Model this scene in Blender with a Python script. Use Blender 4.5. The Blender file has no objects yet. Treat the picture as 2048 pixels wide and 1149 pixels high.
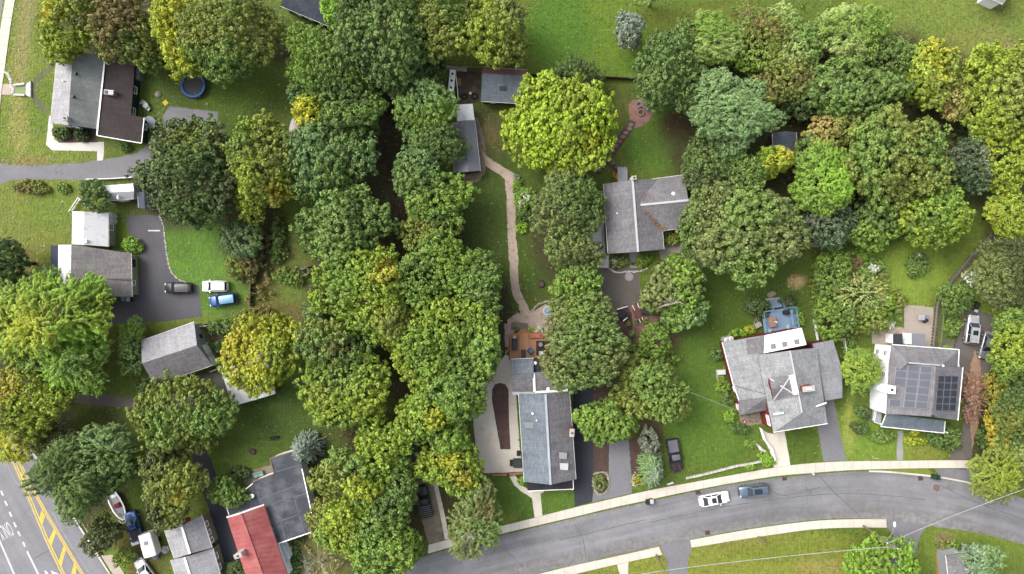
import bpy, math, random
import numpy as np
from mathutils import Vector, Matrix

SC = bpy.context.scene
COL = SC.collection
# ------------------------------------------------------------------ camera, sky, sun, exposure
HCAM, PXM = 115.0, 12.2                      # drone height above the lawns (m), photo pixels per metre on the ground
cam_d = bpy.data.cameras.new('drone_camera')
cam_d.sensor_width = 36.0
cam_d.lens = 36.0 * HCAM * PXM / 2048.0
cam_d.clip_end = 6000
cam = bpy.data.objects.new('drone_camera', cam_d)
cam.location = (0, 0, HCAM)
COL.objects.link(cam)
SC.camera = cam
SUN_EL, SUN_AZ = math.radians(50), math.radians(150)      # azimuth counted anticlockwise from +x: light comes from the upper left
wd = bpy.data.worlds.new('World'); SC.world = wd; wd.use_nodes = True
wn = wd.node_tree
bg = wn.nodes['Background']
sky = wn.nodes.new('ShaderNodeTexSky')
sky.sky_type = 'NISHITA'; sky.sun_disc = False
sky.sun_elevation = SUN_EL
sky.sun_rotation = math.pi/2 - SUN_AZ
sky.air_density = 1.0; sky.dust_density = 6.0; sky.ozone_density = 0.6
hsv = wn.nodes.new('ShaderNodeHueSaturation'); hsv.inputs['Saturation'].default_value = 0.40
wn.links.new(sky.outputs[0], hsv.inputs['Color']); wn.links.new(hsv.outputs[0], bg.inputs['Color'])
bg.inputs['Strength'].default_value = 0.15
sd = bpy.data.lights.new('sun', 'SUN'); sd.energy = 0.8; sd.angle = math.radians(32); sd.color = (1.0, 0.965, 0.90)
sun = bpy.data.objects.new('sun', sd); COL.objects.link(sun)
sun.rotation_euler = (math.pi/2 - SUN_EL, 0, SUN_AZ + math.pi/2)
sun.location = (-40, 50, 90)
vs = SC.view_settings
vs.view_transform = 'Standard'; vs.look = 'None'; vs.gamma = 1.0; vs.use_curve_mapping = False
vs.exposure = 1.17
SC.cycles.max_bounces = 6; SC.cycles.diffuse_bounces = 3; SC.cycles.glossy_bounces = 2
SC.cycles.transmission_bounces = 4; SC.cycles.transparent_max_bounces = 4
SC.cycles.use_denoising = True

# ------------------------------------------------------------------ helpers
R = random.Random(7)
def W(px, py, z=0.0):
    k = (HCAM - z) / HCAM / PXM
    return Vector(((px - 1024.0) * k, (574.5 - py) * k, z))
def lin(r, g, b):
    f = lambda v: (v/255/12.92) if v/255 <= .04045 else ((v/255 + .055)/1.055)**2.4
    return (f(r), f(g), f(b))
GAIN = 2.02
def A(r, g, b, k=1.0):                       # a colour as seen in daylight -> surface albedo
    return tuple(min(.85, c / GAIN * k) for c in lin(r, g, b))

class NT:
    """tiny node-tree writer"""
    def __init__(s, name):
        s.m = bpy.data.materials.new(name); s.m.use_nodes = True
        s.t = s.m.node_tree; s.p = s.t.nodes['Principled BSDF']; s.out = s.t.nodes['Material Output']
    def n(s, typ, **kw):
        nd = s.t.nodes.new(typ)
        for k, v in kw.items():
            if k in nd.inputs: nd.inputs[k].default_value = v
            else: setattr(nd, k, v)
        return nd
    def l(s, a, b): s.t.links.new(a, b)
    def noise(s, vec, scale, detail=3, rough=.55):
        nd = s.n('ShaderNodeTexNoise', Scale=scale, Detail=detail, Roughness=rough); s.l(vec, nd.inputs['Vector']); return nd.outputs['Fac']
    def ramp(s, fac, lo, hi, a=0.0, b=1.0):
        nd = s.n('ShaderNodeMapRange'); s.l(fac, nd.inputs[0])
        nd.inputs[1].default_value = lo; nd.inputs[2].default_value = hi; nd.inputs[3].default_value = a; nd.inputs[4].default_value = b
        return nd.outputs[0]
    def mix(s, fac, a, b, mode='MIX'):
        nd = s.n('ShaderNodeMix', data_type='RGBA', blend_type=mode)
        for sock, v in ((nd.inputs[0], fac), (nd.inputs[6], a), (nd.inputs[7], b)):
            if isinstance(v, bpy.types.NodeSocket): s.l(v, sock)
            elif isinstance(v, (int, float)): sock.default_value = v
            else: sock.default_value = (*v[:3], 1)
        return nd.outputs[2]
    def gray(s, v):
        nd = s.n('ShaderNodeCombineColor')
        for i in range(3): s.l(v, nd.inputs[i])
        return nd.outputs[0]
    def bump(s, h, strength, dist=.05):
        nd = s.n('ShaderNodeBump', Strength=strength, Distance=dist); s.l(h, nd.inputs['Height']); s.l(nd.outputs[0], s.p.inputs['Normal'])

MATS = {}
def M(name, c, var=.18, scale=.6, fine=9.0, rough=.8, bump=.15, spec=.3, metal=0.0, c2=None, c2lo=.5, c2hi=.68, c2s=.35, rand=0.0, coat=0.0):
    """plain surface: large and fine tone variation, optional second colour in stains"""
    if name in MATS: return MATS[name]
    t = NT(name)
    tc = t.n('ShaderNodeTexCoord').outputs['Object']
    geo = t.n('ShaderNodeNewGeometry').outputs['Position']
    n1 = t.noise(geo, scale, 4); n2 = t.noise(geo, fine, 3, .7)
    col = c
    if c2 is not None:
        n3 = t.noise(geo, c2s, 5, .65)
        col = t.mix(t.ramp(n3, c2lo, c2hi), c, c2)
    g1 = t.gray(t.ramp(n1, .25, .75, 1-var, 1+var)); g2 = t.gray(t.ramp(n2, .2, .8, 1-var*.8, 1+var*.8))
    col = t.mix(1.0, t.mix(1.0, col, g1, 'MULTIPLY'), g2, 'MULTIPLY')
    if rand:
        oi = t.n('ShaderNodeObjectInfo').outputs['Random']
        col = t.mix(1.0, col, t.gray(t.ramp(oi, 0, 1, 1-rand, 1+rand)), 'MULTIPLY')
    t.l(col, t.p.inputs['Base Color'])
    t.p.inputs['Roughness'].default_value = rough; t.p.inputs['Metallic'].default_value = metal
    t.p.inputs['Specular IOR Level'].default_value = spec
    if coat: t.p.inputs['Coat Weight'].default_value = coat; t.p.inputs['Coat Roughness'].default_value = .05
    if bump: t.bump(n2, bump)
    MATS[name] = t.m
    return t.m

def shingle(name, c, c2=None, contrast=.22, stain=None, speck=.2):
    """asphalt shingles: courses and tabs from the roof's own UV (metres), speckle and weather streaks"""
    if name in MATS: return MATS[name]
    t = NT(name)
    uv = t.n('ShaderNodeTexCoord').outputs['UV']
    geo = t.n('ShaderNodeNewGeometry').outputs['Position']
    br = t.n('ShaderNodeTexBrick', Scale=1.0); t.l(uv, br.inputs['Vector'])
    br.offset = .5; br.inputs['Mortar Size'].default_value = .018; br.inputs['Brick Width'].default_value = .62; br.inputs['Row Height'].default_value = .28
    br.inputs['Color1'].default_value = (1-contrast*.6,)*3+(1,); br.inputs['Color2'].default_value = (1+contrast*.6,)*3+(1,)
    br.inputs['Mortar'].default_value = (.62, .62, .62, 1); br.inputs['Bias'].default_value = 0
    c2 = c2 or tuple(v*.72 for v in c)
    n1 = t.noise(geo, .35, 5, .65); n2 = t.noise(geo, 3.2, 4, .75); n4 = t.noise(geo, 14, 2, .7)
    mp = t.n('ShaderNodeMapping'); mp.inputs['Scale'].default_value = (2.2, .18, 1); t.l(uv, mp.inputs['Vector'])
    n3 = t.noise(mp.outputs[0], 1.0, 4, .6)
    col = t.mix(t.ramp(n1, .35, .7), c, c2)
    col = t.mix(1.0, col, br.outputs['Color'], 'MULTIPLY')
    col = t.mix(1.0, col, t.gray(t.ramp(n2, .25, .75, 1-speck, 1+speck)), 'MULTIPLY')
    col = t.mix(1.0, col, t.gray(t.ramp(n4, .25, .75, 1-speck*.7, 1+speck*.7)), 'MULTIPLY')
    col = t.mix(1.0, col, t.gray(t.ramp(n3, .3, .7, .86, 1.12)), 'MULTIPLY')
    if stain is not None:
        n5 = t.noise(geo, .8, 5, .7); col = t.mix(t.ramp(n5, .58, .72, 0, .7), col, stain)
    t.l(col, t.p.inputs['Base Color']); t.p.inputs['Roughness'].default_value = .9; t.p.inputs['Specular IOR Level'].default_value = .2
    t.bump(br.outputs['Fac'], -.25, .02)
    MATS[name] = t.m
    return t.m

def glass(name, c=(.02, .028, .035), rough=.06):
    if name in MATS: return MATS[name]
    t = NT(name); t.p.inputs['Base Color'].default_value = (*c, 1); t.p.inputs['Roughness'].default_value = rough
    t.p.inputs['Specular IOR Level'].default_value = .6; MATS[name] = t.m; return t.m

def paint(name, c, metal=.15, rough=.28):
    if name in MATS: return MATS[name]
    t = NT(name); geo = t.n('ShaderNodeTexCoord').outputs['Object']
    n = t.noise(geo, 1.6, 4, .6)
    t.l(t.mix(1.0, c, t.gray(t.ramp(n, .3, .7, .88, 1.1)), 'MULTIPLY'), t.p.inputs['Base Color'])
    t.p.inputs['Metallic'].default_value = metal; t.l(t.ramp(n, .3, .7, rough, rough+.15), t.p.inputs['Roughness'])
    dk = sum(c) < .2; t.p.inputs['Coat Weight'].default_value = .12 if dk else .5; t.p.inputs['Coat Roughness'].default_value = .08
    if dk: t.p.inputs['Specular IOR Level'].default_value = .25; t.p.inputs['Metallic'].default_value = 0
    MATS[name] = t.m; return t.m

# ---- objects
def tag(o, label=None, cat=None, group=None, kind=None):
    if label: o['label'] = label
    if cat: o['category'] = cat
    if group: o['group'] = group
    if kind: o['kind'] = kind
    return o
def empty(name, loc, label, cat, group=None, rz=0.0):
    o = bpy.data.objects.new(name, None); o.empty_display_size = .3
    o.location = loc; o.rotation_euler = (0, 0, rz); COL.objects.link(o)
    return tag(o, label, cat, group)
def root_of(o):
    while o.parent: o = o.parent
    return o

class MB:
    """collects geometry for ONE mesh"""
    def __init__(s): s.v = []; s.f = []; s.m = []; s.uv = {}; s.mi = 0
    def add(s, vs, fs, uvs=None):
        b = len(s.v); s.v += [tuple(v) for v in vs]
        for k, f in enumerate(fs):
            if uvs and uvs[k] is not None: s.uv[len(s.f)] = uvs[k]
            s.f.append(tuple(b+i for i in f)); s.m.append(s.mi)
        return s
    def box(s, c, sz, rz=0.0, taper=1.0):
        x, y, z = (q/2 for q in sz); ca, sa = math.cos(rz), math.sin(rz); vs = []
        for dz in (-1, 1):
            t = taper if dz > 0 else 1.0
            for dx, dy in ((-1,-1),(1,-1),(1,1),(-1,1)):
                X, Y = dx*x*t, dy*y*t
                vs.append((c[0]+X*ca-Y*sa, c[1]+X*sa+Y*ca, c[2]+dz*z))
        return s.add(vs, [(3,2,1,0),(4,5,6,7),(0,1,5,4),(1,2,6,5),(2,3,7,6),(3,0,4,7)])
    def beam(s, a, b, w, h, up=Vector((0,0,1))):
        a, b = Vector(a), Vector(b); d = (b-a)
        if d.length < 1e-6: return s
        d.normalize(); u = up if abs(d.dot(up)) < .98 else Vector((1,0,0))
        r = d.cross(u).normalized(); t = r.cross(d).normalized(); vs = []
        for p in (a, b):
            for i, j in ((-1,-1),(1,-1),(1,1),(-1,1)): vs.append(p + r*i*w/2 + t*j*h/2)
        return s.add(vs, [(0,1,2,3),(7,6,5,4),(0,4,5,1),(1,5,6,2),(2,6,7,3),(3,7,4,0)])
    def cyl(s, c, r, h, n=16, r2=None, cap=True):
        r2 = r if r2 is None else r2; vs = []
        for z, q in ((0, r), (h, r2)):
            for i in range(n):
                a = 2*math.pi*i/n; vs.append((c[0]+q*math.cos(a), c[1]+q*math.sin(a), c[2]+z))
        fs = [(i, (i+1) % n, n+(i+1) % n, n+i) for i in range(n)]
        if cap: fs += [tuple(range(n-1, -1, -1)), tuple(range(n, 2*n))]
        return s.add(vs, fs)
    def tube(s, pts, rad, n=6):
        pts = [Vector(p) for p in pts]; vs = []; m = len(pts)
        for k, p in enumerate(pts):
            d = (pts[min(k+1, m-1)] - pts[max(k-1, 0)]).normalized()
            u = Vector((0,0,1)) if abs(d.z) < .9 else Vector((1,0,0))
            r = d.cross(u).normalized(); t = r.cross(d); q = rad[k] if isinstance(rad, (list, tuple)) else rad
            for i in range(n):
                a = 2*math.pi*i/n; vs.append(p + r*math.cos(a)*q + t*math.sin(a)*q)
        fs = [(k*n+i, k*n+(i+1) % n, (k+1)*n+(i+1) % n, (k+1)*n+i) for k in range(m-1) for i in range(n)]
        fs += [tuple(range(n-1,-1,-1)), tuple(range((m-1)*n, m*n))]
        return s.add(vs, fs)
    def torus(s, c, r, q, n=24, k=6, sz=1.0):
        vs = []; 
        for i in range(n):
            a = 2*math.pi*i/n
            for j in range(k):
                b = 2*math.pi*j/k; rr = r+q*math.cos(b)
                vs.append((c[0]+rr*math.cos(a), c[1]+rr*math.sin(a), c[2]+q*math.sin(b)*sz))
        return s.add(vs, [(i*k+j, ((i+1)%n)*k+j, ((i+1)%n)*k+(j+1)%k, i*k+(j+1)%k) for i in range(n) for j in range(k)])
    def dome(s, c, rx, ry, rz, n=16, k=5, low=0.0, jit=0.0, rng=None):
        vs = []; fs = []
        for j in range(k):
            a = low + (math.pi/2-low)*j/k
            for i in range(n):
                b = 2*math.pi*i/n; q = 1+(rng.uniform(-jit, jit) if rng else 0)
                vs.append((c[0]+rx*math.cos(a)*math.cos(b)*q, c[1]+ry*math.cos(a)*math.sin(b)*q, c[2]+rz*math.sin(a)*q))
        vs.append((c[0], c[1], c[2]+rz))
        for j in range(k-1):
            for i in range(n): fs.append((j*n+i, j*n+(i+1)%n, (j+1)*n+(i+1)%n, (j+1)*n+i))
        for i in range(n): fs.append(((k-1)*n+i, (k-1)*n+(i+1)%n, k*n))
        fs.append(tuple(range(n-1,-1,-1)))
        return s.add(vs, fs)
    def prism(s, pts, dz, uvd=None):
        """slab: polygon pts (top), thickness dz downwards"""
        n = len(pts); pts = [Vector(p) for p in pts]
        area = sum(pts[i].x*pts[(i+1)%n].y - pts[(i+1)%n].x*pts[i].y for i in range(n))
        if area < 0: pts = pts[::-1]
        vs = pts + [p - Vector((0,0,dz)) for p in pts]
        fs = [tuple(range(n)), tuple(range(2*n-1, n-1, -1))] + [(i, n+i, n+(i+1)%n, (i+1)%n) for i in range(n)]
        uvs = None
        if uvd is not None:
            d = Vector(uvd).normalized(); nrm = (pts[1]-pts[0]).cross(pts[2]-pts[0])
            for i in range(3, n):
                nrm += (pts[i-1]-pts[0]).cross(pts[i]-pts[0])
            nrm.normalize(); v = nrm.cross(d).normalized()
            uvs = [[(p.dot(d), p.dot(v)) for p in pts]] + [None]*(n+1)
        return s.add(vs, fs, uvs)
    def build(s, name, mat, parent=None, smooth=False, bevel=0.0):
        org = root_of(parent).location if parent else Vector((0,0,0))
        me = bpy.data.meshes.new(name)
        me.from_pydata([(v[0]-org[0], v[1]-org[1], v[2]-org[2]) for v in s.v], [], s.f)
        for m in (mat if isinstance(mat, (list, tuple)) else [mat]): me.materials.append(m)
        if any(s.m): me.polygons.foreach_set('material_index', s.m)
        if s.uv:
            ul = me.uv_layers.new(name='UVMap').data
            for pi, uvs in s.uv.items():
                ls = me.polygons[pi].loop_start
                for k, q in enumerate(uvs): ul[ls+k].uv = q
        if smooth: me.polygons.foreach_set('use_smooth', [True]*len(me.polygons))
        me.update()
        o = bpy.data.objects.new(name, me); COL.objects.link(o)
        if parent: o.parent = parent
        if bevel:
            b = o.modifiers.new('bevel', 'BEVEL'); b.width = bevel; b.segments = 2; b.limit_method = 'ANGLE'
        return o

def thing_mesh(name, mb, mat, label, cat, group=None, kind=None, smooth=False, loc=None, bevel=0.0):
    """a one-mesh thing; geometry given in world coordinates, origin moved to its base"""
    a = np.array(mb.v); c = Vector(((a[:,0].min()+a[:,0].max())/2, (a[:,1].min()+a[:,1].max())/2, a[:,2].min())) if loc is None else Vector(loc)
    mb.v = [(v[0]-c[0], v[1]-c[1], v[2]-c[2]) for v in mb.v]
    o = mb.build(name, mat, None, smooth, bevel); o.location = c
    return tag(o, label, cat, group, kind)

def copy_tree(o, parent=None):
    c = o.copy(); COL.objects.link(c); c.parent = parent
    for ch in o.children: copy_tree(ch, c)
    return c

def smooth_line(pts, sub=6, closed=False):
    """Catmull-Rom through 2-D points"""
    n = len(pts); out = []
    rng = range(n) if closed else range(n-1)
    g = lambda i: pts[i % n] if closed else pts[max(0, min(n-1, i))]
    for i in rng:
        p0, p1, p2, p3 = g(i-1), g(i), g(i+1), g(i+2)
        for k in range(sub):
            t = k/sub
            out.append(tuple(.5*((2*p1[d]) + (-p0[d]+p2[d])*t + (2*p0[d]-5*p1[d]+4*p2[d]-p3[d])*t*t + (-p0[d]+3*p1[d]-3*p2[d]+p3[d])*t**3) for d in (0, 1)))
    if not closed: out.append(tuple(pts[-1]))
    return out
def rough_line(pts, step=5.0, jit=.8, closed=True, rng=R):
    """cut a pixel outline into short steps and make it uneven"""
    out = []; n = len(pts)
    for i in range(n if closed else n-1):
        a, b = pts[i], pts[(i+1) % n]; L = math.hypot(b[0]-a[0], b[1]-a[1]); k = max(1, int(L/step))
        for j in range(k):
            t = j/k; e = jit if j else jit*.4
            out.append((a[0]+(b[0]-a[0])*t+rng.uniform(-e, e), a[1]+(b[1]-a[1])*t+rng.uniform(-e, e)))
    if not closed: out.append(pts[-1])
    return out
POLYS = []
def sheet(name, px, z, mat, label=None, cat=None, kind='structure', smooth=False, jit=.7, step=6.0, thick=0.0, parent=None):
    pts = smooth_line(px, 5, True) if smooth else px
    if jit: pts = rough_line(pts, step, jit)
    w = [W(p[0], p[1], z) for p in pts]; POLYS.append([q[:2] for q in w])
    mb = MB()
    if thick: mb.prism(w, thick)
    else:
        n = len(w); ar = sum(w[i].x*w[(i+1)%n].y - w[(i+1)%n].x*w[i].y for i in range(n))
        mb.add(w if ar > 0 else w[::-1], [tuple(range(n))])
    o = mb.build(name, mat, parent)
    if parent is None: tag(o, label, cat, None, kind)
    return o
def resample(pts, n):
    d = [0]
    for i in range(1, len(pts)): d.append(d[-1] + math.hypot(pts[i][0]-pts[i-1][0], pts[i][1]-pts[i-1][1]))
    out = []
    for k in range(n):
        t = d[-1]*k/(n-1); i = 1
        while i < len(d)-1 and d[i] < t: i += 1
        u = (t-d[i-1])/max(1e-9, d[i]-d[i-1])
        out.append((pts[i-1][0]+(pts[i][0]-pts[i-1][0])*u, pts[i-1][1]+(pts[i][1]-pts[i-1][1])*u))
    return out
def plen(pts): return sum(math.hypot(pts[i][0]-pts[i-1][0], pts[i][1]-pts[i-1][1]) for i in range(1, len(pts)))
def ray_plane(plane, px, py, lift=0.0):
    """the point of a roof plane (3 world points) that is seen at a photo pixel"""
    p0, p1, p2 = plane[:3]; n = (p1-p0).cross(p2-p0).normalized()
    if n.z < 0: n = -n
    o = Vector((0, 0, HCAM)); d = W(px, py, 0) - o
    t = (p0 + n*lift - o).dot(n) / d.dot(n)
    return o + d*t
# ------------------------------------------------------------------ ground materials
def ground_mat():
    t = NT('lawn'); at = t.n('ShaderNodeAttribute'); at.attribute_name = 'tint'
    g = t.n('ShaderNodeNewGeometry').outputs['Position']
    n1 = t.noise(g, .16, 5, .6); n2 = t.noise(g, 1.1, 5, .65); n3 = t.noise(g, 6.0, 4, .75); n4 = t.noise(g, 26.0, 2, .7)
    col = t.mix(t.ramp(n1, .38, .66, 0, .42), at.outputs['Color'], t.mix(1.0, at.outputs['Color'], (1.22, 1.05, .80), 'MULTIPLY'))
    col = t.mix(t.ramp(n2, .5, .72, 0, .5), col, t.mix(1.0, col, (1.18, 1.02, .95), 'MULTIPLY'))
    wv = t.n('ShaderNodeTexWave', Scale=.55, Distortion=3.0, Detail=2.0); wv.bands_direction = 'X'; t.l(g, wv.inputs['Vector'])
    col = t.mix(1.0, col, t.gray(t.ramp(wv.outputs['Fac'], 0, 1, .95, 1.05)), 'MULTIPLY')
    for n, v in ((n2, .22), (n3, .34), (n4, .28)):
        col = t.mix(1.0, col, t.gray(t.ramp(n, .25, .75, 1-v, 1+v)), 'MULTIPLY')
    t.l(col, t.p.inputs['Base Color']); t.p.inputs['Roughness'].default_value = .95; t.p.inputs['Specular IOR Level'].default_value = .1
    mx = t.n('ShaderNodeMath', operation='ADD'); t.l(n3, mx.inputs[0]); t.l(n4, mx.inputs[1])
    t.bump(mx.outputs[0], .55, .10)
    return t.m
def asphalt(name, c, band=.14, crack=.5, patch=.12, dirt=False):
    if name in MATS: return MATS[name]
    t = NT(name); g = t.n('ShaderNodeNewGeometry').outputs['Position']; uv = t.n('ShaderNodeTexCoord').outputs['UV']
    mp = t.n('ShaderNodeMapping'); mp.inputs['Scale'].default_value = (.035, .55, 1); t.l(uv, mp.inputs['Vector'])
    nb = t.noise(mp.outputs[0], 1.0, 4, .55)
    n1 = t.noise(g, .22, 5, .65); n2 = t.noise(g, 2.0, 4, .7); n3 = t.noise(g, 18, 2, .7)
    col = t.mix(1.0, c, t.gray(t.ramp(nb, .3, .7, 1-band, 1+band)), 'MULTIPLY')
    for n, v in ((n1, patch), (n2, .09), (n3, .12)): col = t.mix(1.0, col, t.gray(t.ramp(n, .28, .72, 1-v, 1+v)), 'MULTIPLY')
    if dirt:                                   # silt along the gutters, oil drips in the lanes
        sx = t.n('ShaderNodeSeparateXYZ'); t.l(uv, sx.inputs[0]); e1 = t.ramp(sx.outputs[1], .05, .9, 1, 0); e2 = t.ramp(sx.outputs[1], 6.0, 6.9, 0, 1)
        ad = t.n('ShaderNodeMath', operation='MAXIMUM'); t.l(e1, ad.inputs[0]); t.l(e2, ad.inputs[1]); ml = t.n('ShaderNodeMath', operation='MULTIPLY'); t.l(ad.outputs[0], ml.inputs[0]); t.l(t.ramp(t.noise(g, 1.3, 4, .7), .4, .7, 0, .75), ml.inputs[1])
        col = t.mix(ml.outputs[0], col, A(124, 114, 100))
        col = t.mix(t.ramp(t.noise(g, .9, 4, .7), .64, .78, 0, .35), col, tuple(v*.45 for v in c))
    wob = t.noise(g, .7, 3); vm = t.n('ShaderNodeVectorMath', operation='SCALE'); t.l(t.gray(wob), vm.inputs[0]); vm.inputs[3].default_value = 3.0
    va = t.n('ShaderNodeVectorMath', operation='ADD'); t.l(g, va.inputs[0]); t.l(vm.outputs[0], va.inputs[1])
    vo = t.n('ShaderNodeTexVoronoi', feature='DISTANCE_TO_EDGE', Scale=.10); t.l(va.outputs[0], vo.inputs['Vector'])
    n5 = t.noise(g, .12, 2)
    cr = t.n('ShaderNodeMath', operation='MULTIPLY'); t.l(t.ramp(vo.outputs['Distance'], 0, .008, crack, 0), cr.inputs[0]); t.l(t.ramp(n5, .5, .62), cr.inputs[1])
    col = t.mix(cr.outputs[0], col, tuple(v*.35 for v in c))
    t.l(col, t.p.inputs['Base Color']); t.p.inputs['Roughness'].default_value = .85; t.p.inputs['Specular IOR Level'].default_value = .25
    t.bump(n3, .2, .03); MATS[name] = t.m; return t.m
ASPH = asphalt('asphalt_street', A(146, 146, 150), crack=.55, band=.24, patch=.2, dirt=True)
ASPH2 = asphalt('asphalt_highway', A(152, 151, 157), crack=.4)
ASPHD = asphalt('asphalt_dark', A(104, 102, 108), crack=.1, patch=.16)
ASPHB = asphalt('asphalt_black', A(70, 72, 80), crack=.1)
ASPHG = asphalt('asphalt_grey_drive', A(142, 141, 146), crack=.5)
ASPHW = asphalt('asphalt_worn', A(118, 112, 106), crack=.4, patch=.25)
CONC = M('concrete', A(236, 228, 214), var=.07, scale=.5, fine=7, rough=.9, c2=A(214, 203, 186), c2lo=.55, c2hi=.75, rand=.05)
CONCW = M('concrete_white', A(236, 233, 226), var=.05, fine=6, rough=.85, c2=A(210, 205, 195), c2lo=.6, c2hi=.8)
PAVER = M('paver_path', A(204, 184, 168), var=.14, scale=.9, fine=5, rough=.95, bump=.5, c2=A(176, 155, 140), c2s=1.3)
GRAVEL = M('gravel', A(165, 150, 132), var=.2, scale=1.5, fine=6, bump=.8, c2=A(120, 105, 88), c2s=1.2)
MULCH = M('mulch', A(98, 76, 70), var=.2, scale=1.2, fine=9, bump=.8, c2=A(80, 60, 55), c2s=.8)
REDMULCH = M('red_mulch', A(158, 122, 110), var=.18, scale=1.2, fine=7, bump=.8, c2=A(135, 98, 88), c2s=.9)
SOIL = M('soil', A(92, 80, 66), var=.25, scale=1.0, fine=7, bump=.8, c2=A(120, 108, 84), c2s=.6)
DIRT = M('packed_dirt', A(150, 138, 118), var=.2, scale=.9, fine=6, bump=.5, c2=A(105, 100, 66), c2s=.5)
PAINTW = M('road_paint_white', A(238, 238, 236), var=.06, fine=4, rough=.7, c2=A(170, 170, 172), c2lo=.54, c2hi=.72, c2s=1.8, bump=0)
PAINTY = M('road_paint_yellow', A(246, 214, 90), var=.06, fine=4, rough=.7, c2=A(196, 176, 112), c2lo=.52, c2hi=.72, c2s=1.8, bump=0)
STONE = M('field_stone', A(185, 175, 160), var=.25, scale=1.5, fine=5, rough=.9, bump=.4, rand=.2)
STONEW = M('white_stone', A(226, 222, 212), var=.12, scale=1.5, fine=5, rough=.9, bump=.4, rand=.1)

# ------------------------------------------------------------------ the lawn sheet
GRID = {}
def make_ground():
    xs = np.concatenate([[-3000, -1200, -500, -250, -150], np.linspace(-105, 105, 281), [150, 250, 500, 1200, 3000]])
    ys = np.concatenate([[-3000, -1200, -500, -250, -120], np.linspace(-66, 66, 177), [120, 250, 500, 1200, 3000]])
    X, Y = np.meshgrid(xs, ys); px = X*PXM+1024; py = 574.5-Y*PXM
    base = np.array(A(112, 132, 58)); C = np.tile(base, (*X.shape, 1))
    rs = np.random.RandomState(3)
    def wob(s):                                # cheap smooth noise
        o = np.zeros_like(X)
        for _ in range(7):
            a, b, p = rs.normal(0, s, 3); o += np.sin(X*a + Y*b + p*20)
        return o/4
    w1, w2 = wob(.5), wob(.25)
    def blob(x, y, rx, ry, col, k=1.0, rot=0.0, soft=.6):
        ca, sa = math.cos(rot), math.sin(rot); dx, dy = px-x, py-y
        u = (dx*ca+dy*sa)/rx; v = (-dx*sa+dy*ca)/ry
        d = np.sqrt(u*u+v*v) + .16*w1 + .1*w2
        m = np.clip((1+soft/2-d)/soft, 0, 1); m = m*m*(3-2*m)*k
        C[:] = C*(1-m[...,None]) + np.array(A(*col))*m[...,None]
    B = blob
    # lawns: each yard has its own grass
    B(60, 190, 150, 230, (136, 152, 64), 1, soft=.9); B(50, 60, 18, 110, (170, 158, 108), .75, .1); B(40, 250, 20, 65, (172, 166, 100), .7)
    B(85, 215, 30, 60, (116, 142, 52), .8); B(95, 75, 35, 35, (112, 132, 55), .7); B(60, 322, 60, 8, (160, 140, 100), .9)
    B(470, 195, 150, 90, (92, 112, 46), 1, soft=.9); B(470, 190, 60, 45, (104, 130, 50), .8); B(565, 90, 40, 40, (74, 78, 44), 1)
    B(70, 440, 110, 110, (138, 148, 68), 1, soft=.8); B(100, 420, 50, 40, (122, 148, 58), .7); B(50, 520, 30, 30, (120, 112, 66), .8)
    B(420, 530, 105, 110, (112, 152, 62), 1, soft=.4); B(360, 480, 30, 40, (100, 138, 55), .8); B(440, 600, 50, 20, (104, 135, 58), .7)
    B(225, 700, 90, 75, (108, 122, 54), 1); B(205, 690, 40, 60, (112, 110, 60), .6); B(330, 642, 120, 18, (128, 142, 62), .8); B(200, 860, 90, 45, (92, 102, 50), 1)
    B(565, 600, 60, 110, (122, 122, 62), 1); B(590, 570, 30, 50, (116, 138, 60), .8); B(585, 640, 28, 35, (128, 116, 72), .9)
    B(555, 850, 150, 85, (90, 114, 50), 1, soft=.5); B(480, 880, 60, 40, (100, 122, 54), .7)
    B(275, 1100, 55, 70, (118, 110, 62), 1); B(232, 1130, 22, 30, (130, 165, 60), .9)
    B(640, 1110, 70, 60, (140, 138, 82), 1); B(630, 1130, 30, 30, (178, 166, 128), .8); B(500, 880, 30, 10, (80, 104, 44), .6)
    B(985, 420, 75, 190, (88, 108, 48), 1, soft=.5); B(985, 260, 40, 60, (104, 108, 60), 1); B(978, 268, 18, 22, (138, 122, 88), .8)
    B(1080, 560, 60, 110, (86, 110, 46), 1); B(1085, 600, 60, 25, (96, 112, 52), .8); B(1100, 420, 60, 80, (96, 112, 52), 1); B(1005, 640, 22, 80, (78, 74, 58), .9)
    B(1330, 260, 90, 90, (98, 134, 50), 1, soft=.5); B(1360, 245, 30, 25, (116, 100, 66), .9); B(1240, 200, 40, 50, (104, 114, 54), 1); B(1357, 313, 8, 7, (112, 86, 62), .9)
    B(1240, 70, 220, 95, (112, 140, 50), 1, soft=.4); B(1120, 60, 60, 90, (92, 134, 46), .8); B(1380, 35, 110, 30, (120, 130, 56), .8)
    B(1880, 40, 240, 70, (134, 152, 72), 1, soft=.5); B(1960, 85, 70, 40, (146, 150, 84), .8); B(1990, 20, 60, 30, (120, 132, 66), .6); B(2010, 95, 40, 20, (160, 146, 104), .7)
    B(1420, 790, 115, 160, (98, 128, 50), 1, soft=.5); B(1410, 850, 70, 80, (106, 140, 54), .8); B(1480, 600, 160, 75, (92, 118, 46), 1, soft=.6); B(1594, 562, 17, 12, (226, 190, 150), .95)
    B(1830, 540, 110, 70, (144, 166, 68), 1); B(1930, 500, 60, 90, (116, 134, 56), .9); B(1990, 580, 60, 60, (140, 158, 66), 1); B(1900, 590, 50, 25, (120, 142, 60), .7)
    B(1690, 600, 70, 80, (120, 116, 72), 1); B(1730, 880, 110, 60, (132, 160, 64), 1, soft=.5); B(1700, 850, 10, 60, (172, 180, 92), .8); B(1850, 905, 50, 15, (150, 154, 70), .8)
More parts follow.
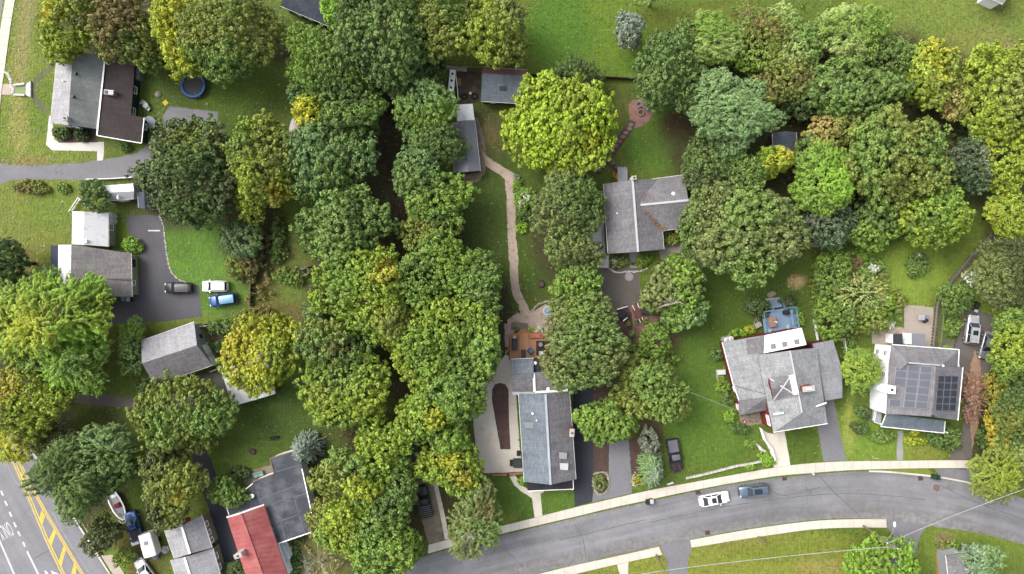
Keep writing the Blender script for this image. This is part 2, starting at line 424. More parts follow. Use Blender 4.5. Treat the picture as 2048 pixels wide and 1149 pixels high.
    B(1610, 890, 45, 38, (100, 124, 50), 1, soft=.3); B(1480, 955, 80, 12, (106, 138, 52), .9)
    B(1450, 1120, 360, 55, (148, 154, 68), 1, soft=.4); B(1500, 1085, 90, 14, (150, 146, 78), .8); B(1640, 1130, 50, 20, (168, 156, 96), .8); B(1590, 1100, 130, 22, (132, 146, 60), .7)
    B(1930, 1090, 110, 45, (128, 148, 62), 1); B(1890, 1080, 18, 16, (152, 134, 110), .8)
    B(1040, 1000, 70, 60, (94, 124, 50), 1, soft=.4); B(1010, 1035, 30, 20, (128, 138, 66), .8); B(1115, 1000, 40, 30, (104, 134, 54), 1)
    B(1200, 700, 60, 140, (96, 86, 60), 1); B(1300, 660, 60, 60, (134, 104, 84), 1); B(1300, 900, 30, 60, (112, 92, 82), 1)
    # leaf litter, bare soil and painted-in tree shade under the dense crowns
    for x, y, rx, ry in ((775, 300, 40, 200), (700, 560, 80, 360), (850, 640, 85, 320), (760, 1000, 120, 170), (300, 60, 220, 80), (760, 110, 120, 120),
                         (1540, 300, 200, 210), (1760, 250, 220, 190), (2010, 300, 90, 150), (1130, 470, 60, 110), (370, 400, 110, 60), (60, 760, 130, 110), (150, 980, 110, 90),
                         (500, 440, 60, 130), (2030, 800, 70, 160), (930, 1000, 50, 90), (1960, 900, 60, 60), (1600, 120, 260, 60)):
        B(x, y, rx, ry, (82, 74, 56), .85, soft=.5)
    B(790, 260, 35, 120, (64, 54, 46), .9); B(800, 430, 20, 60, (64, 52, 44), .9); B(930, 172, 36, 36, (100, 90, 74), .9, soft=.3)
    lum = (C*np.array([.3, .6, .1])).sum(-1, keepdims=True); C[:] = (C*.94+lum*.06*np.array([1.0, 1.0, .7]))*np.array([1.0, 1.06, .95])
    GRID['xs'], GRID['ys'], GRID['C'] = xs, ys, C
    nx, ny = len(xs), len(ys)
    V = np.stack([X, Y, np.zeros_like(X)], -1).reshape(-1, 3)
    i = np.arange(nx-1)[None, :] + np.arange(ny-1)[:, None]*nx
    F = np.stack([i, i+1, i+nx+1, i+nx], -1).reshape(-1, 4)
    me = bpy.data.meshes.new('lawn_ground'); me.from_pydata(V.tolist(), [], F.tolist())
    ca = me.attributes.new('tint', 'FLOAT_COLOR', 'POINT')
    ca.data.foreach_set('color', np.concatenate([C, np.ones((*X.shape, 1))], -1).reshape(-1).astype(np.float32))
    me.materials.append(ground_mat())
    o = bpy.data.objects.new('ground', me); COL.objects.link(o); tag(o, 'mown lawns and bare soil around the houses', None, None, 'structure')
make_ground()

# ------------------------------------------------------------------ streets
def strip(name, ea, eb, z, mat, label, n=70):
    a = resample(smooth_line(ea, 6), n); b = resample(smooth_line(eb, 6), n)
    mb = MB(); L = 0; vs = []; uv = []
    for i in range(n):
        p, q = W(*a[i], z), W(*b[i], z); m = (p+q)/2
        if i: L += (m-pm).length
        pm = m; w = (q-p).length
        vs += [p, p.lerp(q, .5), q]; uv += [(L, 0), (L, w/2), (L, w)]
    fs = []; us = []
    for i in range(n-1):
        for j in (0, 1):
            f = (i*3+j, (i+1)*3+j, (i+1)*3+j+1, i*3+j+1)
            d = (vs[f[1]]-vs[f[0]]).cross(vs[f[2]]-vs[f[0]]).z
            if d < 0: f = f[::-1]
            fs.append(f); us.append([uv[k] for k in f])
    mb.add(vs, fs, us); POLYS.append([v[:2] for v in vs[0::3]]+[v[:2] for v in vs[2::3]][::-1])
    return tag(mb.build(name, mat), label, None, None, 'structure')
UP = [(640, 1175), (780, 1132), (856, 1111), (915, 1094), (1004, 1071), (1110, 1046), (1220, 1020), (1310, 1001), (1396, 982), (1513, 961), (1620, 950), (1698, 944), (1775, 945), (1837, 951), (1881, 956), (1959, 971), (2048, 997), (2180, 1042)]
LO = [(760, 1245), (900, 1197), (1069, 1149), (1150, 1130), (1220, 1114), (1320, 1092), (1380, 1079), (1500, 1057), (1620, 1041), (1698, 1037), (1774, 1040), (1871, 1054), (1959, 1067), (2048, 1090), (2180, 1130)]
strip('street', UP, LO, .006, ASPH, 'grey asphalt street curving past the houses')
HR = [(290, 1255), (222, 1149), (153, 1042), (75, 918), (14, 800), (-22, 680), (-38, 560), (-38, 400), (-26, 250), (-10, 120), (6, 0), (14, -70)]
HL = [(60, 1340), (-6, 1236), (-70, 1130), (-150, 1005), (-210, 880), (-245, 730), (-262, 570), (-262, 400), (-248, 240), (-232, 100), (-215, -30), (-208, -100)]
strip('highway', HR, HL, .006, ASPH2, 'wide grey road with yellow hatching and turn lanes')

SEAL = M('crack_seal', A(112, 112, 116), var=.15, bump=0)
def seal(pts, w_=1.3, par='street', m_=None):
    p = rough_line(smooth_line(pts, 6), 4, .7, False); L = []; Rr = []
    for i, q in enumerate(p):
        a, b = p[max(0, i-1)], p[min(len(p)-1, i+1)]; d = math.hypot(b[0]-a[0], b[1]-a[1])+1e-6; k_ = w_*R.uniform(.3, .7); nx, ny = -(b[1]-a[1])/d*k_, (b[0]-a[0])/d*k_
        L.append(W(q[0]+nx, q[1]+ny, .010)); Rr.append(W(q[0]-nx, q[1]-ny, .010))
    mb = MB(); n = len(L); mb.add(L+Rr, [(i, n+i, n+i+1, i+1) for i in range(n-1)]); mb.build('crack_seal', m_ or SEAL, bpy.data.objects[par])
for q in ([(1640, 953), (1668, 985), (1700, 1014), (1722, 1034)], [(1300, 1045), (1400, 1024), (1520, 1003), (1640, 990), (1740, 989), (1850, 1000)], [(1530, 975), (1560, 990), (1590, 988), (1640, 975)],
          [(1120, 1080), (1200, 1062), (1290, 1040)], [(980, 1090), (1010, 1100), (1050, 1140)], [(1880, 970), (1940, 1000), (2048, 1040)], [(1150, 1050), (1165, 1075), (1172, 1120)]): seal(q)
seal([(68, 1118), (85, 1108), (96, 1103)], 1.4, 'highway'); seal([(8, 915), (30, 962), (48, 985), (90, 1080), (118, 1140)], 1.0, 'highway', M('pale_seam', A(182, 182, 186), bump=0)); seal([(105, 1025), (135, 1080), (180, 1149)], 1.0, 'highway', M('pale_seam', A(182, 182, 186)))
# painted marks: sheets a few millimetres above the road
def mark(name, px, mat, z=.011, parent=None, lab=None, cat=None):
    w = [W(p[0], p[1], z) for p in px]; n = len(w)
    ar = sum(w[i].x*w[(i+1)%n].y - w[(i+1)%n].x*w[i].y for i in range(n))
    o = MB().add(w if ar > 0 else w[::-1], [tuple(range(n))]).build(name, mat, parent)
    return o
def line(pts, wpx):
    L = []; Rr = []
    for i, p in enumerate(pts):
        a, b = pts[max(0, i-1)], pts[min(len(pts)-1, i+1)]; d = math.hypot(b[0]-a[0], b[1]-a[1]); nx, ny = -(b[1]-a[1])/d*wpx/2, (b[0]-a[0])/d*wpx/2
        L.append((p[0]+nx, p[1]+ny)); Rr.append((p[0]-nx, p[1]-ny))
    return L + Rr[::-1]
hw = bpy.data.objects['highway']
YL = [(25, 918), (60, 999), (95, 1083), (131, 1158)]
YR = [(30, 908), (60, 968), (93, 1029), (128, 1087), (168, 1155)]
for off in (-2.0, 2.0):
    mark('yellow_line', line([(p[0]+off, p[1]-off*.5) for p in YL], 2.4), PAINTY, parent=hw)
    mark('yellow_line', line([(p[0]+off*.8, p[1]-off*.45) for p in YR], 2.2), PAINTY, parent=hw)
for q in (((41, 943), (48, 953), (49, 968), (44, 968)), ((83, 1021), (90, 1033), (84, 1053), (78, 1040)), ((109, 1056), (112, 1066), (102, 1094), (97, 1082)),
          ((127, 1092), (132, 1099), (122, 1136), (117, 1125)), ((148, 1126), (153, 1134), (150, 1165), (142, 1150))):
    mark('yellow_hatch_bar', q, PAINTY, z=.014, parent=hw)
for a in ((4, 987), (12, 1007), (21, 1029), (30, 1050), (38, 1068), (48, 1089), (-4, 965), (-13, 943)):
    mark('lane_dash', line([(a[0]-2.4, a[1]-5), (a[0]+2.4, a[1]+5)], 3.4), PAINTW, parent=hw)
mark('lane_line', line([(54, 1103), (82, 1160)], 3.4), PAINTW, parent=hw)
mark('lane_line', line([(-12, 1056), (0, 1084), (34, 1162)], 3.4), PAINTW, parent=hw)
mark('edge_line', line([(60, 897), (100, 962), (151, 1042), (190, 1103), (228, 1162)], 3.2), PAINTW, parent=hw)
mark('turn_arrow', [(88, 1141), (94, 1143), (98, 1152), (92, 1152)], PAINTW, parent=hw)
mark('turn_arrow', [(101, 1141), (119, 1149), (124, 1160), (108, 1156)], PAINTW, parent=hw)
def road_word(word, cx, cy, wm, hm, heading):
    cu = bpy.data.curves.new('road_word', 'FONT'); cu.body = word; cu.align_x = 'CENTER'; cu.align_y = 'CENTER'; cu.size = 1.0
    tmp = bpy.data.objects.new('tmp_word', cu); COL.objects.link(tmp)
    bpy.context.view_layer.update()
    dg = bpy.context.evaluated_depsgraph_get(); me = bpy.data.meshes.new_from_object(tmp.evaluated_get(dg))
    bpy.data.objects.remove(tmp); bpy.data.curves.remove(cu)
    v = np.array([q.co[:] for q in me.vertices]); sx = wm/(v[:,0].max()-v[:,0].min()); sy = hm/(v[:,1].max()-v[:,1].min())
    v[:,0] = (v[:,0]-(v[:,0].max()+v[:,0].min())/2)*sx; v[:,1] = (v[:,1]-(v[:,1].max()+v[:,1].min())/2)*sy
    c = W(cx, cy, .012); ca, sa = math.cos(heading), math.sin(heading)
    for i, q in enumerate(me.vertices): q.co = (c.x+v[i,0]*ca-v[i,1]*sa, c.y+v[i,0]*sa+v[i,1]*ca, .012)
    me.materials.clear(); me.materials.append(PAINTW)
    o = bpy.data.objects.new('painted_word', me); COL.objects.link(o); o.parent = hw
road_word('ONLY', 11, 1063, 2.2, 2.5, math.radians(180+27))

# ------------------------------------------------------------------ kerbs and sidewalks (every slab its own piece)
def sidewalk(name, ea, eb, slab_px, label, z=.12, mat=None, gap=.011):
    L = (plen(ea)+plen(eb))/2; n = max(2, int(round(L/slab_px)))
    a = resample(smooth_line(ea, 5), n+1); b = resample(smooth_line(eb, 5), n+1)
    base = MB(); POLYS.append([W(*q)[:2] for q in a]+[W(*q)[:2] for q in b[::-1]])
    for i in range(n):
        base.prism([W(*a[i], z-.03), W(*b[i], z-.03), W(*b[i+1], z-.03), W(*a[i+1], z-.03)], z-.03)
    root = tag(base.build(name, M('joint', A(160, 151, 137)), None), label, None, None, 'structure')
    for i in range(n):
        q = [W(*a[i], z), W(*b[i], z), W(*b[i+1], z), W(*a[i+1], z)]; c = sum(q, Vector())/4
        dz = R.uniform(-.006, .006)
        q = [c + (p-c)*(1-gap*2/max(.5, (p-c).length)) + Vector((0, 0, dz)) for p in q]
        MB().prism(q, .05).build('slab', mat or CONC, root)
    return root
SUa = [(857, 1090), (910, 1076), (1009, 1051), (1069, 1036), (1147, 1016), (1220, 999), (1290, 983), (1336, 974), (1440, 955), (1547, 936), (1620, 927), (1698, 923), (1792, 922), (1870, 921), (1950, 921)]
SUb = [(856, 1108), (915, 1091), (1004, 1068), (1072, 1052), (1150, 1034), (1220, 1017), (1296, 1001), (1340, 991), (1440, 971), (1550, 953), (1620, 947), (1698, 941), (1795, 938), (1870, 937), (1952, 937)]
sidewalk('sidewalk', SUa, SUb, 19, 'pale concrete sidewalk along the house side of the street')
sidewalk('sidewalk', [(1062, 1152), (1150, 1131), (1220, 1116), (1318, 1094)], [(1066, 1168), (1158, 1147), (1222, 1132), (1325, 1110)], 22, 'pale sidewalk by the lower verge, left of the asphalt apron')
sidewalk('sidewalk', [(1380, 1081), (1500, 1059), (1620, 1043), (1698, 1039), (1773, 1039)], [(1383, 1096), (1500, 1077), (1620, 1060), (1698, 1056), (1774, 1056)], 22, 'pale sidewalk strip by the lower verge, right of the asphalt apron')
sidewalk('sidewalk', [(33, -20), (20, 60), (9, 140), (2, 190), (-3, 260)], [(13, -20), (0, 60), (-13, 140), (-20, 190), (-24, 260)], 19, 'pinkish sidewalk at the upper left corner')
sheet('sidewalk_apron', [(160, 1040), (206, 1112), (226, 1110), (258, 1165), (238, 1165), (226, 1149), (188, 1090)], .1, M('concrete_pink', A(206, 192, 178), var=.1), 'pale concrete wedge beside the wide road', thick=.1, jit=.3)
def kerb(name, pts, w, h, label, mat=None, step=22):
    n = max(2, int(plen(pts)/step)); a = resample(smooth_line(pts, 5), n+1)
    root = None
    for i in range(n):
        mb = MB(); p, q = W(*a[i], h/2), W(*a[i+1], h/2); d = (q-p).normalized()
        mb.beam(p+d*.012, q-d*.012, w, h+R.uniform(-.01, .01))
        if root is None: root = tag(mb.build(name, mat or CONC), label, None, None, 'structure')
        else: mb.build('kerb_stone', mat or CONC, root)
    return root
kerb('kerb', [(1738, 943), (1775, 944), (1837, 950), (1881, 955), (1959, 970), (1990, 979)], .28, .13, 'pale kerb curving round the grass verge and drive mouth')
kerb('kerb', [(165, 1062), (190, 1100), (226, 1158)], .2, .13, 'kerb along the wide road', step=14)

# ------------------------------------------------------------------ drives, walks, beds
S = sheet
S('verge', [(1736, 942), (1755, 939), (1800, 938.5), (1855, 938), (1872, 952), (1837, 948.5), (1775, 942.5)], .02, M('verge_grass', A(132, 146, 60), var=.25, fine=6, bump=.6), 'thin grass verge between sidewalk and kerb')
S('driveway_mouth', [(1870, 938.5), (1953, 938.5), (1966, 971), (1925, 961), (1880, 954)], .010, ASPHG, 'grey asphalt apron at the right drive', jit=.3)
S('driveway', [(0-60, 318), (0, 326), (22, 331), (80, 331), (160, 326), (230, 316), (275, 306), (330, 262), (325, 232), (339, 213), (420, 222), (436, 224), (434, 254), (370, 262), (330, 330), (272, 357), (180, 361), (90, 359), (22, 361), (0, 370), (-60, 388)], .012, ASPHG, 'long grey driveway and parking pad by the green cottage', jit=.5)
S('driveway', [(252, 433), (285, 431), (317, 430), (325, 447), (330, 486), (337, 533), (352, 556), (375, 566), (398, 571), (400, 600), (405, 634), (330, 643), (261, 648), (193, 648), (150, 642), (110, 640), (110, 618), (160, 618), (200, 612), (240, 604), (262, 600), (276, 588), (280, 540), (278, 499), (268, 478), (256, 462)], .012, ASPHD, 'dark asphalt driveway beside the grey roofed house', jit=.5)
S('driveway', [(60, 780), (136, 786), (201, 787), (282, 800), (340, 790), (380, 757), (446, 735), (462, 785), (420, 815), (350, 822), (277, 822), (235, 815), (141, 806), (60, 808)], .014, ASPHW, 'worn asphalt drive to the garage', jit=.8)
S('driveway', [(372, 880), (402, 880), (422, 920), (436, 958), (446, 1008), (460, 1030), (478, 1090), (496, 1165), (455, 1165), (440, 1110), (425, 1040), (398, 960)], .014, ASPHB, 'dark asphalt lane left of the red roof', jit=.8)
S('driveway', [(790, 830), (835, 838), (840, 900), (850, 960), (872, 968), (845, 1020), (834, 1000), (818, 950), (800, 880)], .014, ASPHB, 'dark asphalt lane between the tree clumps', jit=.8)
S('parking_strip', [(826, 960), (866, 962), (886, 1040), (890, 1080), (858, 1090), (840, 1030)], .016, DIRT, 'bare dirt parking strip under the pickup', jit=1)
sidewalk('walk', [(864, 958), (878, 1020), (890, 1080)], [(872, 956), (887, 1018), (899, 1078)], 15, 'narrow concrete strip beside the dirt parking', z=.04)
S('concrete_drive', [(964, 763), (983, 741), (1012, 709), (1022, 714), (1024, 760), (1032, 788), (1036, 850), (1040, 900), (1046, 944), (1005, 946), (964, 947), (953, 914), (947, 849), (945, 800), (955, 775)], .03, CONC, 'concrete drive and turning area left of the centre house', jit=.3, thick=.03)
S('mulch_island', [(984, 800), (984, 780), (990, 769), (1000, 766), (1011, 769), (1017, 780), (1018, 840), (1021, 899), (1001, 899), (992, 849)], .045, MULCH, 'long dark mulch bed in the concrete drive', jit=.3, step=3)
S('garden_path', [(962, 300), (977, 315), (1004, 333), (1027, 346), (1030, 358), (1028, 387), (1031, 420), (1032, 473), (1036, 512), (1037, 564), (1043, 588), (1052, 606), (1062, 625), (1091, 609), (1102, 612), (1104, 668), (1050, 672), (1036, 663), (1020, 672), (1020, 700), (1011, 709), (1009, 674), (1009, 648), (1017, 638), (1039, 622), (1037, 609), (1027, 595), (1022, 575), (1020, 551), (1017, 499), (1014, 447), (1013, 394), (1009, 358), (1001, 351), (972, 333)], .018, PAVER, 'pale beige paver path winding up to the long shed', jit=.9, step=4)
S('gravel_apron', [(946, 232), (956, 236), (968, 275), (974, 320), (972, 345), (955, 365), (930, 368), (925, 345), (960, 340), (952, 245)], .014, GRAVEL, 'grey gravel strip round the long shed', jit=1.2, step=4)
S('driveway', [(1147, 775), (1188, 775), (1186, 1004), (1160, 1011), (1150, 1013), (1146, 960)], .012, ASPHB, 'black asphalt drive right of the centre house', jit=.4)
S('driveway', [(1217, 880), (1260, 880), (1264, 988), (1220, 997), (1184, 1005), (1186, 985), (1206, 992), (1218, 975)], .014, ASPHG, 'grey asphalt drive beside the oval flower bed', jit=.4)
S('mulch_strip', [(1186, 780), (1217, 780), (1218, 944), (1187, 944)], .02, MULCH, 'brown mulch strip between two asphalt drives', jit=.6)
S('mulch_strip', [(1258, 880), (1285, 870), (1296, 945), (1262, 948)], .02, MULCH, 'brown mulch under the silver spruce', jit=1)
S('front_walk', [(1019, 953), (1030, 951), (1045, 972), (1062, 982), (1087, 979), (1088, 985), (1081, 988), (1085, 1032), (1069, 1036), (1064, 997), (1042, 983), (1028, 970)], .03, CONC, 'curved concrete front walk of the centre house', jit=.2, thick=.03)
S('rear_yard', [(1196, 536), (1276, 532), (1282, 600), (1258, 620), (1240, 640), (1215, 640), (1200, 600)], .012, ASPHW, 'worn grey asphalt court below the upper grey house', jit=.8)
S('soil_patch', [(1225, 618), (1262, 612), (1300, 622), (1338, 640), (1320, 700), (1286, 712), (1252, 700), (1240, 660)], .016, REDMULCH, 'reddish bare soil slope under the leaning tree', jit=2.5)
S('dark_mulch_path', [(1222, 632), (1252, 610), (1264, 628), (1268, 690), (1250, 702), (1240, 660)], .022, MULCH, 'dark mulch run beside the timber edging', jit=1)
S('entry_walk', [(1318, 500), (1330, 492), (1362, 486), (1376, 488), (1360, 506), (1336, 520), (1322, 520)], .014, M('worn_paving', A(168, 156, 146), var=.15), 'worn paved walk at the corner of the upper grey house', jit=.6)
S('concrete_walk', [(1519, 856), (1534, 866), (1545, 868), (1569, 862), (1581, 931), (1548, 936), (1540, 905)], .03, CONC, 'pale concrete walk to the red house porch', jit=.3, thick=.03)
S('driveway', [(1638, 795), (1667, 795), (1677, 850), (1693, 921), (1647, 924), (1634, 849)], .012, ASPHG, 'grey asphalt drive of the red house', jit=.3)
S('driveway', [(1922, 622), (1955, 618), (2000, 640), (1996, 720), (1968, 770), (1960, 830), (1948, 870), (1944, 895), (1946, 920), (1897, 921), (1908, 895), (1928, 850), (1930, 790), (1916, 740), (1900, 700), (1882, 690), (1884, 678), (1912, 684), (1924, 650)], .012, ASPHW, 'worn drive right of the solar roofed house', jit=.9)
S('front_walk', [(1795, 862), (1806, 862), (1806, 920), (1793, 921)], .016, M('worn_concrete', A(176, 174, 172), var=.12), 'short grey front walk of the solar roofed house', jit=.3)
S('patio', [(1808, 611), (1840, 612), (1868, 615), (1866, 695), (1786, 690), (1744, 688), (1742, 652), (1752, 652), (1808, 656)], .02, M('patio_slab', A(190, 180, 168), var=.14, c2=A(168, 140, 116), c2s=.6), 'weathered patio behind the solar roofed house', jit=.8)
S('side_drive', [(1320, 1092), (1380, 1079), (1383, 1098), (1376, 1122), (1374, 1165), (1338, 1165), (1334, 1120), (1326, 1108)], .012, ASPHG, 'asphalt apron leaving the street at the bottom', jit=.5)
S('side_drive', [(1774, 1038), (1868, 1052), (1852, 1056), (1840, 1072), (1834, 1096), (1826, 1165), (1770, 1165), (1790, 1100), (1786, 1066), (1774, 1057)], .012, ASPHG, 'asphalt drive mouth beside the utility pole', jit=.5)
S('side_walk', [(1234, 1130), (1257, 1124), (1256, 1165), (1244, 1165)], .02, CONC, 'short pale walk meeting the lower sidewalk', jit=.3, thick=.02)
S('white_walk', [(98, 232), (104, 233), (108, 278), (118, 286), (208, 284), (208, 302), (206, 321), (194, 322), (194, 303), (104, 301), (92, 290)], .04, CONCW, 'white concrete walk round the green cottage', jit=.2, thick=.04)
S('entry_pad', [(-20, 170), (22, 168), (27, 178), (24, 190), (-20, 190)], .05, M('concrete_pink', A(206, 192, 178)), 'pinkish entry pad at the roadside', thick=.05, jit=.3)
S('stepped_ramp', [(28, 172), (50, 169), (50, 190), (28, 188)], .06, M('green_turf', A(150, 172, 112), var=.1), 'short green ramp between white edgings', thick=.06, jit=.2)
S('flagstone_path', [(61, 164), (80, 146), (108, 124), (112, 132), (92, 150), (74, 172), (72, 192), (90, 212), (98, 228), (88, 226), (66, 204), (60, 196)], .014, M('dark_flags', A(112, 116, 82), var=.3, fine=4, bump=.6), 'dark overgrown path branching to the green cottage', jit=1)
S('mulch_circle', smooth_line([(1258, 228), (1258, 210), (1266, 200), (1280, 196), (1296, 206), (1304, 226), (1300, 240), (1284, 252), (1270, 256), (1262, 244)], 4, True), .016, REDMULCH, 'reddish mulch circle round the fire pit', jit=.5, step=4)
S('mulch_path', [(1258, 240), (1272, 244), (1266, 262), (1248, 284), (1232, 308), (1222, 322), (1246, 342), (1240, 352), (1215, 330), (1200, 350), (1190, 348), (1210, 312), (1234, 276)], .02, MULCH, 'dark mulch path with stepping stones', jit=.6, step=4)
S('side_patio', [(1180, 452), (1208, 442), (1210, 508), (1196, 510), (1182, 506)], .03, M('pale_patio', A(206, 206, 210), var=.08), 'pale side patio left of the upper grey house', jit=.3, thick=.03)
S('dirt_yard', [(900, 142), (962, 144), (960, 205), (948, 206), (912, 208), (898, 200)], .012, SOIL, 'bare soil yard beside the rusty shed', jit=1.5)
S('house_bed', [(112, 262), (196, 262), (196, 285), (118, 286)], .05, SOIL, 'soil bed with two bushes', jit=.4)
S('patio', [(482, 952), (505, 940), (545, 930), (552, 950), (506, 966), (490, 972)], .014, M('brown_patio', A(150, 138, 126), var=.16), 'small brown patio behind the black flat roof', jit=.6)
S('garden_bed', [(408, 648), (500, 646), (498, 690), (470, 720), (432, 722)], .012, SOIL, 'fenced soil vegetable bed by the garage', jit=1)
S('timber_path', [(1872, 1098), (1892, 1096), (1898, 1165), (1874, 1165)], .02, M('orange_brown', A(176, 132, 98), var=.2), 'orange brown path at the bottom right', jit=.6)
S('dirt_border', [(1935, 760), (1950, 700), (1962, 720), (1956, 850), (1944, 900), (1940, 860)], .017, M('orange_soil', A(178, 146, 120), var=.2, bump=.5), 'orange dirt edging of the right drive', jit=2)
S('white_pebble_strip', [(586, 1082), (592, 1080), (606, 1104), (616, 1128), (624, 1160), (617, 1160), (608, 1130), (600, 1108)], .02, M('pebbles', A(196, 190, 172), var=.3, fine=3.5, bump=.8), 'strip of pale stepping pebbles by the dark hedge', jit=1, step=3)
def stones(name, pts, n, size, label, cat, mat=None, z=0.0, closed=False, rng=random.Random(11), thing=True):
    """an edging laid stone by stone"""
    p = resample(smooth_line(pts, 5, closed), n+1); c = W(*pts[0])
    root = empty(name, (c.x, c.y, z), label, cat)
    for i in range(n):
        q = W(*p[i]); s = size*rng.uniform(.75, 1.2)
        MB().dome((q.x+rng.uniform(-.06, .06), q.y+rng.uniform(-.06, .06), z-.02), s*.62, s*.48, s*.42, 7, 3, jit=.12, rng=rng).build('stone', mat or STONE, root)
    return root
oval = [(1188, 950), (1194, 946), (1208, 945), (1216, 954), (1218, 970), (1212, 984), (1202, 990), (1192, 984), (1187, 968)]
S('oval_bed', oval, .02, SOIL, 'oval soil bed between the asphalt drives', smooth=True, jit=.3)
stones('stone_ring', oval, 34, .42, 'ring of pale stones round the oval flower bed', 'stone edging', closed=True)
stones('stone_ring', [(1270, 946), (1266, 958), (1267, 970), (1274, 974)], 9, .42, 'short row of pale stones left of the silver spruce', 'stone edging')
stones('stone_edging', [(319, 433), (327, 452), (331, 486), (338, 533), (354, 557), (376, 567)], 46, .26, 'thin row of pale stones edging the dark driveway', 'stone edging', STONEW)
stones('stone_edging', [(1063, 624), (1074, 612), (1088, 605), (1100, 603)], 16, .4, 'low rough stones at the head of the beige patio', 'stone edging')
stones('stone_edging', [(1218, 537), (1232, 545), (1256, 544), (1280, 543), (1296, 536)], 24, .36, 'row of white stones edging the flower bed by the court', 'stone edging', STONEW)
k = 0
for x, y in ((1262, 250), (1259, 258), (1252, 266), (1246, 274), (1240, 283), (1232, 292), (1226, 302), (1220, 312), (1212, 322), (1206, 332), (1199, 340), (1226, 326), (1234, 334), (1242, 342)):
    w = W(x, y)
    mb = MB().prism([w + Vector((math.cos(a)*.42*R.uniform(.8, 1.15), math.sin(a)*.32*R.uniform(.8, 1.15), .06)) for a in [i*math.pi/3.5 for i in range(7)]], .05)
    mb.build('stepping_stone', M('step_stone', A(150, 128, 120), var=.15, rand=.2), bpy.data.objects['mulch_path'])
# ------------------------------------------------------------------ buildings
SH = dict(
    grey=shingle('shingle_grey', A(150, 148, 152), A(128, 126, 130)), pale=shingle('shingle_pale', A(182, 184, 186), A(160, 162, 165), speck=.28),
    mid=shingle('shingle_weathered', A(138, 135, 135), A(158, 154, 153), stain=A(98, 93, 91)), brown=shingle('shingle_brown', A(86, 76, 76), A(72, 64, 66), contrast=.15),
    sage=shingle('shingle_sage', A(160, 164, 162), A(138, 144, 142), contrast=.12), slate=shingle('shingle_slate', A(92, 98, 112), A(78, 84, 96)),
    blue=shingle('shingle_blue_grey', A(140, 150, 160), A(120, 128, 138), speck=.15), dark=shingle('shingle_dark', A(70, 68, 72), A(56, 54, 58)),
    light=shingle('shingle_light', A(196, 196, 200), A(176, 174, 178), contrast=.16), taupe=shingle('shingle_taupe', A(110, 102, 100), A(94, 86, 84)))
TRIM = M('white_trim', A(240, 240, 238, 1.6), var=.05, rough=.6, bump=0)
WHITE = M('white_siding', A(238, 239, 240, 1.8), var=.05, fine=3, rough=.7, bump=.05)
WSHEET = M('white_metal_roof', A(228, 229, 232, 1.25), var=.06, fine=4, rough=.5, c2=A(186, 182, 176), c2lo=.55, c2hi=.75, c2s=.8, bump=.05)
GSHEET = M('grey_metal_roof', A(140, 142, 152), var=.08, fine=3, rough=.5, bump=.05)
RSHEET = M('red_metal_roof', A(186, 98, 98), var=.12, fine=3, rough=.6, c2=A(205, 132, 126), c2lo=.42, c2hi=.75, c2s=.5, bump=.05)
RUST = M('rusty_metal_roof', A(140, 100, 96), var=.15, fine=5, rough=.7, c2=A(122, 86, 80), c2s=1.0)
MEMB = M('black_membrane_roof', A(74, 78, 88), var=.2, scale=.5, fine=5, rough=.75, c2=A(112, 118, 124), c2lo=.45, c2hi=.65, c2s=.35)
BRICK = M('red_brick', A(160, 86, 66), var=.2, fine=8, rough=.9, bump=.3)
REDW = M('red_siding', A(140, 56, 50), var=.1, fine=4, rough=.8)
GREENW = M('dark_green_siding', A(38, 62, 62), var=.1, fine=4)
PGREEN = M('pale_green_siding', A(176, 180, 150), var=.07, fine=4)
TANW = M('tan_siding', A(150, 130, 116), var=.1, fine=4)
GREYW = M('grey_siding', A(176, 182, 186), var=.07, fine=4)
BROWNW = M('brown_siding', A(104, 72, 62), var=.12, fine=4)
GLASS = glass('window_glass'); SKYL = glass('skylight_glass', (.16, .165, .17), .2)
DARKMETAL = M('dark_metal', A(60, 60, 64), var=.1, rough=.5, bump=0)
GREYMETAL = M('grey_metal', A(170, 172, 176), var=.08, rough=.45, metal=.2, bump=0)
WOODF = M('deck_wood', A(188, 118, 74), var=.12, fine=4, rough=.7)
WOODG = M('grey_wood', A(140, 126, 116), var=.18, fine=5, rough=.85)
BLUEW = M('blue_deck_paint', A(140, 166, 194), var=.08, fine=4, rough=.6)

def P3(q, z=None):
    return W(q[0], q[1], q[2] if len(q) > 2 else z)
def slab(parent, pts, mat, name='roof', thick=.16, uvd=None):
    w = [P3(p) for p in pts]
    mb = MB().prism(w, thick, uvd=(w[1]-w[0]) if uvd is None else uvd)
    return mb.build(name, mat, parent), w
def inset(w, d):
    """shrink a roughly convex outline (world points) by d metres"""
    n = len(w); ar = sum(w[i].x*w[(i+1)%n].y - w[(i+1)%n].x*w[i].y for i in range(n)); s = 1 if ar > 0 else -1
    out = []
    for i in range(n):
        a, b, c = w[i-1], w[i], w[(i+1) % n]
        d1 = Vector((b.x-a.x, b.y-a.y, 0)).normalized(); d2 = Vector((c.x-b.x, c.y-b.y, 0)).normalized()
        n1 = Vector((-d1.y, d1.x, 0))*s; n2 = Vector((-d2.y, d2.x, 0))*s; m = n1+n2; k = d/max(.35, m.dot(n1)) if m.length > .1 else d
        out.append(b + (m*k if m.length > .1 else n1*d))
    return out
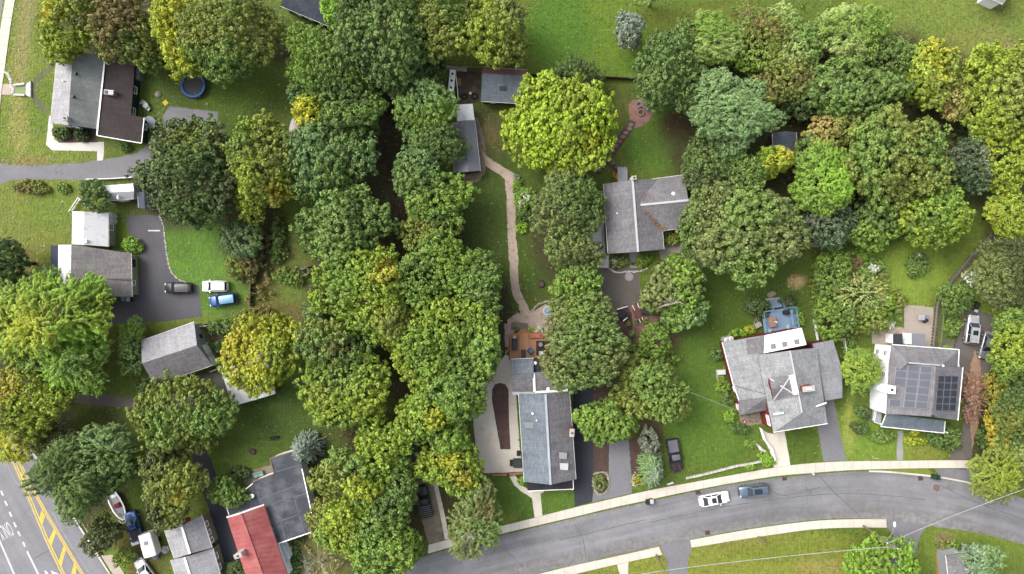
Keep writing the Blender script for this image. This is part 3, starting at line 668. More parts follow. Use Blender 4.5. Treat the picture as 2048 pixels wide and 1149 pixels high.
def walls(parent, w, mat, over=.3, drop=.14, name='wall'):
    """walls under a roof outline w (world, each with its own height)"""
    q = inset(w, over); n = len(q); mb = MB()
    vs = [(p.x, p.y, 0) for p in q] + [(p.x, p.y, max(.3, p.z-drop)) for p in q]
    ar = sum(q[i].x*q[(i+1)%n].y - q[(i+1)%n].x*q[i].y for i in range(n))
    fs = [(i, (i+1)%n, n+(i+1)%n, n+i) for i in range(n)]
    if ar < 0: fs = [f[::-1] for f in fs]
    mb.add(vs, fs); mb.build(name, mat, parent)
    return q
def window(parent, a, b, t, zc, w, h, fm=None, name='window', pane=None):
    """a window in the wall line a-b (world), at fraction t; outward is chosen away from the building root"""
    a, b = Vector((a.x, a.y, 0)), Vector((b.x, b.y, 0)); d = (b-a).normalized(); n = Vector((d.y, -d.x, 0)); c = a.lerp(b, t)
    if hasattr(parent, 'get') and n.dot(c-Vector(CEN[root_of(parent).name])) < 0: n = -n
    c = c + Vector((0, 0, zc)); mb = MB(); e = .1
    for s in (-1, 1):
        mb.beam(c+d*s*(w/2)+n*.04-Vector((0,0,h/2+e/2)), c+d*s*(w/2)+n*.04+Vector((0,0,h/2+e/2)), .11, .13, up=n)
    for s in (-1, 1):
        mb.beam(c-d*(w/2-.06)+n*.045+Vector((0,0,s*h/2)), c+d*(w/2-.06)+n*.045+Vector((0,0,s*h/2)), .13, .11)
    mb.beam(c-d*(w/2-.06)+n*.04, c+d*(w/2-.06)+n*.04, .08, .06)
    f = mb.build(name, fm or TRIM, parent)
    MB().beam(c-d*(w/2-.05)+n*.012, c+d*(w/2-.05)+n*.012, .03, h-.08).build('pane', pane or GLASS, f)
    return f
CEN = {}
def building(name, cx, cy, label, cat):
    c = W(cx, cy); o = empty(name, (c.x, c.y, 0), label, cat); CEN[o.name] = (c.x, c.y, 0); return o
def gable(root, L, Rg, Rr, ze, zr, mat, wmat, over=.32, ze2=None, cap=None, sheets=0, fascia=True, thick=.16, matR=None, skipwall=False):
    """two roof slopes from photo outlines: L eave pair, Rg ridge pair, Rr eave pair, plus walls with gables"""
    ze2 = ze if ze2 is None else ze2
    l0, l1 = (W(*p, ze) for p in L); r0, r1 = (W(*p, ze2) for p in Rr); g0, g1 = (W(*p, zr) for p in Rg)
    out = []
    for (e0, e1), m in (((l0, l1), mat), ((r0, r1), matR or mat)):
        mb = MB().prism([e0, e1, g1, g0], thick, uvd=(e1-e0)); rf = mb.build('roof', m, root); out.append(rf)
        if sheets:
            k = sheets
            for i in range(k):
                a, b = e0.lerp(e1, (i+.04)/k), e0.lerp(e1, (i+.96)/k); c, d = g0.lerp(g1, (i+.04)/k), g0.lerp(g1, (i+.96)/k)
                dz = Vector((0, 0, .035 + (i % 2)*.012))
                MB().prism([a+dz, b+dz, d+dz, c+dz], .03).build('roof_sheet', m, rf)
        if fascia:
            MB().beam(e0-Vector((0,0,.1)), e1-Vector((0,0,.1)), .09, .16).build('gutter', TRIM, rf)
    if cap is not None:
        MB().beam(g0+Vector((0,0,.03)), g1+Vector((0,0,.03)), .34, .07).build('ridge_cap', cap, out[0])
    if skipwall: return out, (l0, l1, g0, g1, r0, r1)
    w = [l0, l1, g1, r1, r0, g0]
    q = walls(root, [Vector(p) for p in w], wmat, over, .2)
    return out, q
def vent(parent, plane, px, py, s=.3, h=.35, mat=None, name='vent', n=8):
    p = ray_plane(plane, px, py); MB().cyl((p.x, p.y, p.z-.1), s/2, h+.1, n).build(name, mat or GREYMETAL, parent)
def rbox(parent, plane, px, py, sx, sy, h, rz, mat, name, cap=None):
    p = ray_plane(plane, px, py); o = MB().box((p.x, p.y, p.z+h/2-.3), (sx, sy, h+.6), rz).build(name, mat, parent)
    if cap: MB().box((p.x, p.y, p.z+h+.03), (sx+.12, sy+.12, .07), rz).build('cap', cap, o)
    return o
def strip3(parent, pts, w, h, mat, name='flashing'):
    mb = MB()
    for a, b in zip(pts[:-1], pts[1:]): mb.beam(a, b, w, h)
    return mb.build(name, mat, parent)
def chimney(parent, px, py, z, sx, sy, h0, rz, mat, pots=2):
    p = W(px, py, z); o = MB().box((p.x, p.y, (z+h0)/2), (sx, sy, z-h0), rz).build('chimney', mat, parent)
    MB().box((p.x, p.y, z+.04), (sx+.14, sy+.14, .1), rz).build('cap', M('cement_cap', A(205, 200, 192)), o)
    for i in range(pots):
        d = (i-(pots-1)/2)*.45; MB().cyl((p.x+d*math.cos(rz), p.y+d*math.sin(rz), z+.08), .14, .22, 10).build('flue', DARKMETAL if pots == 1 else TRIM, o)
    return o

# --- green cottage, top left
h = building('cottage', 190, 190, 'dark green cottage with grey gable and brown lean-to roof', 'house')
(rl, rr), q = gable(h, [(115, 103), (100, 247)], [(146, 100), (136, 250)], [(209, 115), (192, 258)], 3.3, 5.3, SH['light'], GREENW, matR=SH['sage'])  # left slope in a lighter shingle: light from the left painted in
pl = [W(146, 100, 5.3), W(136, 250, 5.3), W(209, 115, 3.3)]
vent(rr, pl, 152, 148, .5, .4, DARKMETAL); vent(rr, pl, 147, 194, .5, .4, DARKMETAL)
chimney(rr, 147, 100, 6.2, .8, .8, 4.2, .05, BRICK, 1); chimney(rl, 130, 237, 6.0, .7, .6, 4, .05, M('white_brick', A(225, 222, 218)), 1)
vent(rl, [W(115, 103, 3.3), W(100, 247, 3.3), W(146, 100, 5.3)], 128, 163, .25, .4, TRIM)
zz = lambda x: 3.3 - 1.0*(x-200)/80
ln = [(x, y, zz(x)) for x, y in ((211, 117), (232, 111), (270, 124), (262, 230), (288, 236), (283, 286), (194, 271))]
rb, w = slab(h, ln, SH['brown'], uvd=Vector((0, 1, 0)))
q2 = walls(h, w, GREENW, .25, name='lean_to_wall')
strip3(rb, [W(210, 117, 3.36), W(194, 271, 3.42)], .22, .1, TRIM, 'gutter'); strip3(rb, [W(194, 271.5, 3.36), W(283, 287, 2.3)], .14, .12, TRIM, 'gutter')
strip3(rb, [W(288.5, 236, 2.25), W(283.5, 286, 2.3)], .12, .12, TRIM, 'gutter')
p = W(222, 187, 3.3); o = MB().box((p.x, p.y, 3.2), (1.5, .75, 1.5), -.1).build('chimney', GREYMETAL, rb); MB().box((p.x-.38, p.y, 3.98), (.5, .5, .08), -.1).build('cap', DARKMETAL, o)
window(h, q2[2], q2[3], .48, 1.55, 1.1, 1.2); window(h, q2[2], q2[3], .88, 1.55, 1.0, 1.2); window(h, q2[4], q2[5], .3, 1.3, .9, 1.1)
for t in (.25, .6): window(h, q2[5], q2[6], t, 1.6, 1.0, 1.1)
for t in (.3, .65): window(h, q[1], q[2], t*1.2, 1.6, 1.0, 1.1)

# --- grey house with white sheet roofed annex, left
h = building('bungalow', 195, 545, 'bungalow with weathered grey roof and pale green end wall', 'house')
(rl, rr), q = gable(h, [(117, 490), (116, 593)], [(143, 490), (141, 593)], [(262, 507), (264, 594)], 3.4, 4.7, WSHEET, PGREEN, ze2=2.6, matR=SH['mid'])
for i in range(7):
    a, b = W(117, 490, 3.4).lerp(W(116, 593, 3.4), i/7+.01), W(117, 490, 3.4).lerp(W(116, 593, 3.4), (i+1)/7-.01)
    c, d = W(143, 490, 4.7).lerp(W(141, 593, 4.7), i/7+.01), W(143, 490, 4.7).lerp(W(141, 593, 4.7), (i+1)/7-.01)
    MB().prism([p+Vector((0, 0, .04)) for p in (a, b, d, c)], .035).build('roof_sheet', WSHEET, rl)
window(h, q[3], q[4], .3, 1.5, .8, .9); window(h, q[3], q[4], .8, 1.5, 1.1, 1.2, fm=DARKMETAL)
strip3(rr, [W(188, 557, 3.92), W(263, 559.5, 2.76)], .16, .14, M('roof_step', A(120, 112, 108)), 'roof_step')
rbox(rr, [W(141, 593, 4.7), W(143, 490, 4.7), W(262, 507, 2.6)], 181, 592, .7, .5, .4, 0, TRIM, 'vent_box')
o, w = slab(h, [(102, 491, 2.4), (118, 491, 2.9), (116, 580, 2.9), (100, 580, 2.4)], M('navy_porch_roof', A(62, 68, 88), var=.1), 'porch_roof')
MB().box((W(104, 494).x+.2, W(104, 494).y, 1.2), (.12, .12, 2.3)).build('post', TRIM, h); MB().box((W(102, 576).x+.2, W(102, 576).y, 1.2), (.12, .12, 2.3)).build('post', TRIM, h)
h = building('annex', 182, 460, 'white corrugated sheet roofed annex with two tanks beside it', 'annex')
(rl, rr), q = gable(h, [(145, 423), (144, 489)], [(169, 424), (167, 490)], [(217, 426), (217, 494)], 2.5, 3.9, WSHEET, PGREEN, sheets=9, over=.25)
window(h, q[3], q[4], .6, 1.4, 1.0, 1.1); rbox(rr, [W(169, 424, 3.9), W(167, 491, 3.9), W(217, 426, 2.5)], 173, 483, .5, .5, .4, 0, TRIM, 'vent_box')

# --- the tilted garage
h = building('garage', 352, 710, 'grey gabled garage standing askew with white end wall', 'garage')
(rl, rr), q = gable(h, [(282, 682), (388, 644)], [(284, 727), (394, 691)], [(309, 771), (425, 731)], 2.8, 4.5, SH['light'], GREYW, matR=SH['grey'], cap=None)  # sunward slope coloured paler, far slope darker: light put into the shingles
window(h, q[1], q[2], .6, 1.5, .6, .7, fm=DARKMETAL)
a, b = q[2], q[3]; n = Vector((b.y-a.y, a.x-b.x, 0)).normalized(); n = n if n.x > 0 else -n
for t in (.35, .8):
    c = a.lerp(b, t)+n*.03; d = (b-a); d.z = 0; d.normalize()
    MB().beam(Vector((c.x, c.y, 1.05))-d*1.1, Vector((c.x, c.y, 1.05))+d*1.1, .06, 2.0).build('garage_door', TRIM, h)
h = building('carport', 500, 765, 'white corrugated carport half hidden under the golden tree', 'carport')
cs = [(440, 735), (531, 703), (552, 788), (465, 813)]
o, w = slab(h, [(x, y, 2.5) for x, y in cs], WSHEET, thick=.08)
a, b, d, c = w
for i in range(8):
    p0, p1, p2, p3 = a.lerp(b, i/8+.006), a.lerp(b, (i+1)/8-.006), c.lerp(d, (i+1)/8-.006), c.lerp(d, i/8+.006)
    dz = Vector((0, 0, .05+.015*(i % 2))); MB().prism([p+dz for p in (p0, p1, p2, p3)], .04).build('roof_sheet', WSHEET, o)
for p in inset(w, .3): MB().box((p.x, p.y, 1.2), (.14, .14, 2.42)).build('post', WOODG, h)

# --- pale house, bottom left
h = building('pale_house', 385, 1100, 'pale grey roofed house in two steps with brown wall, bottom left', 'house')
(rl, rr), q = gable(h, [(329, 1062), (348, 1118)], [(363, 1052), (380, 1108)], [(403, 1031), (424, 1096)], 3.4, 5.3, SH['light'], TANW, cap=TRIM)
for t in (.12, .4, .7): window(h, q[3], q[4], t, 2.2, .8, 1.0)
chimney(rl, 358, 1051, 6.3, 1.0, .55, 3.5, .35, BRICK, 1)
(rl, rr), q = gable(h, [(341, 1121), (356, 1170)], [(369, 1115), (386, 1170)], [(425, 1097), (446, 1170)], 3.0, 4.7, SH['light'], TANW, cap=TRIM)
for t in (.4, .75): window(h, q[3], q[4], t, 2.0, .9, 1.1)

# --- red metal roof with black flat extension
h = building('red_roof_house', 540, 1040, 'house with red standing seam roof and black flat roofed extension', 'house')
(rl, rr), q = gable(h, [(454, 1036), (495, 1162)], [(481, 1028), (529, 1162)], [(528, 1011), (579, 1162)], 4.3, 6.3, RSHEET, WHITE, sheets=15, cap=RSHEET, fascia=False)
chimney(rl, 476, 1112, 7.2, 1.1, .6, 4, .35, M('white_brick', A(225, 222, 218)), 1)
strip3(rl, [W(454, 1035, 4.25), W(481, 1027, 6.25), W(528, 1010, 4.25)], .25, .14, TRIM, 'rake_trim')
fl = [(540, 918), (567, 909), (596, 901), (604, 938), (631, 1062), (555, 1088), (527, 1012), (519, 1008), (506, 964), (548, 948)]
o, w = slab(h, [(x, y, 3.3) for x, y in fl], MEMB, 'flat_roof')
walls(h, w, WHITE, .12, name='extension_wall')
for a, b, zw in (((414+0, 0), (0, 0), 0),): pass
for a, b in (((516, 1000), (608, 966)), ((527, 1016), (583, 993)), ((585, 996), (616, 986)), ((549, 945), (604, 929)), ((545, 1048), (596, 1030)), ((590, 1000), (610, 1068)), ((555, 1020), (572, 1082))):
    strip3(o, [W(*a, 3.32), W(*b, 3.32)], .16, .03, M('membrane_seam', A(112, 116, 124), bump=0), 'seam')
strip3(o, [W(*p, 3.36) for p in ((540, 918), (567, 909), (596, 901))], .16, .12, M('brown_edge', A(150, 128, 116)), 'edge_trim')
strip3(o, [W(*p, 3.36) for p in ((604, 938), (631, 1062), (555, 1088))], .16, .12, TRIM, 'edge_trim')
strip3(o, [W(*p, 3.36) for p in ((506, 964), (548, 948), (540, 918))], .16, .12, M('brown_edge', A(150, 128, 116)), 'edge_trim')
o, w = slab(h, [(452, 1011, 2.8), (506, 967, 2.8), (519, 1009, 2.8), (458, 1030, 2.8)], MEMB, 'flat_roof'); walls(h, w, WHITE, .12, name='extension_wall')
strip3(o, [W(506, 967, 2.86), W(452, 1011, 2.86), W(458, 1030, 2.86)], .14, .12, TRIM, 'edge_trim')
p = W(506, 991, 2.8); d = MB().cyl((p.x, p.y, 2.75), .03, .5, 6).build('dish_mast', GREYMETAL, h); MB().dome((p.x, p.y, 3.3), .36, .36, -.12, 14, 3).build('satellite_dish', TRIM, d)
o, w = slab(h, [(555, 1089, 2.7), (566, 1084, 2.6), (581, 1116, 2.6), (568, 1137, 2.7)], M('pale_blue_roof', A(206, 216, 226), var=.06), 'porch_roof'); walls(h, w, WHITE, .12, name='porch_wall')

# --- centre house
h = building('centre_house', 1092, 870, 'centre house with long blue grey gable roof and two skylights', 'house')
LA, RG, RA = [(1037, 788), (1048, 964)], [(1091, 789), (1101, 970)], [(1139, 783), (1152, 959)]
(rl, rr), q = gable(h, LA, RG, RA, 4.1, 6.3, SH['blue'], GREYW, cap=M('pale_ridge', A(190, 198, 206)), matR=SH['grey'])  # lighter left slope, darker right slope: side light painted into the shingles
plL = [W(*LA[0], 4.1), W(*LA[1], 4.1), W(*RG[0], 6.3)]; plR = [W(*RA[0], 4.1), W(*RA[1], 4.1), W(*RG[0], 6.3)]
vent(rl, plL, 1065, 827, .35, .4, TRIM); vent(rl, plL, 1073, 841, .25, .35, TRIM)
rbox(rl, plL, 1058, 850, 1.2, .85, .28, -.08, GREYMETAL, 'skylight', SKYL); rbox(rr, plR, 1125, 911, 1.2, .85, .2, -.08, M('vent_grey', A(150, 148, 146)), 'roof_hatch', GREYMETAL); rbox(rr, plR, 1127, 933, 1.3, .9, .2, -.08, TRIM, 'skylight', M('skylight_white', A(214, 216, 220), rough=.3))
chimney(rr, 1144, 866, 6.6, .6, 1.1, 3, -.07, BRICK, 1)
for t in (.2, .45, .75): window(h, q[0], q[1], t, 1.7, 1.0, 1.2)
o, w = slab(h, [(1054, 962, 3.1), (1146, 955, 3.1), (1147, 978, 2.9), (1055, 982, 2.9)], SH['dark'], 'porch_roof')
strip3(o, [W(1055, 982.5, 2.9), W(1147, 978.5, 2.9), W(1146, 957, 3.05)], .1, .14, TRIM, 'gutter')
for x, y in ((1058, 979), (1143, 975)): MB().box((W(x, y, 1.5).x, W(x, y, 1.5).y, 1.4), (.16, .16, 2.8)).build('porch_post', TRIM, h)
(ra, rbk), q = gable(h, [(1022, 719), (1067, 717)], [(1022, 748), (1067, 746)], [(1025, 785), (1068, 784)], 3.4, 4.1, SH['blue'], GREYW, matR=SH['grey'])  # north slope lighter, south darker: daylight painted into the two colours
o, w = slab(h, [(1070, 745, 3.7), (1131, 741, 3.5), (1133, 781, 3.5), (1070, 784, 3.7)], SH['grey'], 'flat_roof'); walls(h, w, GREYW, .2, name='extension_wall')
strip3(o, [W(1067.5, 746, 3.8), W(1069, 784, 3.8)], .36, .2, TRIM, 'parapet'); strip3(o, [W(1132, 757, 3.62), W(1134, 783, 3.62)], .36, .18, TRIM, 'parapet'); strip3(o, [W(1070, 784.5, 3.76), W(1134, 782, 3.66)], .3, .12, TRIM, 'gutter')
p = W(1097, 779, 3.9); MB().dome((p.x, p.y, 3.65), .35, .3, .3, 10, 3).build('vent', TRIM, o)
o, w = slab(h, [(1069, 716, 3.3), (1106, 714, 3.3), (1108, 743, 3.3), (1069, 745, 3.3)], SH['dark'], 'flat_roof'); walls(h, w, GREYW, .2, name='extension_wall')
p = W(1071, 727, 3.5); MB().dome((p.x, p.y, 3.3), .28, .28, .2, 12, 3).build('vent', TRIM, o)
strip3(ra, [W(1025, 787, 3.4), W(1100, 789.5, 3.45), W(1137, 783.5, 3.4)], .5, .06, M('pale_flashing', A(208, 212, 218)), 'flashing')

# --- upper grey T-shaped house
h = building('t_shaped_house', 1292, 430, 'T shaped grey shingle house with white ridge caps', 'house')
LA, RG, RA = [(1207, 368), (1216, 508)], [(1265, 360), (1276, 504)], [(1317, 358), (1328, 499)]
(rl, rr), q = gable(h, LA, RG, RA, 3.0, 4.9, SH['grey'], GREYW, cap=M('pale_cap', A(214, 214, 216), var=.08, bump=0))
LB, RB, NB = [(1290, 465), (1377, 456)], [(1281, 410.5), (1377, 401)], [(1288, 361), (1368, 350)]
(rs, rn), q2 = gable(h, LB, RB, NB, 3.0, 4.75, SH['grey'], GREYW, cap=M('pale_cap', A(214, 214, 216), var=.08, bump=0))
MB().dome(W(1347, 388, 4.2), .32, .32, .25, 10, 3).build('vent', TRIM, rn); MB().dome(W(1234, 427, 3.6), .16, .16, .2, 8, 3).build('vent', TRIM, rl)
ORG = M('pine_needle_litter', A(156, 118, 92), var=.3, fine=7, bump=.5)
def litter(parent, pts, wpx, z0, z1, seed):
    rg = random.Random(seed); mb = MB(); n = len(pts)
    for k in range(55):
        t = rg.random(); i = min(n-2, int(t*(n-1))); u = t*(n-1)-i
        x = pts[i][0]+(pts[i+1][0]-pts[i][0])*u+rg.gauss(0, wpx*(.25+t*.5)); y = pts[i][1]+(pts[i+1][1]-pts[i][1])*u+rg.gauss(0, wpx*.3)
        z = z0+(z1-z0)*t+.04; p = W(x, y, z); s = rg.uniform(.08, .22); a = rg.random()*3
        mb.add([p+Vector((math.cos(a+b)*s*(1 if j % 2 else .5), math.sin(a+b)*s*(1 if j % 2 else .5), .02*(j % 3))) for j, b in enumerate((0, 1.3, 2.6, 3.6, 4.9))], [(0, 1, 2, 3, 4)])
    o = mb.build('needle_litter', ORG, parent); o['kind'] = 'stuff'
litter(rr, [(1286, 402), (1294, 385), (1304, 362)], 2.0, 4.55, 3.12, 1); litter(rr, [(1290, 424), (1302, 436), (1314, 448), (1327, 460)], 5.5, 4.5, 3.1, 2)
litter(rr, [(1306, 440), (1318, 452), (1327, 460)], 6, 3.7, 3.1, 3)
for t in (.3, .7): window(h, q[0], q[1], t, 1.5, 1.0, 1.1)
for t in (.25, .7): window(h, q[1], q[2], t*1.2, 1.5, 1.0, 1.1)
p = W(1244, 354); MB().box((p.x, p.y, .35), (1.6, 2.2, .7)).build('stoop', M('stoop_grey', A(190, 194, 196)), h); MB().box((p.x, p.y+1.3, .15), (1.6, .5, .3)).build('step', M('stoop_grey', A(190, 194, 196)), h)
chimney(rl, 1268, 356, 5.2, .6, .5, 3, .1, TRIM, 1)
p = W(1268, 512); MB().prism([W(1258, 503, .1), W(1279, 503, .1), W(1278, 536, .1), (W(1260, 536, .1))], .1).build('entry_paving', M('pattern_paving', A(176, 172, 168), var=.2, fine=4), h)
MB().box((W(1268, 528).x, W(1268, 528).y, .2), (.9, .5, .25)).build('doormat', DARKMETAL, h)

# --- red house
h = building('red_house', 1565, 760, 'red sided house with many pale grey roofs and white flashing', 'house')
ww = [(1444, 685, 3.0), (1530, 671, 4.9), (1532, 757, 4.9), (1536, 794, 4.9), (1478, 801, 3.0), (1466, 768, 3.0)]
o, w = slab(h, ww, SH['pale'], uvd=Vector((.25, -.97, 0))); q = walls(h, [w[0], w[1], w[3], w[4], w[5]], REDW, .3, name='wing_wall')
slab(h, [(1493, 679.5, 4.16), (1530, 672, 4.98), (1528, 707, 4.98), (1495, 709, 4.2)], SH['grey'], uvd=Vector((.25, -.97, 0)), thick=.1)
o2, w2 = slab(h, [(1477, 801, 3.0), (1537, 793, 4.9), (1537, 820, 3.5), (1479, 832, 2.6)], SH['grey'], uvd=Vector((1, .1, 0)))
q4 = walls(h, [w2[0], w2[1], w2[2], w2[3]], REDW, .25, name='wing_wall')
window(h, q[3], q[4], .5, 1.6, .9, 1.1); window(h, q4[3], q4[0], .45, 1.4, .8, 1.1)
strip3(o, [W(1444, 685, 2.98), W(1466, 768, 2.98), W(1477.5, 801, 2.98)], .12, .14, TRIM, 'gutter')
strip3(o, [W(1470, 772, 3.2), W(1500, 780, 3.8), W(1536, 790, 4.95)], .12, .06, M('dark_flash', A(120, 122, 126)), 'valley_flashing')
e = 5.7; r = 7.7
WS = [(1515, 711, e), (1547, 866, e), (1604, 826, r), (1580, 702, r)]; ES = [(1633, 696, e), (1655, 848, e), (1604, 826, r), (1580, 702, r)]
o, w = slab(h, WS, SH['pale']); main_w = o; oe, we = slab(h, ES, SH['pale']); os_, ws_ = slab(h, [(1547, 866, e), (1655, 848, e), (1604, 826, r)], SH['pale'])
q = walls(h, [P3(WS[0]), P3(WS[1]), P3(ES[1]), P3(ES[0]), W(1580, 702, r)], REDW, .3)
for t in (.2, .86): window(h, q[0], q[1], t, 4.6 if t < .5 else 3.6, .8, 1.1)
window(h, q[0], q[1], .93, 3.6, .8, 1.1)
strip3(oe, [W(1580, 702, r+.06), W(1604, 826, r+.06)], .24, .1, M('pale_cap', A(214, 214, 216)), 'ridge_cap')
strip3(os_, [W(1547, 865, e+.03), W(1655, 847.5, e+.03)], .1, .14, TRIM, 'gutter')
strip3(os_, [W(1547, 829, e+.9), W(1567, 826, e+1.2)], .25, .05, TRIM, 'flashing'); strip3(os_, [W(1632, 813, e+.95), W(1653, 806, e+.4)], .25, .05, TRIM, 'flashing')
pw = [P3(WS[0]), P3(WS[1]), P3(WS[2])]; rp = lambda x, y, l: ray_plane(pw, x, y, l)
d_nl, d_nr, d_sl, d_sr = rp(1539, 757, .4), rp(1582, 750, .3), rp(1547, 800, .4), rp(1592, 791, .3); d_rl, d_rr = W(1543, 779, 7.5), W(1588, 771, 8.0)
on = MB().prism([d_nl, d_nr, d_rr, d_rl], .1, uvd=d_nr-d_nl).build('dormer_roof', SH['grey'], h); MB().prism([d_rl, d_rr, d_sr, d_sl], .1, uvd=d_rr-d_rl).build('dormer_roof', SH['grey'], h)
d_c = (d_rl+d_rr)/2+Vector((0, 0, .12)); up = Vector((0, 0, .1))
for a in (d_nl, d_nr, d_sl, d_sr): strip3(on, [a+up, d_c], .2, .09, M('pale_cap', A(214, 214, 216)), 'flashing')
a, b, c = d_nl-up*2, d_rl-up*2, d_sl-up*2
mb = MB(); mb.add([a, c, b, Vector((a.x, a.y, 4.4)), Vector((c.x, c.y, 4.4))], [(0, 3, 4, 1, 2), (2, 1, 4, 3, 0)]); mb.build('dormer_wall', REDW, h); window(h, a, c, .5, 5.6, .9, 1.0, name='dormer_window')
p = W(1588, 770, 8.0); MB().box((p.x, p.y, 7.9), (.8, 3.0, .5), .22).build('ridge_box', TRIM, oe)
chimney(oe, 1617, 778, 8.6, 1.7, .7, 6, .12, BRICK, 2)
o, w = slab(h, [(1530, 671, 5.0), (1603, 656, 5.0), (1613, 690, 6.1), (1528, 707, 6.1)], M('white_roof_coat', A(246, 246, 246, 1.4), var=.03, rough=.6, bump=0), 'rear_roof'); walls(h, w, REDW, .2, name='rear_wall')
for x, y in ((1546, 693), (1569, 689), (1593, 684)):
    p = ray_plane(w, x, y, .05); s = MB().box((p.x, p.y, p.z+.04), (.95, .95, .16), .18).build('skylight', TRIM, o); MB().box((p.x, p.y, p.z+.125), (.8, .8, .03), .18).build('pane', SKYL, s)
o, w = slab(h, [(1625, 688, 4.5), (1666, 680, 3.3), (1684, 738, 3.3), (1641, 746, 4.9)], SH['pale'], 'wing_roof', uvd=Vector((.25, -.97, 0))); o2, w2 = slab(h, [(1641, 746, 4.9), (1684, 738, 3.3), (1685, 796, 3.0), (1650, 802, 4.3)], SH['light'], 'wing_roof', uvd=Vector((.1, -1, 0)))
walls(h, [w[0], w[1], w[2], w2[2], w2[3], w[3]], REDW, .25, name='wing_wall')
# blue deck of the red house
dk = MB().prism([W(1524, 624, 1.0), W(1588, 614, 1.0), W(1594, 656, 1.0), W(1529, 668, 1.0)], .12).build('deck', BLUEW, h)
def railing(parent, pts, h0, mat, name='railing', post=.1, step=1.2, bal=.0, top=.9, rails=(1.0, .5)):
    mb = MB()
    for a, b in zip(pts[:-1], pts[1:]):
        L = (b-a).length; n = max(1, int(L/step))
        for i in range(n+1):
            p = a.lerp(b, i/n); mb.box((p.x, p.y, p.z+h0*.5), (post, post, h0))
        for r_ in rails: mb.beam(a+Vector((0, 0, h0*r_)), b+Vector((0, 0, h0*r_)), .09, .06)
    return mb.build(name, mat, parent)
railing(dk, [W(1544, 620.5, 1.0), W(1524, 624, 1.0), W(1529, 666, 1.0)], .95, M('blue_rail', A(140, 176, 206), var=.05)); railing(dk, [W(1566, 617, 1.0), W(1588, 614, 1.0), W(1594, 655, 1.0)], .95, M('blue_rail', A(140, 176, 206)))
for i in range(6):
    t = i/6; a, b = W(1537+6*t, 603+15*t, .12+.15*i), W(1560+5*t, 600+15*t, .12+.15*i)
    MB().beam(a, b, .3, .08).build('stair_tread', BLUEW, dk)
railing(dk, [W(1537, 602, .1), W(1544, 620, 1.0)], .9, BLUEW); railing(dk, [W(1560, 599, .1), W(1567, 616, 1.0)], .9, BLUEW)
a, b = W(1581, 618, 1.4), W(1587, 652, 1.4); MB().beam(a, b, .45, .08).build('bench', BLUEW, dk)
for x, y in ((1527, 672), (1592, 660), (1527, 628)): MB().box((W(x, y).x, W(x, y).y-.1, .45), (.15, .15, .9)).build('deck_post', BLUEW, dk)

# --- solar roofed house
h = building('solar_house', 1840, 770, 'white two storey house with solar panels on a grey roof', 'house')
e, r = 5.6, 8.0
A0, A1, G0, G1, E0, E1 = (1779, 722, e), (1773, 828, e), (1872, 733, r), (1864, 834, r), (1925, 735, e), (1915, 841, e)
ow, ws = slab(h, [A0, A1, G1, G0], SH['grey']); oe, we = slab(h, [E0, E1, G1, G0], SH['grey'])
on, wn2 = slab(h, [(1784, 690, e), (1918, 700, e), (1884, 732, 7.3), (1817, 726, 7.3)], SH['grey'])
slab(h, [(1784, 690, e), (1817, 726, 7.3), (1800, 740, 6.5), (1779, 724, e)], SH['grey']); slab(h, [(1918, 700, e), (1884, 732, 7.3), (1900, 745, 6.5), (1916, 735, e)], SH['grey'])
strip3(on, [W(1817, 726, 7.42), W(1880, 731, 7.42)], .2, .1, M('pale_flashing', A(208, 212, 218)), 'ridge_cap'); MB().dome(W(1886, 732, 7.4), .2, .2, .25, 8, 3).build('vent', TRIM, on)
q = walls(h, [W(1784, 690, e), W(1779, 724, e), W(1773, 828, e), W(1864, 834, r), W(1915, 841, e), W(1925, 735, e), W(1918, 700, e)], WHITE, .3)
strip3(on, [W(1784, 689.5, e), W(1918, 699.5, e), W(1916, 734, e)], .12, .14, TRIM, 'gutter'); strip3(oe, [W(1925.5, 735, e), W(1915.5, 841, e)], .12, .14, TRIM, 'gutter')
for k_, (a, b, t) in enumerate(((q[0], q[1], .5), (q[1], q[2], .28), (q[1], q[2], .8))): window(h, a, b, t, 3.6, .75, 1.0); window(h, a, b, t, 1.2, .8, 1.0)
p = W(1785, 780, 7.3); ch = MB().box((p.x-.1, p.y, 3.65), (1.0, 1.15, 7.3), -.05).build('chimney', WHITE, h); MB().box((p.x-.1, p.y, 7.34), (1.1, 1.25, .1), -.05).build('cap', TRIM, ch); MB().box((p.x-.1, p.y, 7.4), (.4, .4, .08), -.05).build('flue', DARKMETAL, ch)
bay = [W(1776, 770, 5.2), W(1776, 830, 5.2), W(1772, 828, 5.0), W(1772, 772, 5.0)]
MB().prism([Vector((p.x, p.y, 4.9)) for p in bay], 4.9).build('bay', WHITE, h)
op, wp = slab(h, [(1774, 828, 4.1), (1890, 842, 4.1), (1888, 866, 3.1), (1762, 853, 3.1)], SH['blue'], 'porch_roof', uvd=Vector((1, -.1, 0)))
strip3(op, [W(1772, 830, 3.9), W(1762, 853.5, 3.1), W(1888, 866.5, 3.1), W(1890, 843, 4.0)], .12, .14, TRIM, 'gutter')
for x, y in ((1767, 850), (1808, 854), (1850, 858), (1884, 862)): MB().box((W(x, y, 1.5).x, W(x, y, 1.5).y, 1.5), (.16, .16, 3.0)).build('porch_post', TRIM, h)
MB().prism([W(1748, 815, .5), W(1764, 818, .5), W(1762, 850, .5), W(1744, 844, .5)], .5).build('porch_floor', M('porch_floor', A(206, 208, 212)), h); railing(h, [W(1748, 815, .5), W(1743, 842, .5), W(1762, 850, .5)], .9, TRIM)
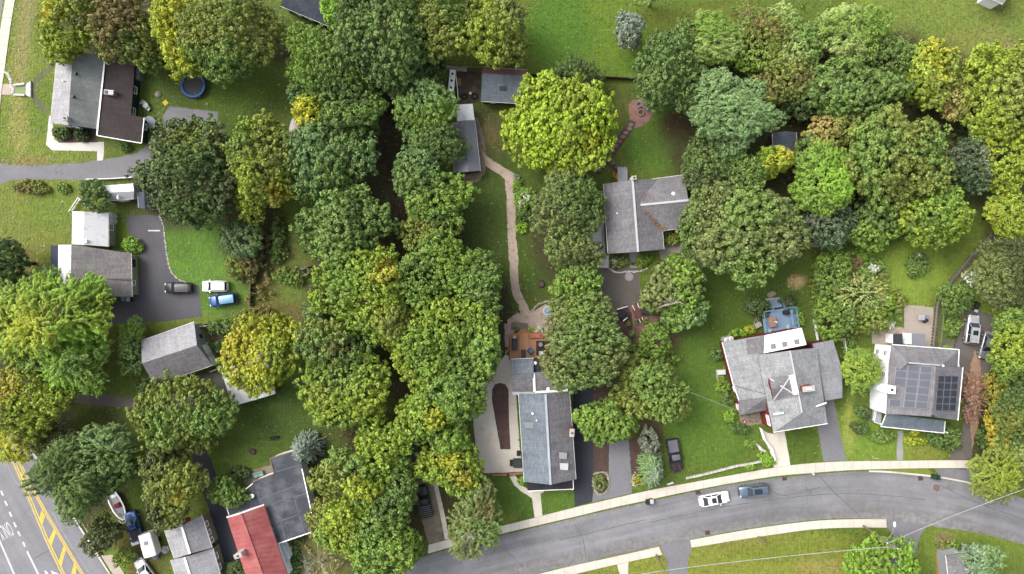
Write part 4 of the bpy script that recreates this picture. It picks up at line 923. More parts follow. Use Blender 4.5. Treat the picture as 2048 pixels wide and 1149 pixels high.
SOLB = M('solar_glass_shaded', A(40, 44, 62), var=.1, rough=.25, spec=.5, bump=0); SOLL = M('solar_glass_lit', A(84, 88, 104), var=.1, rough=.5, spec=.5, bump=0); SOLF = M('solar_frame', A(176, 178, 186), rough=.4, bump=0)  # same panels in two tones; each slope's light is put into the glass colour
def panel(parent, plane, quad, gm):
    w = [ray_plane(plane, *p, lift=.14) for p in quad]; c = sum(w, Vector())/4
    f = MB().prism(w, .05).build('solar_panel', SOLF, parent)
    MB().prism([c+(p-c)*.94+Vector((0, 0, .012)) for p in w], .02).build('glass', gm, f)
zx = lambda x, y: (1730+x*.2612, 580+y*.2612)
for r_ in range(6):
    for c_ in range(3):
        if r_ in (3, 4) and c_ == 0: continue
        x0 = 240+c_*93-r_*7-(18 if r_ == 5 and c_ == 0 else 0); y0 = 562+r_*55+c_*9
        panel(ow, ws, [zx(x0+2, y0+1), zx(x0+90, y0+9), zx(x0+83, y0+60), zx(x0-4, y0+51)], SOLL)
for r_ in range(5):
    for c_ in range(3):
        x0 = 562+c_*52-r_*4.5; y0 = 658+r_*54+c_*1
        panel(oe, we, [zx(x0, y0), zx(x0+49, y0+1), zx(x0+45, y0+51), zx(x0-5, y0+50)], SOLB)
vent(ow, ws, 1865, 833, .35, .35, DARKMETAL)
o, w = slab(h, [(1787, 668, 2.6), (1805, 668, 2.6), (1806, 690, 2.6), (1787, 689, 2.6)], M('black_awning', A(62, 66, 74)), 'rear_porch_roof'); walls(h, w, WHITE, .1, name='rear_porch_wall')
o, w = slab(h, [(1824, 667, 2.9), (1851, 669, 2.9), (1851, 693, 3.2), (1824, 691, 3.2)], GSHEET, 'rear_porch_roof'); walls(h, w, WHITE, .1, name='rear_porch_wall')
for i in range(6):
    a, b = W(1808, 670+i*3.2, .15+.16*i), W(1822, 670+i*3.2, .15+.16*i); MB().beam(a, b, .28, .08).build('stair_tread', TRIM, h)
railing(h, [W(1808, 668, .1), W(1808, 688, 1.1)], .9, TRIM); railing(h, [W(1822.5, 668, .1), W(1822.5, 688, 1.1)], .9, TRIM)

# --- sheds
h = building('playhouse_shed', 238, 386, 'small white roofed shed with tiny front dormer', 'shed')
(ra, rb), q = gable(h, [(209, 372), (266, 368)], [(209, 386), (268, 383)], [(213, 402), (267, 398)], 2.1, 3.0, WSHEET, GREYW, matR=M('pale_grey_sheet', A(200, 202, 206), var=.06), over=.2, sheets=0)
a, b, c, d = W(232, 396, 2.6), W(241, 396, 2.6), W(236, 389, 3.15), W(236, 399, 2.9)
MB().add([a, d, c, b], [(0, 1, 2), (1, 3, 2)]).build('dormer', TRIM, h)
for x0, x1 in ((214, 232), (244, 262)):
    p0, p1 = W(x0, 404), W(x1, 409 if x0 < 220 else 402); MB().beam(Vector((p0.x, p0.y, .6)), Vector((p1.x, p1.y, .6)), .06, 1.1).build('lattice_panel', TRIM, h)
h = building('dark_shed', 289, 402, 'small dark slate shed tucked against the dark round tree', 'shed')
gable(h, [(275, 384), (277, 416)], [(288, 385), (290, 418)], [(300, 389), (304, 420)], 2.1, 2.8, SH['slate'], WHITE, over=.2)
h = building('rusty_shed', 1005, 172, 'blue grey shed with a strip of rusty roof along the back', 'shed')
(rf, rb), q = gable(h, [(962, 203), (1050, 208)], [(964, 147), (1053, 152)], [(967, 134), (1054, 140)], 2.4, 3.9, SH['blue'], BROWNW, ze2=3.3, matR=RUST, over=.25)
for i in range(10):
    a, b = W(967, 134, 3.3).lerp(W(1054, 140, 3.3), i/10+.008), W(967, 134, 3.3).lerp(W(1054, 140, 3.3), (i+1)/10-.008); c, d = W(964, 147, 3.9).lerp(W(1053, 152, 3.9), i/10+.008), W(964, 147, 3.9).lerp(W(1053, 152, 3.9), (i+1)/10-.008)
    MB().prism([p+Vector((0, 0, .04)) for p in (a, b, d, c)], .03).build('roof_sheet', RUST, rb)
pl = [W(962, 203, 2.4), W(1050, 208, 2.4), W(964, 147, 3.9)]
for i in range(4):
    p = ray_plane(pl, 1000+i*4.2, 175, .03); MB().box((p.x, p.y, p.z), (.16, 1.0, .1)).build('vent_slot', DARKMETAL, rf)
window(h, q[0], q[1], .25, 1.4, .9, 1.0); window(h, q[0], q[1], .85, 1.4, .9, 1.0)
h = building('long_shed', 938, 290, 'long shed with dark grey sheet roof and white front section', 'shed')
(rl, rr), q = gable(h, [(905, 246), (908, 346)], [(930, 241), (937, 344)], [(950, 241), (961, 342)], 2.5, 3.5, GSHEET, BROWNW, sheets=6, over=.2)
o, w = slab(h, [(912, 210, 2.9), (945, 208, 2.7), (949.5, 241, 2.7), (914, 243, 2.9)], WSHEET, 'front_roof'); walls(h, w, GREYW, .15, name='front_wall')
h = building('small_shed', 1012, 100, 'small taupe shingle shed under the olive tree at the top', 'shed')
gable(h, [(993, 112), (1024, 119)], [(996, 98), (1028, 100)], [(998, 84), (1031, 80)], 2.2, 2.7, SH['taupe'], GREYW, over=.2)
h = building('slate_house', 620, 5, 'dark slate roofed house at the top edge', 'house')
(ra, rb), q = gable(h, [(560, 12), (660, 54)], [(590, -45), (692, -5)], [(622, -100), (722, -60)], 3.2, 5.4, SH['slate'], BROWNW)
for t in (.25, .5): window(h, q[0], q[1], t, 1.6, 1.0, 1.2)
h = building('hidden_shed', 1570, 290, 'blue grey gabled shed deep among the right hand trees', 'shed')
gable(h, [(1545, 266), (1547, 316)], [(1573, 263), (1575, 317)], [(1593, 265), (1595, 315)], 2.5, 3.4, shingle('shingle_shed', A(118, 128, 142), A(104, 112, 124)), BROWNW, over=.2)
h = building('corner_house', 1940, 1150, 'grey roof corner and timber deck at the bottom right edge', 'house')
gable(h, [(1892, 1112), (1900, 1180)], [(1930, 1106), (1940, 1180)], [(1966, 1118), (1976, 1180)], 3.0, 4.4, SH['grey'], GREYW)
h = building('corner_roof', 1996, -8, 'pale grey roof corner at the top right edge', 'house')
gable(h, [(1974, -6), (2006, 9)], [(1986, -22), (2018, -8)], [(1996, -40), (2030, -26)], 2.8, 3.8, SH['light'], WHITE, over=.2)
# ------------------------------------------------------------------ vehicles
RUBBER = M('tyre_rubber', (.02, .02, .02), var=.1, rough=.9, bump=0); RIM = M('wheel_rim', (.45, .45, .46), var=.05, rough=.35, metal=.6, bump=0)
CGLASS = glass('car_glass', (.015, .02, .024), .04); HEADL = glass('headlight_glass', (.7, .7, .68), .1); TAILL = glass('tail_light', (.45, .02, .02), .15)
BLKPL = M('black_plastic', (.02, .02, .022), var=.1, rough=.6, bump=0)
def vehicle(name, px, py, head, L, Wd, Ht, body, pm, label, roofm=None, sunroof=False, bed=None, rails=False, group=None, cat='car', stripes=None):
    c = W(px, py); root = empty(name, (c.x, c.y, .012), label, cat, group, math.radians(head))
    hw = Wd/2
    def B(mb, nm, m, par=root, smooth=False):                 # parts are written in the vehicle's own frame
        me = bpy.data.meshes.new(nm); me.from_pydata(mb.v, [], mb.f); me.materials.append(m)
        if smooth: me.polygons.foreach_set('use_smooth', [True]*len(me.polygons))
        o = bpy.data.objects.new(nm, me); COL.objects.link(o); o.parent = par; return o
    belt = .98 if body == 'sedan' else 1.12
    hood = .86 if body == 'sedan' else 1.06
    if body == 'sedan': st = [(0, .74, .60), (.015, .88, .80), (.06, .95, .93), (.2, 1, belt), (.5, 1, belt), (.7, 1, belt-.03), (.76, .985, hood+.06), (.92, .94, hood-.08), (.975, .84, hood-.2), (1, .66, .52)]
    elif body == 'suv': st = [(0, .80, .70), (.012, .92, 1.0), (.05, .97, belt), (.2, 1, belt), (.5, 1, belt), (.7, 1, belt-.02), (.76, .985, hood+.03), (.93, .95, hood-.08), (.98, .86, hood-.2), (1, .72, .6)]
    else: st = [(.40, .97, .95), (.41, .98, belt), (.5, 1, belt), (.68, 1, belt-.02), (.73, .985, hood+.03), (.94, .95, hood-.05), (.985, .88, hood-.16), (1, .76, .62)]
    vs = []; fs = []; prof = ((-.88, 0, .26), (-1, 0, .42), (-1, 1, -.2), (-.95, 1, -.06), (-.62, 1, 0), (0, 1, .025), (.62, 1, 0), (.95, 1, -.06), (1, 1, -.2), (1, 0, .42), (.88, 0, .26)); k = len(prof)
    for t, wm, zt in st:
        for a, top, dz in prof: vs.append(((t-.5)*L, a*hw*wm, zt+dz if top else dz))
    for i in range(len(st)-1):
        for j in range(k): fs.append((i*k+j, (i+1)*k+j, (i+1)*k+(j+1) % k, i*k+(j+1) % k))
    fs += [tuple(range(k)), tuple(range(len(st)*k-1, (len(st)-1)*k-1, -1))]
    mb = MB(); mb.add(vs, fs); bd = B(mb, 'body', pm, smooth=False)
    for p in bd.data.polygons: p.use_smooth = len(p.vertices) == 4
    x0, x1, r0, r1 = {'sedan': (.12, .73, .27, .56), 'suv': (.02, .735, .07, .57), 'pickup': (.405, .715, .45, .60)}[body]
    X = lambda t: (t-.5)*L
    g = [(X(x0), hw*.88, belt-.04), (X(x1), hw*.86, belt-.04), (X(r1), hw*.70, Ht-.04), (X(r0), hw*.70, Ht-.04)]; gm = [(a, -b, c_) for a, b, c_ in g]
    def pane(nm, q): 
        n = (Vector(q[1])-Vector(q[0])).cross(Vector(q[2])-Vector(q[0])); cc = sum((Vector(p) for p in q), Vector())/4
        if n.dot(cc-Vector((X((x0+x1)/2), 0, belt))) < 0: q = q[::-1]
        m_ = MB(); m_.add(q, [(0, 1, 2, 3)]); B(m_, nm, CGLASS)
    pane('windshield', [g[1], g[2], gm[2], gm[1]]); pane('rear_window', [g[0], g[3], gm[3], gm[0]]); pane('side_window', g); pane('side_window', gm)
    for q in (g, gm):
        xm = (q[2][0]+q[3][0])/2
        for e0, e1 in ((q[1], q[2]), (q[0], q[3]), ((xm, q[0][1], belt-.02), (xm, q[2][1], Ht-.03)), (q[3], q[2])):
            mb = MB(); mb.beam(e0, e1, .09, .065); B(mb, 'pillar', pm)
    n1, n2 = 6, 5; vs = []; fs = []
    for i in range(n1+1):
        for j in range(n2+1):
            u, v = i/n1, j/n2*2-1; zc = Ht+.02-.07*abs(v)**3-.05*abs(u*2-1)**4
            vs.append((X(r0)-.04+(X(r1)-X(r0)+.08)*u, v*hw*.73, zc))
    for i in range(n1):
        for j in range(n2): a = i*(n2+1)+j; fs.append((a, a+n2+1, a+n2+2, a+1))
    mb = MB(); mb.add(vs, fs); rf = B(mb, 'roof', roofm or pm, smooth=True)
    if sunroof:
        xm = (X(r0)*.35+X(r1)*.65); mb = MB(); mb.box((xm, 0, Ht+.03), (.75 if sunroof is True else sunroof, .85, .03)); B(mb, 'sunroof', CGLASS, rf)
    if rails:
        for s in (-1, 1):
            mb = MB(); mb.beam((X(r0)+.1, s*hw*.66, Ht+.06), (X(r1)-.1, s*hw*.66, Ht+.06), .05, .06); B(mb, 'roof_rail', GREYMETAL, rf)
    R_ = .34 if body == 'sedan' else .39
    for t in (.18, .81):
        for s in (-1, 1):
            m_ = MB(); n = 16; y0, y1 = s*(hw-.22), s*(hw+.005); vs = []
            for y in (y0, y1):
                for i in range(n): a = 2*math.pi*i/n; vs.append((X(t)+R_*math.cos(a), y, R_+R_*math.sin(a)))
            m_.add(vs, [(i, (i+1) % n, n+(i+1) % n, n+i) for i in range(n)]+[tuple(range(n)), tuple(range(2*n-1, n-1, -1))]); wh = B(m_, 'wheel', RUBBER)
            m_ = MB(); vs = [(X(t)+R_*.62*math.cos(2*math.pi*i/n), y1+s*.012, R_+R_*.62*math.sin(2*math.pi*i/n)) for i in range(n)]; m_.add(vs, [tuple(range(n)) if s < 0 else tuple(range(n-1, -1, -1))]); B(m_, 'rim', RIM, wh)
            m_ = MB(); m_.box((X(t), s*(hw-.03), R_*2-.02), (R_*2.3, .10, .10)); B(m_, 'wheel_arch', BLKPL if body != 'sedan' else pm)
    for s in (-1, 1):
        m_ = MB(); m_.box((X(.962), s*hw*.66, hood-.235), (.2, .3, .12)); B(m_, 'headlight', HEADL)
        m_ = MB(); m_.box((X(.012), s*hw*.76, .84), (.12, .26, .2)); B(m_, 'tail_light', TAILL)
        m_ = MB(); m_.box((X(x1-.07), s*(hw+.08), belt), (.16, .2, .14)); B(m_, 'mirror', pm)
    m_ = MB(); m_.box((X(.99), 0, .42), (.16, Wd*.7, .2)); B(m_, 'bumper', BLKPL)
    if body == 'pickup':
        bx0, bx1 = X(.0), X(.40)
        m_ = MB(); m_.box(((bx0+bx1)/2, 0, .52), (bx1-bx0, Wd*.96, .5))
        for s in (-1, 1): m_.box(((bx0+bx1)/2, s*(hw*.93), .95), (bx1-bx0, .12, .36))
        m_.box((bx0+.06, 0, .95), (.12, Wd*.88, .36)); b_ = B(m_, 'bed', pm)
        m_ = MB(); m_.box(((bx0+bx1)/2+.05, 0, .79 if bed == 'open' else 1.1), (bx1-bx0-.2, Wd*.8, .04)); B(m_, 'bed_liner' if bed == 'open' else 'bed_cover', BLKPL if bed != 'grey' else M('grey_tonneau', A(120, 120, 130), rough=.5), b_)
        if bed == 'open':
            for i in range(6): m_ = MB(); m_.box((bx0+.25+i*(bx1-bx0-.5)/5, 0, 1.16), (.07, Wd*.86, .05)); B(m_, 'rack_bar', GREYMETAL, b_)
    if stripes:
        for s in (-1, 1): m_ = MB(); m_.box((X(.86), s*hw*.45, hood+.01), (.9, .08, .03)); B(m_, 'hood_stripe', stripes)
    return root
blk = paint('paint_black', (.02, .021, .024)); wht = paint('paint_white', (.72, .72, .72), 0, .25); blu = paint('paint_blue', A(40, 96, 170), .3); slv = paint('paint_silver', (.46, .47, .49), .5); sky_ = paint('paint_blue_grey', A(120, 140, 166), .5)
roofg = paint('paint_dark_grey', (.10, .105, .115), .3)
vehicle('parked_car', 361, 576, 180, 4.35, 1.78, 1.5, 'suv', blk, 'black hatchback on the dark driveway, facing left', roofm=paint('roof_grey', (.05, .053, .06), .3))
vehicle('parked_car', 434, 573, 180, 4.2, 1.8, 1.62, 'suv', wht, 'white car parked on grass above the blue one', rails=True)
vehicle('parked_car', 450, 600, 188, 4.5, 1.82, 1.62, 'suv', blu, 'bright blue car parked on grass below the white one', roofm=paint('roof_sky_blue', A(120, 176, 214), .3))
vehicle('parked_car', 1426, 996, 11, 5.0, 1.88, 1.45, 'sedan', wht, 'white sedan parked at the kerb with a dark sunroof', sunroof=True)
vehicle('parked_car', 1504, 979, 187, 4.75, 1.9, 1.66, 'suv', sky_, 'blue grey wagon parked at the kerb ahead of the white sedan', sunroof=1.3, rails=True)
vehicle('pickup_truck', 1347, 909, -80, 5.4, 1.95, 1.8, 'pickup', blk, 'black pickup with covered bed on the lawn by the street', roofm=roofg, bed='grey', cat='pickup', stripes=M('red_stripe', A(170, 60, 60), bump=0))
vehicle('pickup_truck', 850, 1000, 101, 5.2, 1.9, 1.8, 'pickup', blk, 'black pickup with rack bars on the dirt strip', roofm=blk, bed='open', cat='pickup')
vehicle('pickup_truck', 274, 1049, 107, 5.0, 1.9, 1.75, 'pickup', blu, 'bright blue pickup nosed in beside the white trailer', bed='cover', cat='pickup')
vehicle('parked_car', 1938, 659, 83, 4.8, 1.95, 1.75, 'suv', slv, 'silver car with sunroof on the drive beside the solar house', sunroof=True, rails=True)
vehicle('parked_car', 1968, 690, 255, 4.7, 1.85, 1.5, 'sedan', paint('paint_dark_silver', (.16, .165, .18), .4), 'dark silver car half hidden under a yellow green tree')
vehicle('parked_car', 296, 1140, 127, 4.7, 1.85, 1.5, 'sedan', slv, 'pale silver car at the bottom edge by the bushes', roofm=paint('roof_silver', (.5, .51, .52), .4))

# white camper trailer, boat, odd equipment (bottom left)
def local(px, py, label, cat, name, head=0.0, z=0.0, group=None):
    c = W(px, py); return empty(name, (c.x, c.y, z), label, cat, group, math.radians(head))
def LB(mb, nm, m, par, smooth=False, bevel=0.0):
    me = bpy.data.meshes.new(nm); me.from_pydata(mb.v, [], mb.f); me.materials.append(m)
    if smooth: me.polygons.foreach_set('use_smooth', [True]*len(me.polygons))
    o = bpy.data.objects.new(nm, me); COL.objects.link(o); o.parent = par
    if bevel: b = o.modifiers.new('bevel', 'BEVEL'); b.width = bevel; b.segments = 3
    return o
t = local(309, 1081, 'long white camper trailer beside the blue pickup', 'trailer', 'camper_trailer', 16)
LB(MB().box((0, 0, 1.45), (2.1, 3.9, 2.0)), 'body', wht, t, bevel=.22); LB(MB().box((0, .4, 2.49), (.6, .6, .12)), 'roof_vent', GREYMETAL, t)
for s in (-1, 1): LB(MB().cyl((s*1.0, 0, .05), .32, .01, 12).box((s*1.0, 0, .33), (.18, .66, .66)), 'wheel', RUBBER, t)
LB(MB().beam((-.5, -1.9, .5), (0, -3.0, .5), .1, .1).beam((.5, -1.9, .5), (0, -3.0, .5), .1, .1), 'tow_bar', GREYMETAL, t)
thing_mesh('water_tank', MB().cyl(W(314, 1111), .55, .7, 18, .5), M('slate_tank', A(112, 118, 130), bump=0), 'small round slate grey tank at the trailer tongue', 'tank')
thing_mesh('tarp_heap', MB().dome(W(331, 1099), .55, .7, .6, 9, 4, jit=.2, rng=R), M('white_tarp', A(228, 228, 226), var=.1), 'small white tarp heap beside the pale house', 'tarp')
t = local(241, 1012, 'white open boat with a red seat on a trailer among bushes', 'boat', 'boat', 28)
hull = MB(); vs = []; st = [(-2.4, .75, .7), (-1.2, .95, .75), (.4, .95, .8), (1.6, .6, .85), (2.3, .06, .95)]
for x, w_, z_ in st: vs += [(w_, -x, z_), (w_*.7, -x, .35), (-w_*.7, -x, .35), (-w_, -x, z_)]
hull.add(vs, [(i*4+j, i*4+j+1, (i+1)*4+j+1, (i+1)*4+j) for i in range(4) for j in range(3)]); LB(hull, 'hull', wht, t)
for s in (-1, 1):
    m_ = MB()
    for (x, w_, z_), (x2, w2, z2) in zip(st[:-1], st[1:]): m_.beam((s*w_, -x, z_), (s*w2, -x2, z2), .2, .1)
    LB(m_, 'gunwale', TRIM, t)
LB(MB().box((0, 0, .42), (1.3, 3.4, .06)), 'deck', GREYMETAL, t); LB(MB().box((0, .3, .65), (.9, .7, .45)), 'seat', M('red_vinyl', A(140, 40, 44)), t, bevel=.05); LB(MB().box((0, 2.5, .7), (.4, .5, .9)), 'outboard_motor', BLKPL, t, bevel=.08)
LB(MB().tube([(-.8, -1.9, .9), (-.5, -2.6, 1.0), (.1, -2.7, 1.0), (.5, -2.2, .95)], .06), 'bow_rail', TRIM, t)
t = local(273, 1080, 'white utility cart with black box behind the blue pickup', 'cart', 'utility_cart', 20)
LB(MB().box((0, 0, .5), (1.2, 1.3, .5)), 'body', wht, t, bevel=.06); LB(MB().box((-.2, .3, .85), (.5, .5, .25)), 'box', BLKPL, t)
for s in (-1, 1): LB(MB().box((s*.62, 0, .26), (.14, .5, .5)), 'wheel', RUBBER, t)
t = local(288, 1073, 'pale wooden crate beside the utility cart', 'crate', 'crate', 20)
LB(MB().box((0, 0, .35), (1.1, 1.1, .7)), 'box', M('pale_crate', A(206, 182, 172), var=.1), t); LB(MB().box((0, 0, .74), (1.2, .2, .06)), 'slat', TRIM, t)
def simple_fence(name, pts, h, mat, label, rails=2, step=1.6, post=.1, picket=0.0, cat='fence', board=0.0, slat=.09):
    w = [W(*p) for p in pts]; root = empty(name, (w[0].x, w[0].y, 0), label, cat)
    for a, b in zip(w[:-1], w[1:]):
        L = (b-a).length; n = max(1, int(round(L/step)))
        for i in range(n+1 if b is w[-1] or n == 1 else n):
            p = a.lerp(b, i/n); MB().box((p.x, p.y, h*.52), (post, post, h*1.04)).build('post', mat, root)
        for k_ in range(rails): 
            z = h*(.9-.55*k_/max(1, rails-1)) if rails > 1 else h*.9
            MB().beam(a+Vector((0, 0, z)), b+Vector((0, 0, z)), slat, .12).build('rail', mat, root)
        if board: MB().beam(a+Vector((0, 0, h*.5)), b+Vector((0, 0, h*.5)), board, h*.96).build('board', mat, root)
        if picket:
            n = int(L/picket)
            for i in range(n): p = a.lerp(b, (i+.5)/n); MB().box((p.x, p.y, h*.5), (.09, .09, h)).build('picket', mat, root)
    return root
simple_fence('metal_frame', [(270, 1098), (280, 1116), (288, 1110)], .8, GREYMETAL, 'small grey metal rack by the bottom left bushes', 2, .9, .06, cat='rack', slat=.06)
# fences, walls and rails
simple_fence('picket_railing', [(146, 424), (164, 397), (184, 418)], 1.1, TRIM, 'white slatted railing above the white roofed annex', 2, 1.2, .1, picket=.42, cat='railing')
simple_fence('board_fence', [(177, 360), (222, 359), (268, 356)], .7, TRIM, 'low white board fence along the grey driveway', 2, 1.8, .1, board=.12)
simple_fence('timber_fence', [(1046, 152), (1120, 156), (1200, 157), (1266, 161)], 1.3, M('brown_fence', A(112, 86, 74), var=.15), 'long brown timber fence at the top lawn edge', 2, 2.2, .14, board=.08)
simple_fence('timber_fence', [(896, 140), (932, 138), (966, 138)], 1.2, M('tan_fence', A(176, 148, 104), var=.15), 'tan timber fence behind the bare soil yard', 2, 1.6, .1, board=.07)
simple_fence('brick_wall', [(986, 949), (1016, 948), (1046, 945)], .6, M('wall_brick', A(170, 120, 96), var=.2, fine=6), 'low brick wall closing the concrete drive', 1, 2.5, .3, board=.28, cat='wall', slat=.32)
simple_fence('timber_fence', [(934, 850), (938, 880), (943, 902)], .9, M('rust_fence', A(140, 96, 74), var=.15), 'reddish timber edging left of the concrete drive', 1, 1.6, .12, board=.12)
simple_fence('white_rail', [(1626, 640), (1629, 660), (1632, 680)], 1.0, TRIM, 'short white fence behind the red house east wing', 3, 1.0, .1)
simple_fence('white_rail', [(1684, 677), (1690, 713)], 1.0, TRIM, 'short white fence beside the red house east wing', 2, 1.4, .1)
simple_fence('porch_railing', [(1519, 856), (1526, 878), (1540, 896), (1547, 918)], .9, TRIM, 'white curving hand rail along the concrete walk', 2, 1.2, .1, slat=.2, cat='railing')
simple_fence('white_rail', [(1334, 968), (1345, 964)], .7, TRIM, 'tiny white fence behind the silver spruce by the sidewalk', 2, .9, .1)
simple_fence('garden_fence', [(408, 648), (430, 645), (455, 645)], .8, WOODG, 'weathered fence at the back of the vegetable bed', 2, 1.2, .1)
simple_fence('garden_fence', [(424, 743), (448, 734)], .8, TRIM, 'pale rail at the garage corner', 2, 1.0, .1)
simple_fence('garden_edging', [(426, 688), (456, 680)], .3, WOODG, 'low timber edging across the vegetable bed', 1, 1.4, .1, slat=.16, cat='edging')
simple_fence('white_picket_fence', [(404, 653), (421, 651)], .9, TRIM, 'short white picket panel at the garage back', 2, 1.2, .1, picket=.22)
simple_fence('hedge_fence', [(506, 545), (506, 580), (505, 612)], 1.2, DARKMETAL, 'dark fence line right of the cars on the grass', 2, 2.0, .1, board=.05)
simple_fence('arbor_frame', [(574, 540), (600, 536), (622, 533)], 1.0, WOODG, 'weathered timber frame rail in the scrubby yard', 2, 1.6, .12, cat='frame')
simple_fence('grape_arbor', [(602, 540), (620, 536), (622, 550), (604, 553), (602, 540)], 1.6, WOODG, 'square weathered timber frame in the scrubby yard', 1, 1.8, .14, cat='frame', slat=.16)
simple_fence('swing_frame', [(688, 858), (706, 853), (707, 866), (690, 870), (688, 858)], 1.0, M('red_brown_wood', A(120, 70, 60)), 'small brown timber frame at the lawn edge under trees', 1, 1.6, .12, cat='frame', slat=.14)
simple_fence('timber_edging', [(1267, 652), (1268, 675), (1271, 700)], .5, WOODG, 'timber edging beside the dark mulch run', 1, 1.5, .14, board=.14, cat='edging', slat=.16)
w = [W(x, y) for x, y in ((1371, 956), (1400, 950), (1432, 942), (1470, 932), (1505, 926), (1539, 918))]
root = empty('low_stone_wall', (w[0].x, w[0].y, 0), 'low white stone wall along the lawn above the sidewalk', 'wall')
for a, b in zip(w[:-1], w[1:]):
    n = 8
    for i in range(n):
        p, q_ = a.lerp(b, i/n+.008), a.lerp(b, (i+1)/n-.008); MB().beam(p+Vector((0, 0, .22+R.uniform(-.03, .03))), q_+Vector((0, 0, .22)), .32+R.uniform(-.05, .05), .44).build('stone', STONEW, root)
stones('stone_row', [(1496, 884), (1512, 888), (1524, 900), (1534, 906)], 12, .5, 'loose white stones beside the curving hand rail', 'stones', STONEW)
# boardwalk stairs right of the solar house
root = empty('garden_stairs', W(1870, 690), 'long weathered wooden stair with two rails climbing the lawn', 'stairs')
pth = resample(smooth_line([(1866, 697), (1871, 650), (1876, 605), (1890, 580), (1913, 551), (1945, 514), (1982, 472)], 5), 40)
WR = M('stair_grey_wood', A(150, 140, 132), var=.15, fine=5)
for i in range(40):
    a, b = pth[max(0, i-1)], pth[min(39, i+1)]; d = Vector((b[0]-a[0], -(b[1]-a[1]), 0)).normalized(); nn = Vector((-d.y, d.x, 0)); c = W(*pth[i])
    MB().beam(c-nn*.5+Vector((0, 0, .12)), c+nn*.5+Vector((0, 0, .12)), .36, .08).build('tread', M('stair_dark_wood', A(104, 94, 86), var=.2), root)
for s in (-1, 0, 1):
    pts = []
    for i in range(0, 40, 3):
        a, b = pth[max(0, i-1)], pth[min(39, i+1)]; d = Vector((b[0]-a[0], -(b[1]-a[1]), 0)).normalized(); nn = Vector((-d.y, d.x, 0)); pts.append(W(*pth[i])+nn*s*.62+Vector((0, 0, .95 if s else .22)))
    m_ = MB()
    for a, b in zip(pts[:-1], pts[1:]): m_.beam(a, b, .12, .08)
    m_.build('rail', WR, root)
    if s:
        for p in pts[::2]: MB().box((p.x, p.y, .48), (.1, .1, .95)).build('post', WR, root)
# white trapezoid steps and kerb at the roadside, top left
root = empty('entrance_steps', W(56, 179), 'white stone steps flaring at the roadside entry', 'steps')
for i in range(3):
    MB().prism([W(51+i*3.3, 169-i*2.2, .15+.12*i), W(54.3+i*3.3, 167-i*2.2, .15+.12*i), W(54.3+i*3.3, 192+i*1.4, .15+.12*i), W(51+i*3.3, 190+i*1.4, .15+.12*i)], .15+.12*i).build('step', CONCW, root)
for a, b in (((28, 171), (50, 168)), ((28, 190), (50, 191))): MB().beam(W(*a, .2), W(*b, .2), .3, .4).build('side_wall', CONCW, root)
stones('curved_stone_kerb', [(11, 145), (17, 150), (21, 160), (23, 168)], 10, .5, 'curved white stone kerb at the roadside entry', 'kerb stones', STONEW)
stones('curved_stone_kerb', [(24, 172), (27, 180), (24, 189)], 7, .5, 'short white stone kerb closing the pink entry pad', 'kerb stones', STONEW)

# ------------------------------------------------------------------ yard things
t = local(391, 174, 'round blue rimmed trampoline with black mat', 'trampoline', 'trampoline')
LB(MB().torus((0, 0, .85), 1.85, .22, 32, 6, .45), 'pad', M('trampoline_blue', A(44, 100, 176), var=.12, rough=.6, bump=0), t, True); LB(MB().cyl((0, 0, .78), 1.72, .03, 32), 'mat', M('trampoline_mat', (.02, .022, .026), bump=0), t)
for i in range(6): a = i*math.pi/3; LB(MB().cyl((1.9*math.cos(a), 1.9*math.sin(a), 0), .05, .85, 6), 'leg', GREYMETAL, t); LB(MB().cyl((2.05*math.cos(a), 2.05*math.sin(a), .8), .04, 1.6, 6), 'net_pole', TRIM if i % 2 else DARKMETAL, t)
def tank(px, py, r, h_, mat, label, group=None):
    c = W(px, py); o = empty('tank', (c.x, c.y, 0), label, 'tank', group)
    MB().cyl((c.x, c.y, 0), r, h_, 18, r).build('drum', mat, o); MB().dome((c.x, c.y, h_), r, r, r*.35, 18, 4).build('lid', mat, o, True); MB().cyl((c.x, c.y, h_+r*.33), r*.2, .1, 8).build('valve_cap', GREYMETAL, o)
WT = M('white_tank', A(234, 234, 232), var=.06, rough=.5, bump=0); GT = M('grey_tank', A(140, 152, 158), var=.08, rough=.5, bump=0)
tank(283, 149, .55, 1.4, GT, 'upper grey tank against the green cottage wall'); tank(282, 158, .55, 1.4, GT, 'lower grey tank against the green cottage wall')
tank(228, 433, .6, 1.5, WT, 'upper white tank by the annex wall'); tank(228, 443, .6, 1.5, WT, 'lower white tank by the annex wall')
tank(1447, 679, .48, 1.6, WT, 'left white tank at the red house corner'); tank(1456, 677, .48, 1.6, WT, 'right white tank at the red house corner')
def chair(px, py, head, mat, label, group=None, z=0.0, s=1.0):
    o = local(px, py, label, 'chair', 'garden_chair', head, z, group)
    if z: c = W(px, py, z); o.location = c
    LB(MB().box((0, 0, .4*s), (.55*s, .55*s, .05)), 'seat', mat, o); LB(MB().beam((-.24*s, 0, .42*s), (-.42*s, 0, .95*s), .52*s, .05, up=Vector((1, 0, .5))), 'backrest', mat, o)
    for a in (-1, 1):
        LB(MB().box((.02, a*.3*s, .6*s), (.6*s, .09, .04)), 'arm', mat, o)
        for b in (-1, 1): LB(MB().box((b*.24*s, a*.26*s, .2*s), (.06, .06, .4*s)), 'leg', mat, o)
    return o
GC = M('grey_chair', A(150, 154, 168), var=.08, bump=0); WC = M('white_chair', A(232, 232, 230), var=.05, bump=0)
chair(1277, 213, -60, GC, 'left grey chair at the fire pit circle'); chair(1292, 218, -115, GC, 'right grey chair at the fire pit circle')
o = local(1281, 226, 'round stone fire pit on the reddish mulch circle', 'fire pit', 'fire_pit')
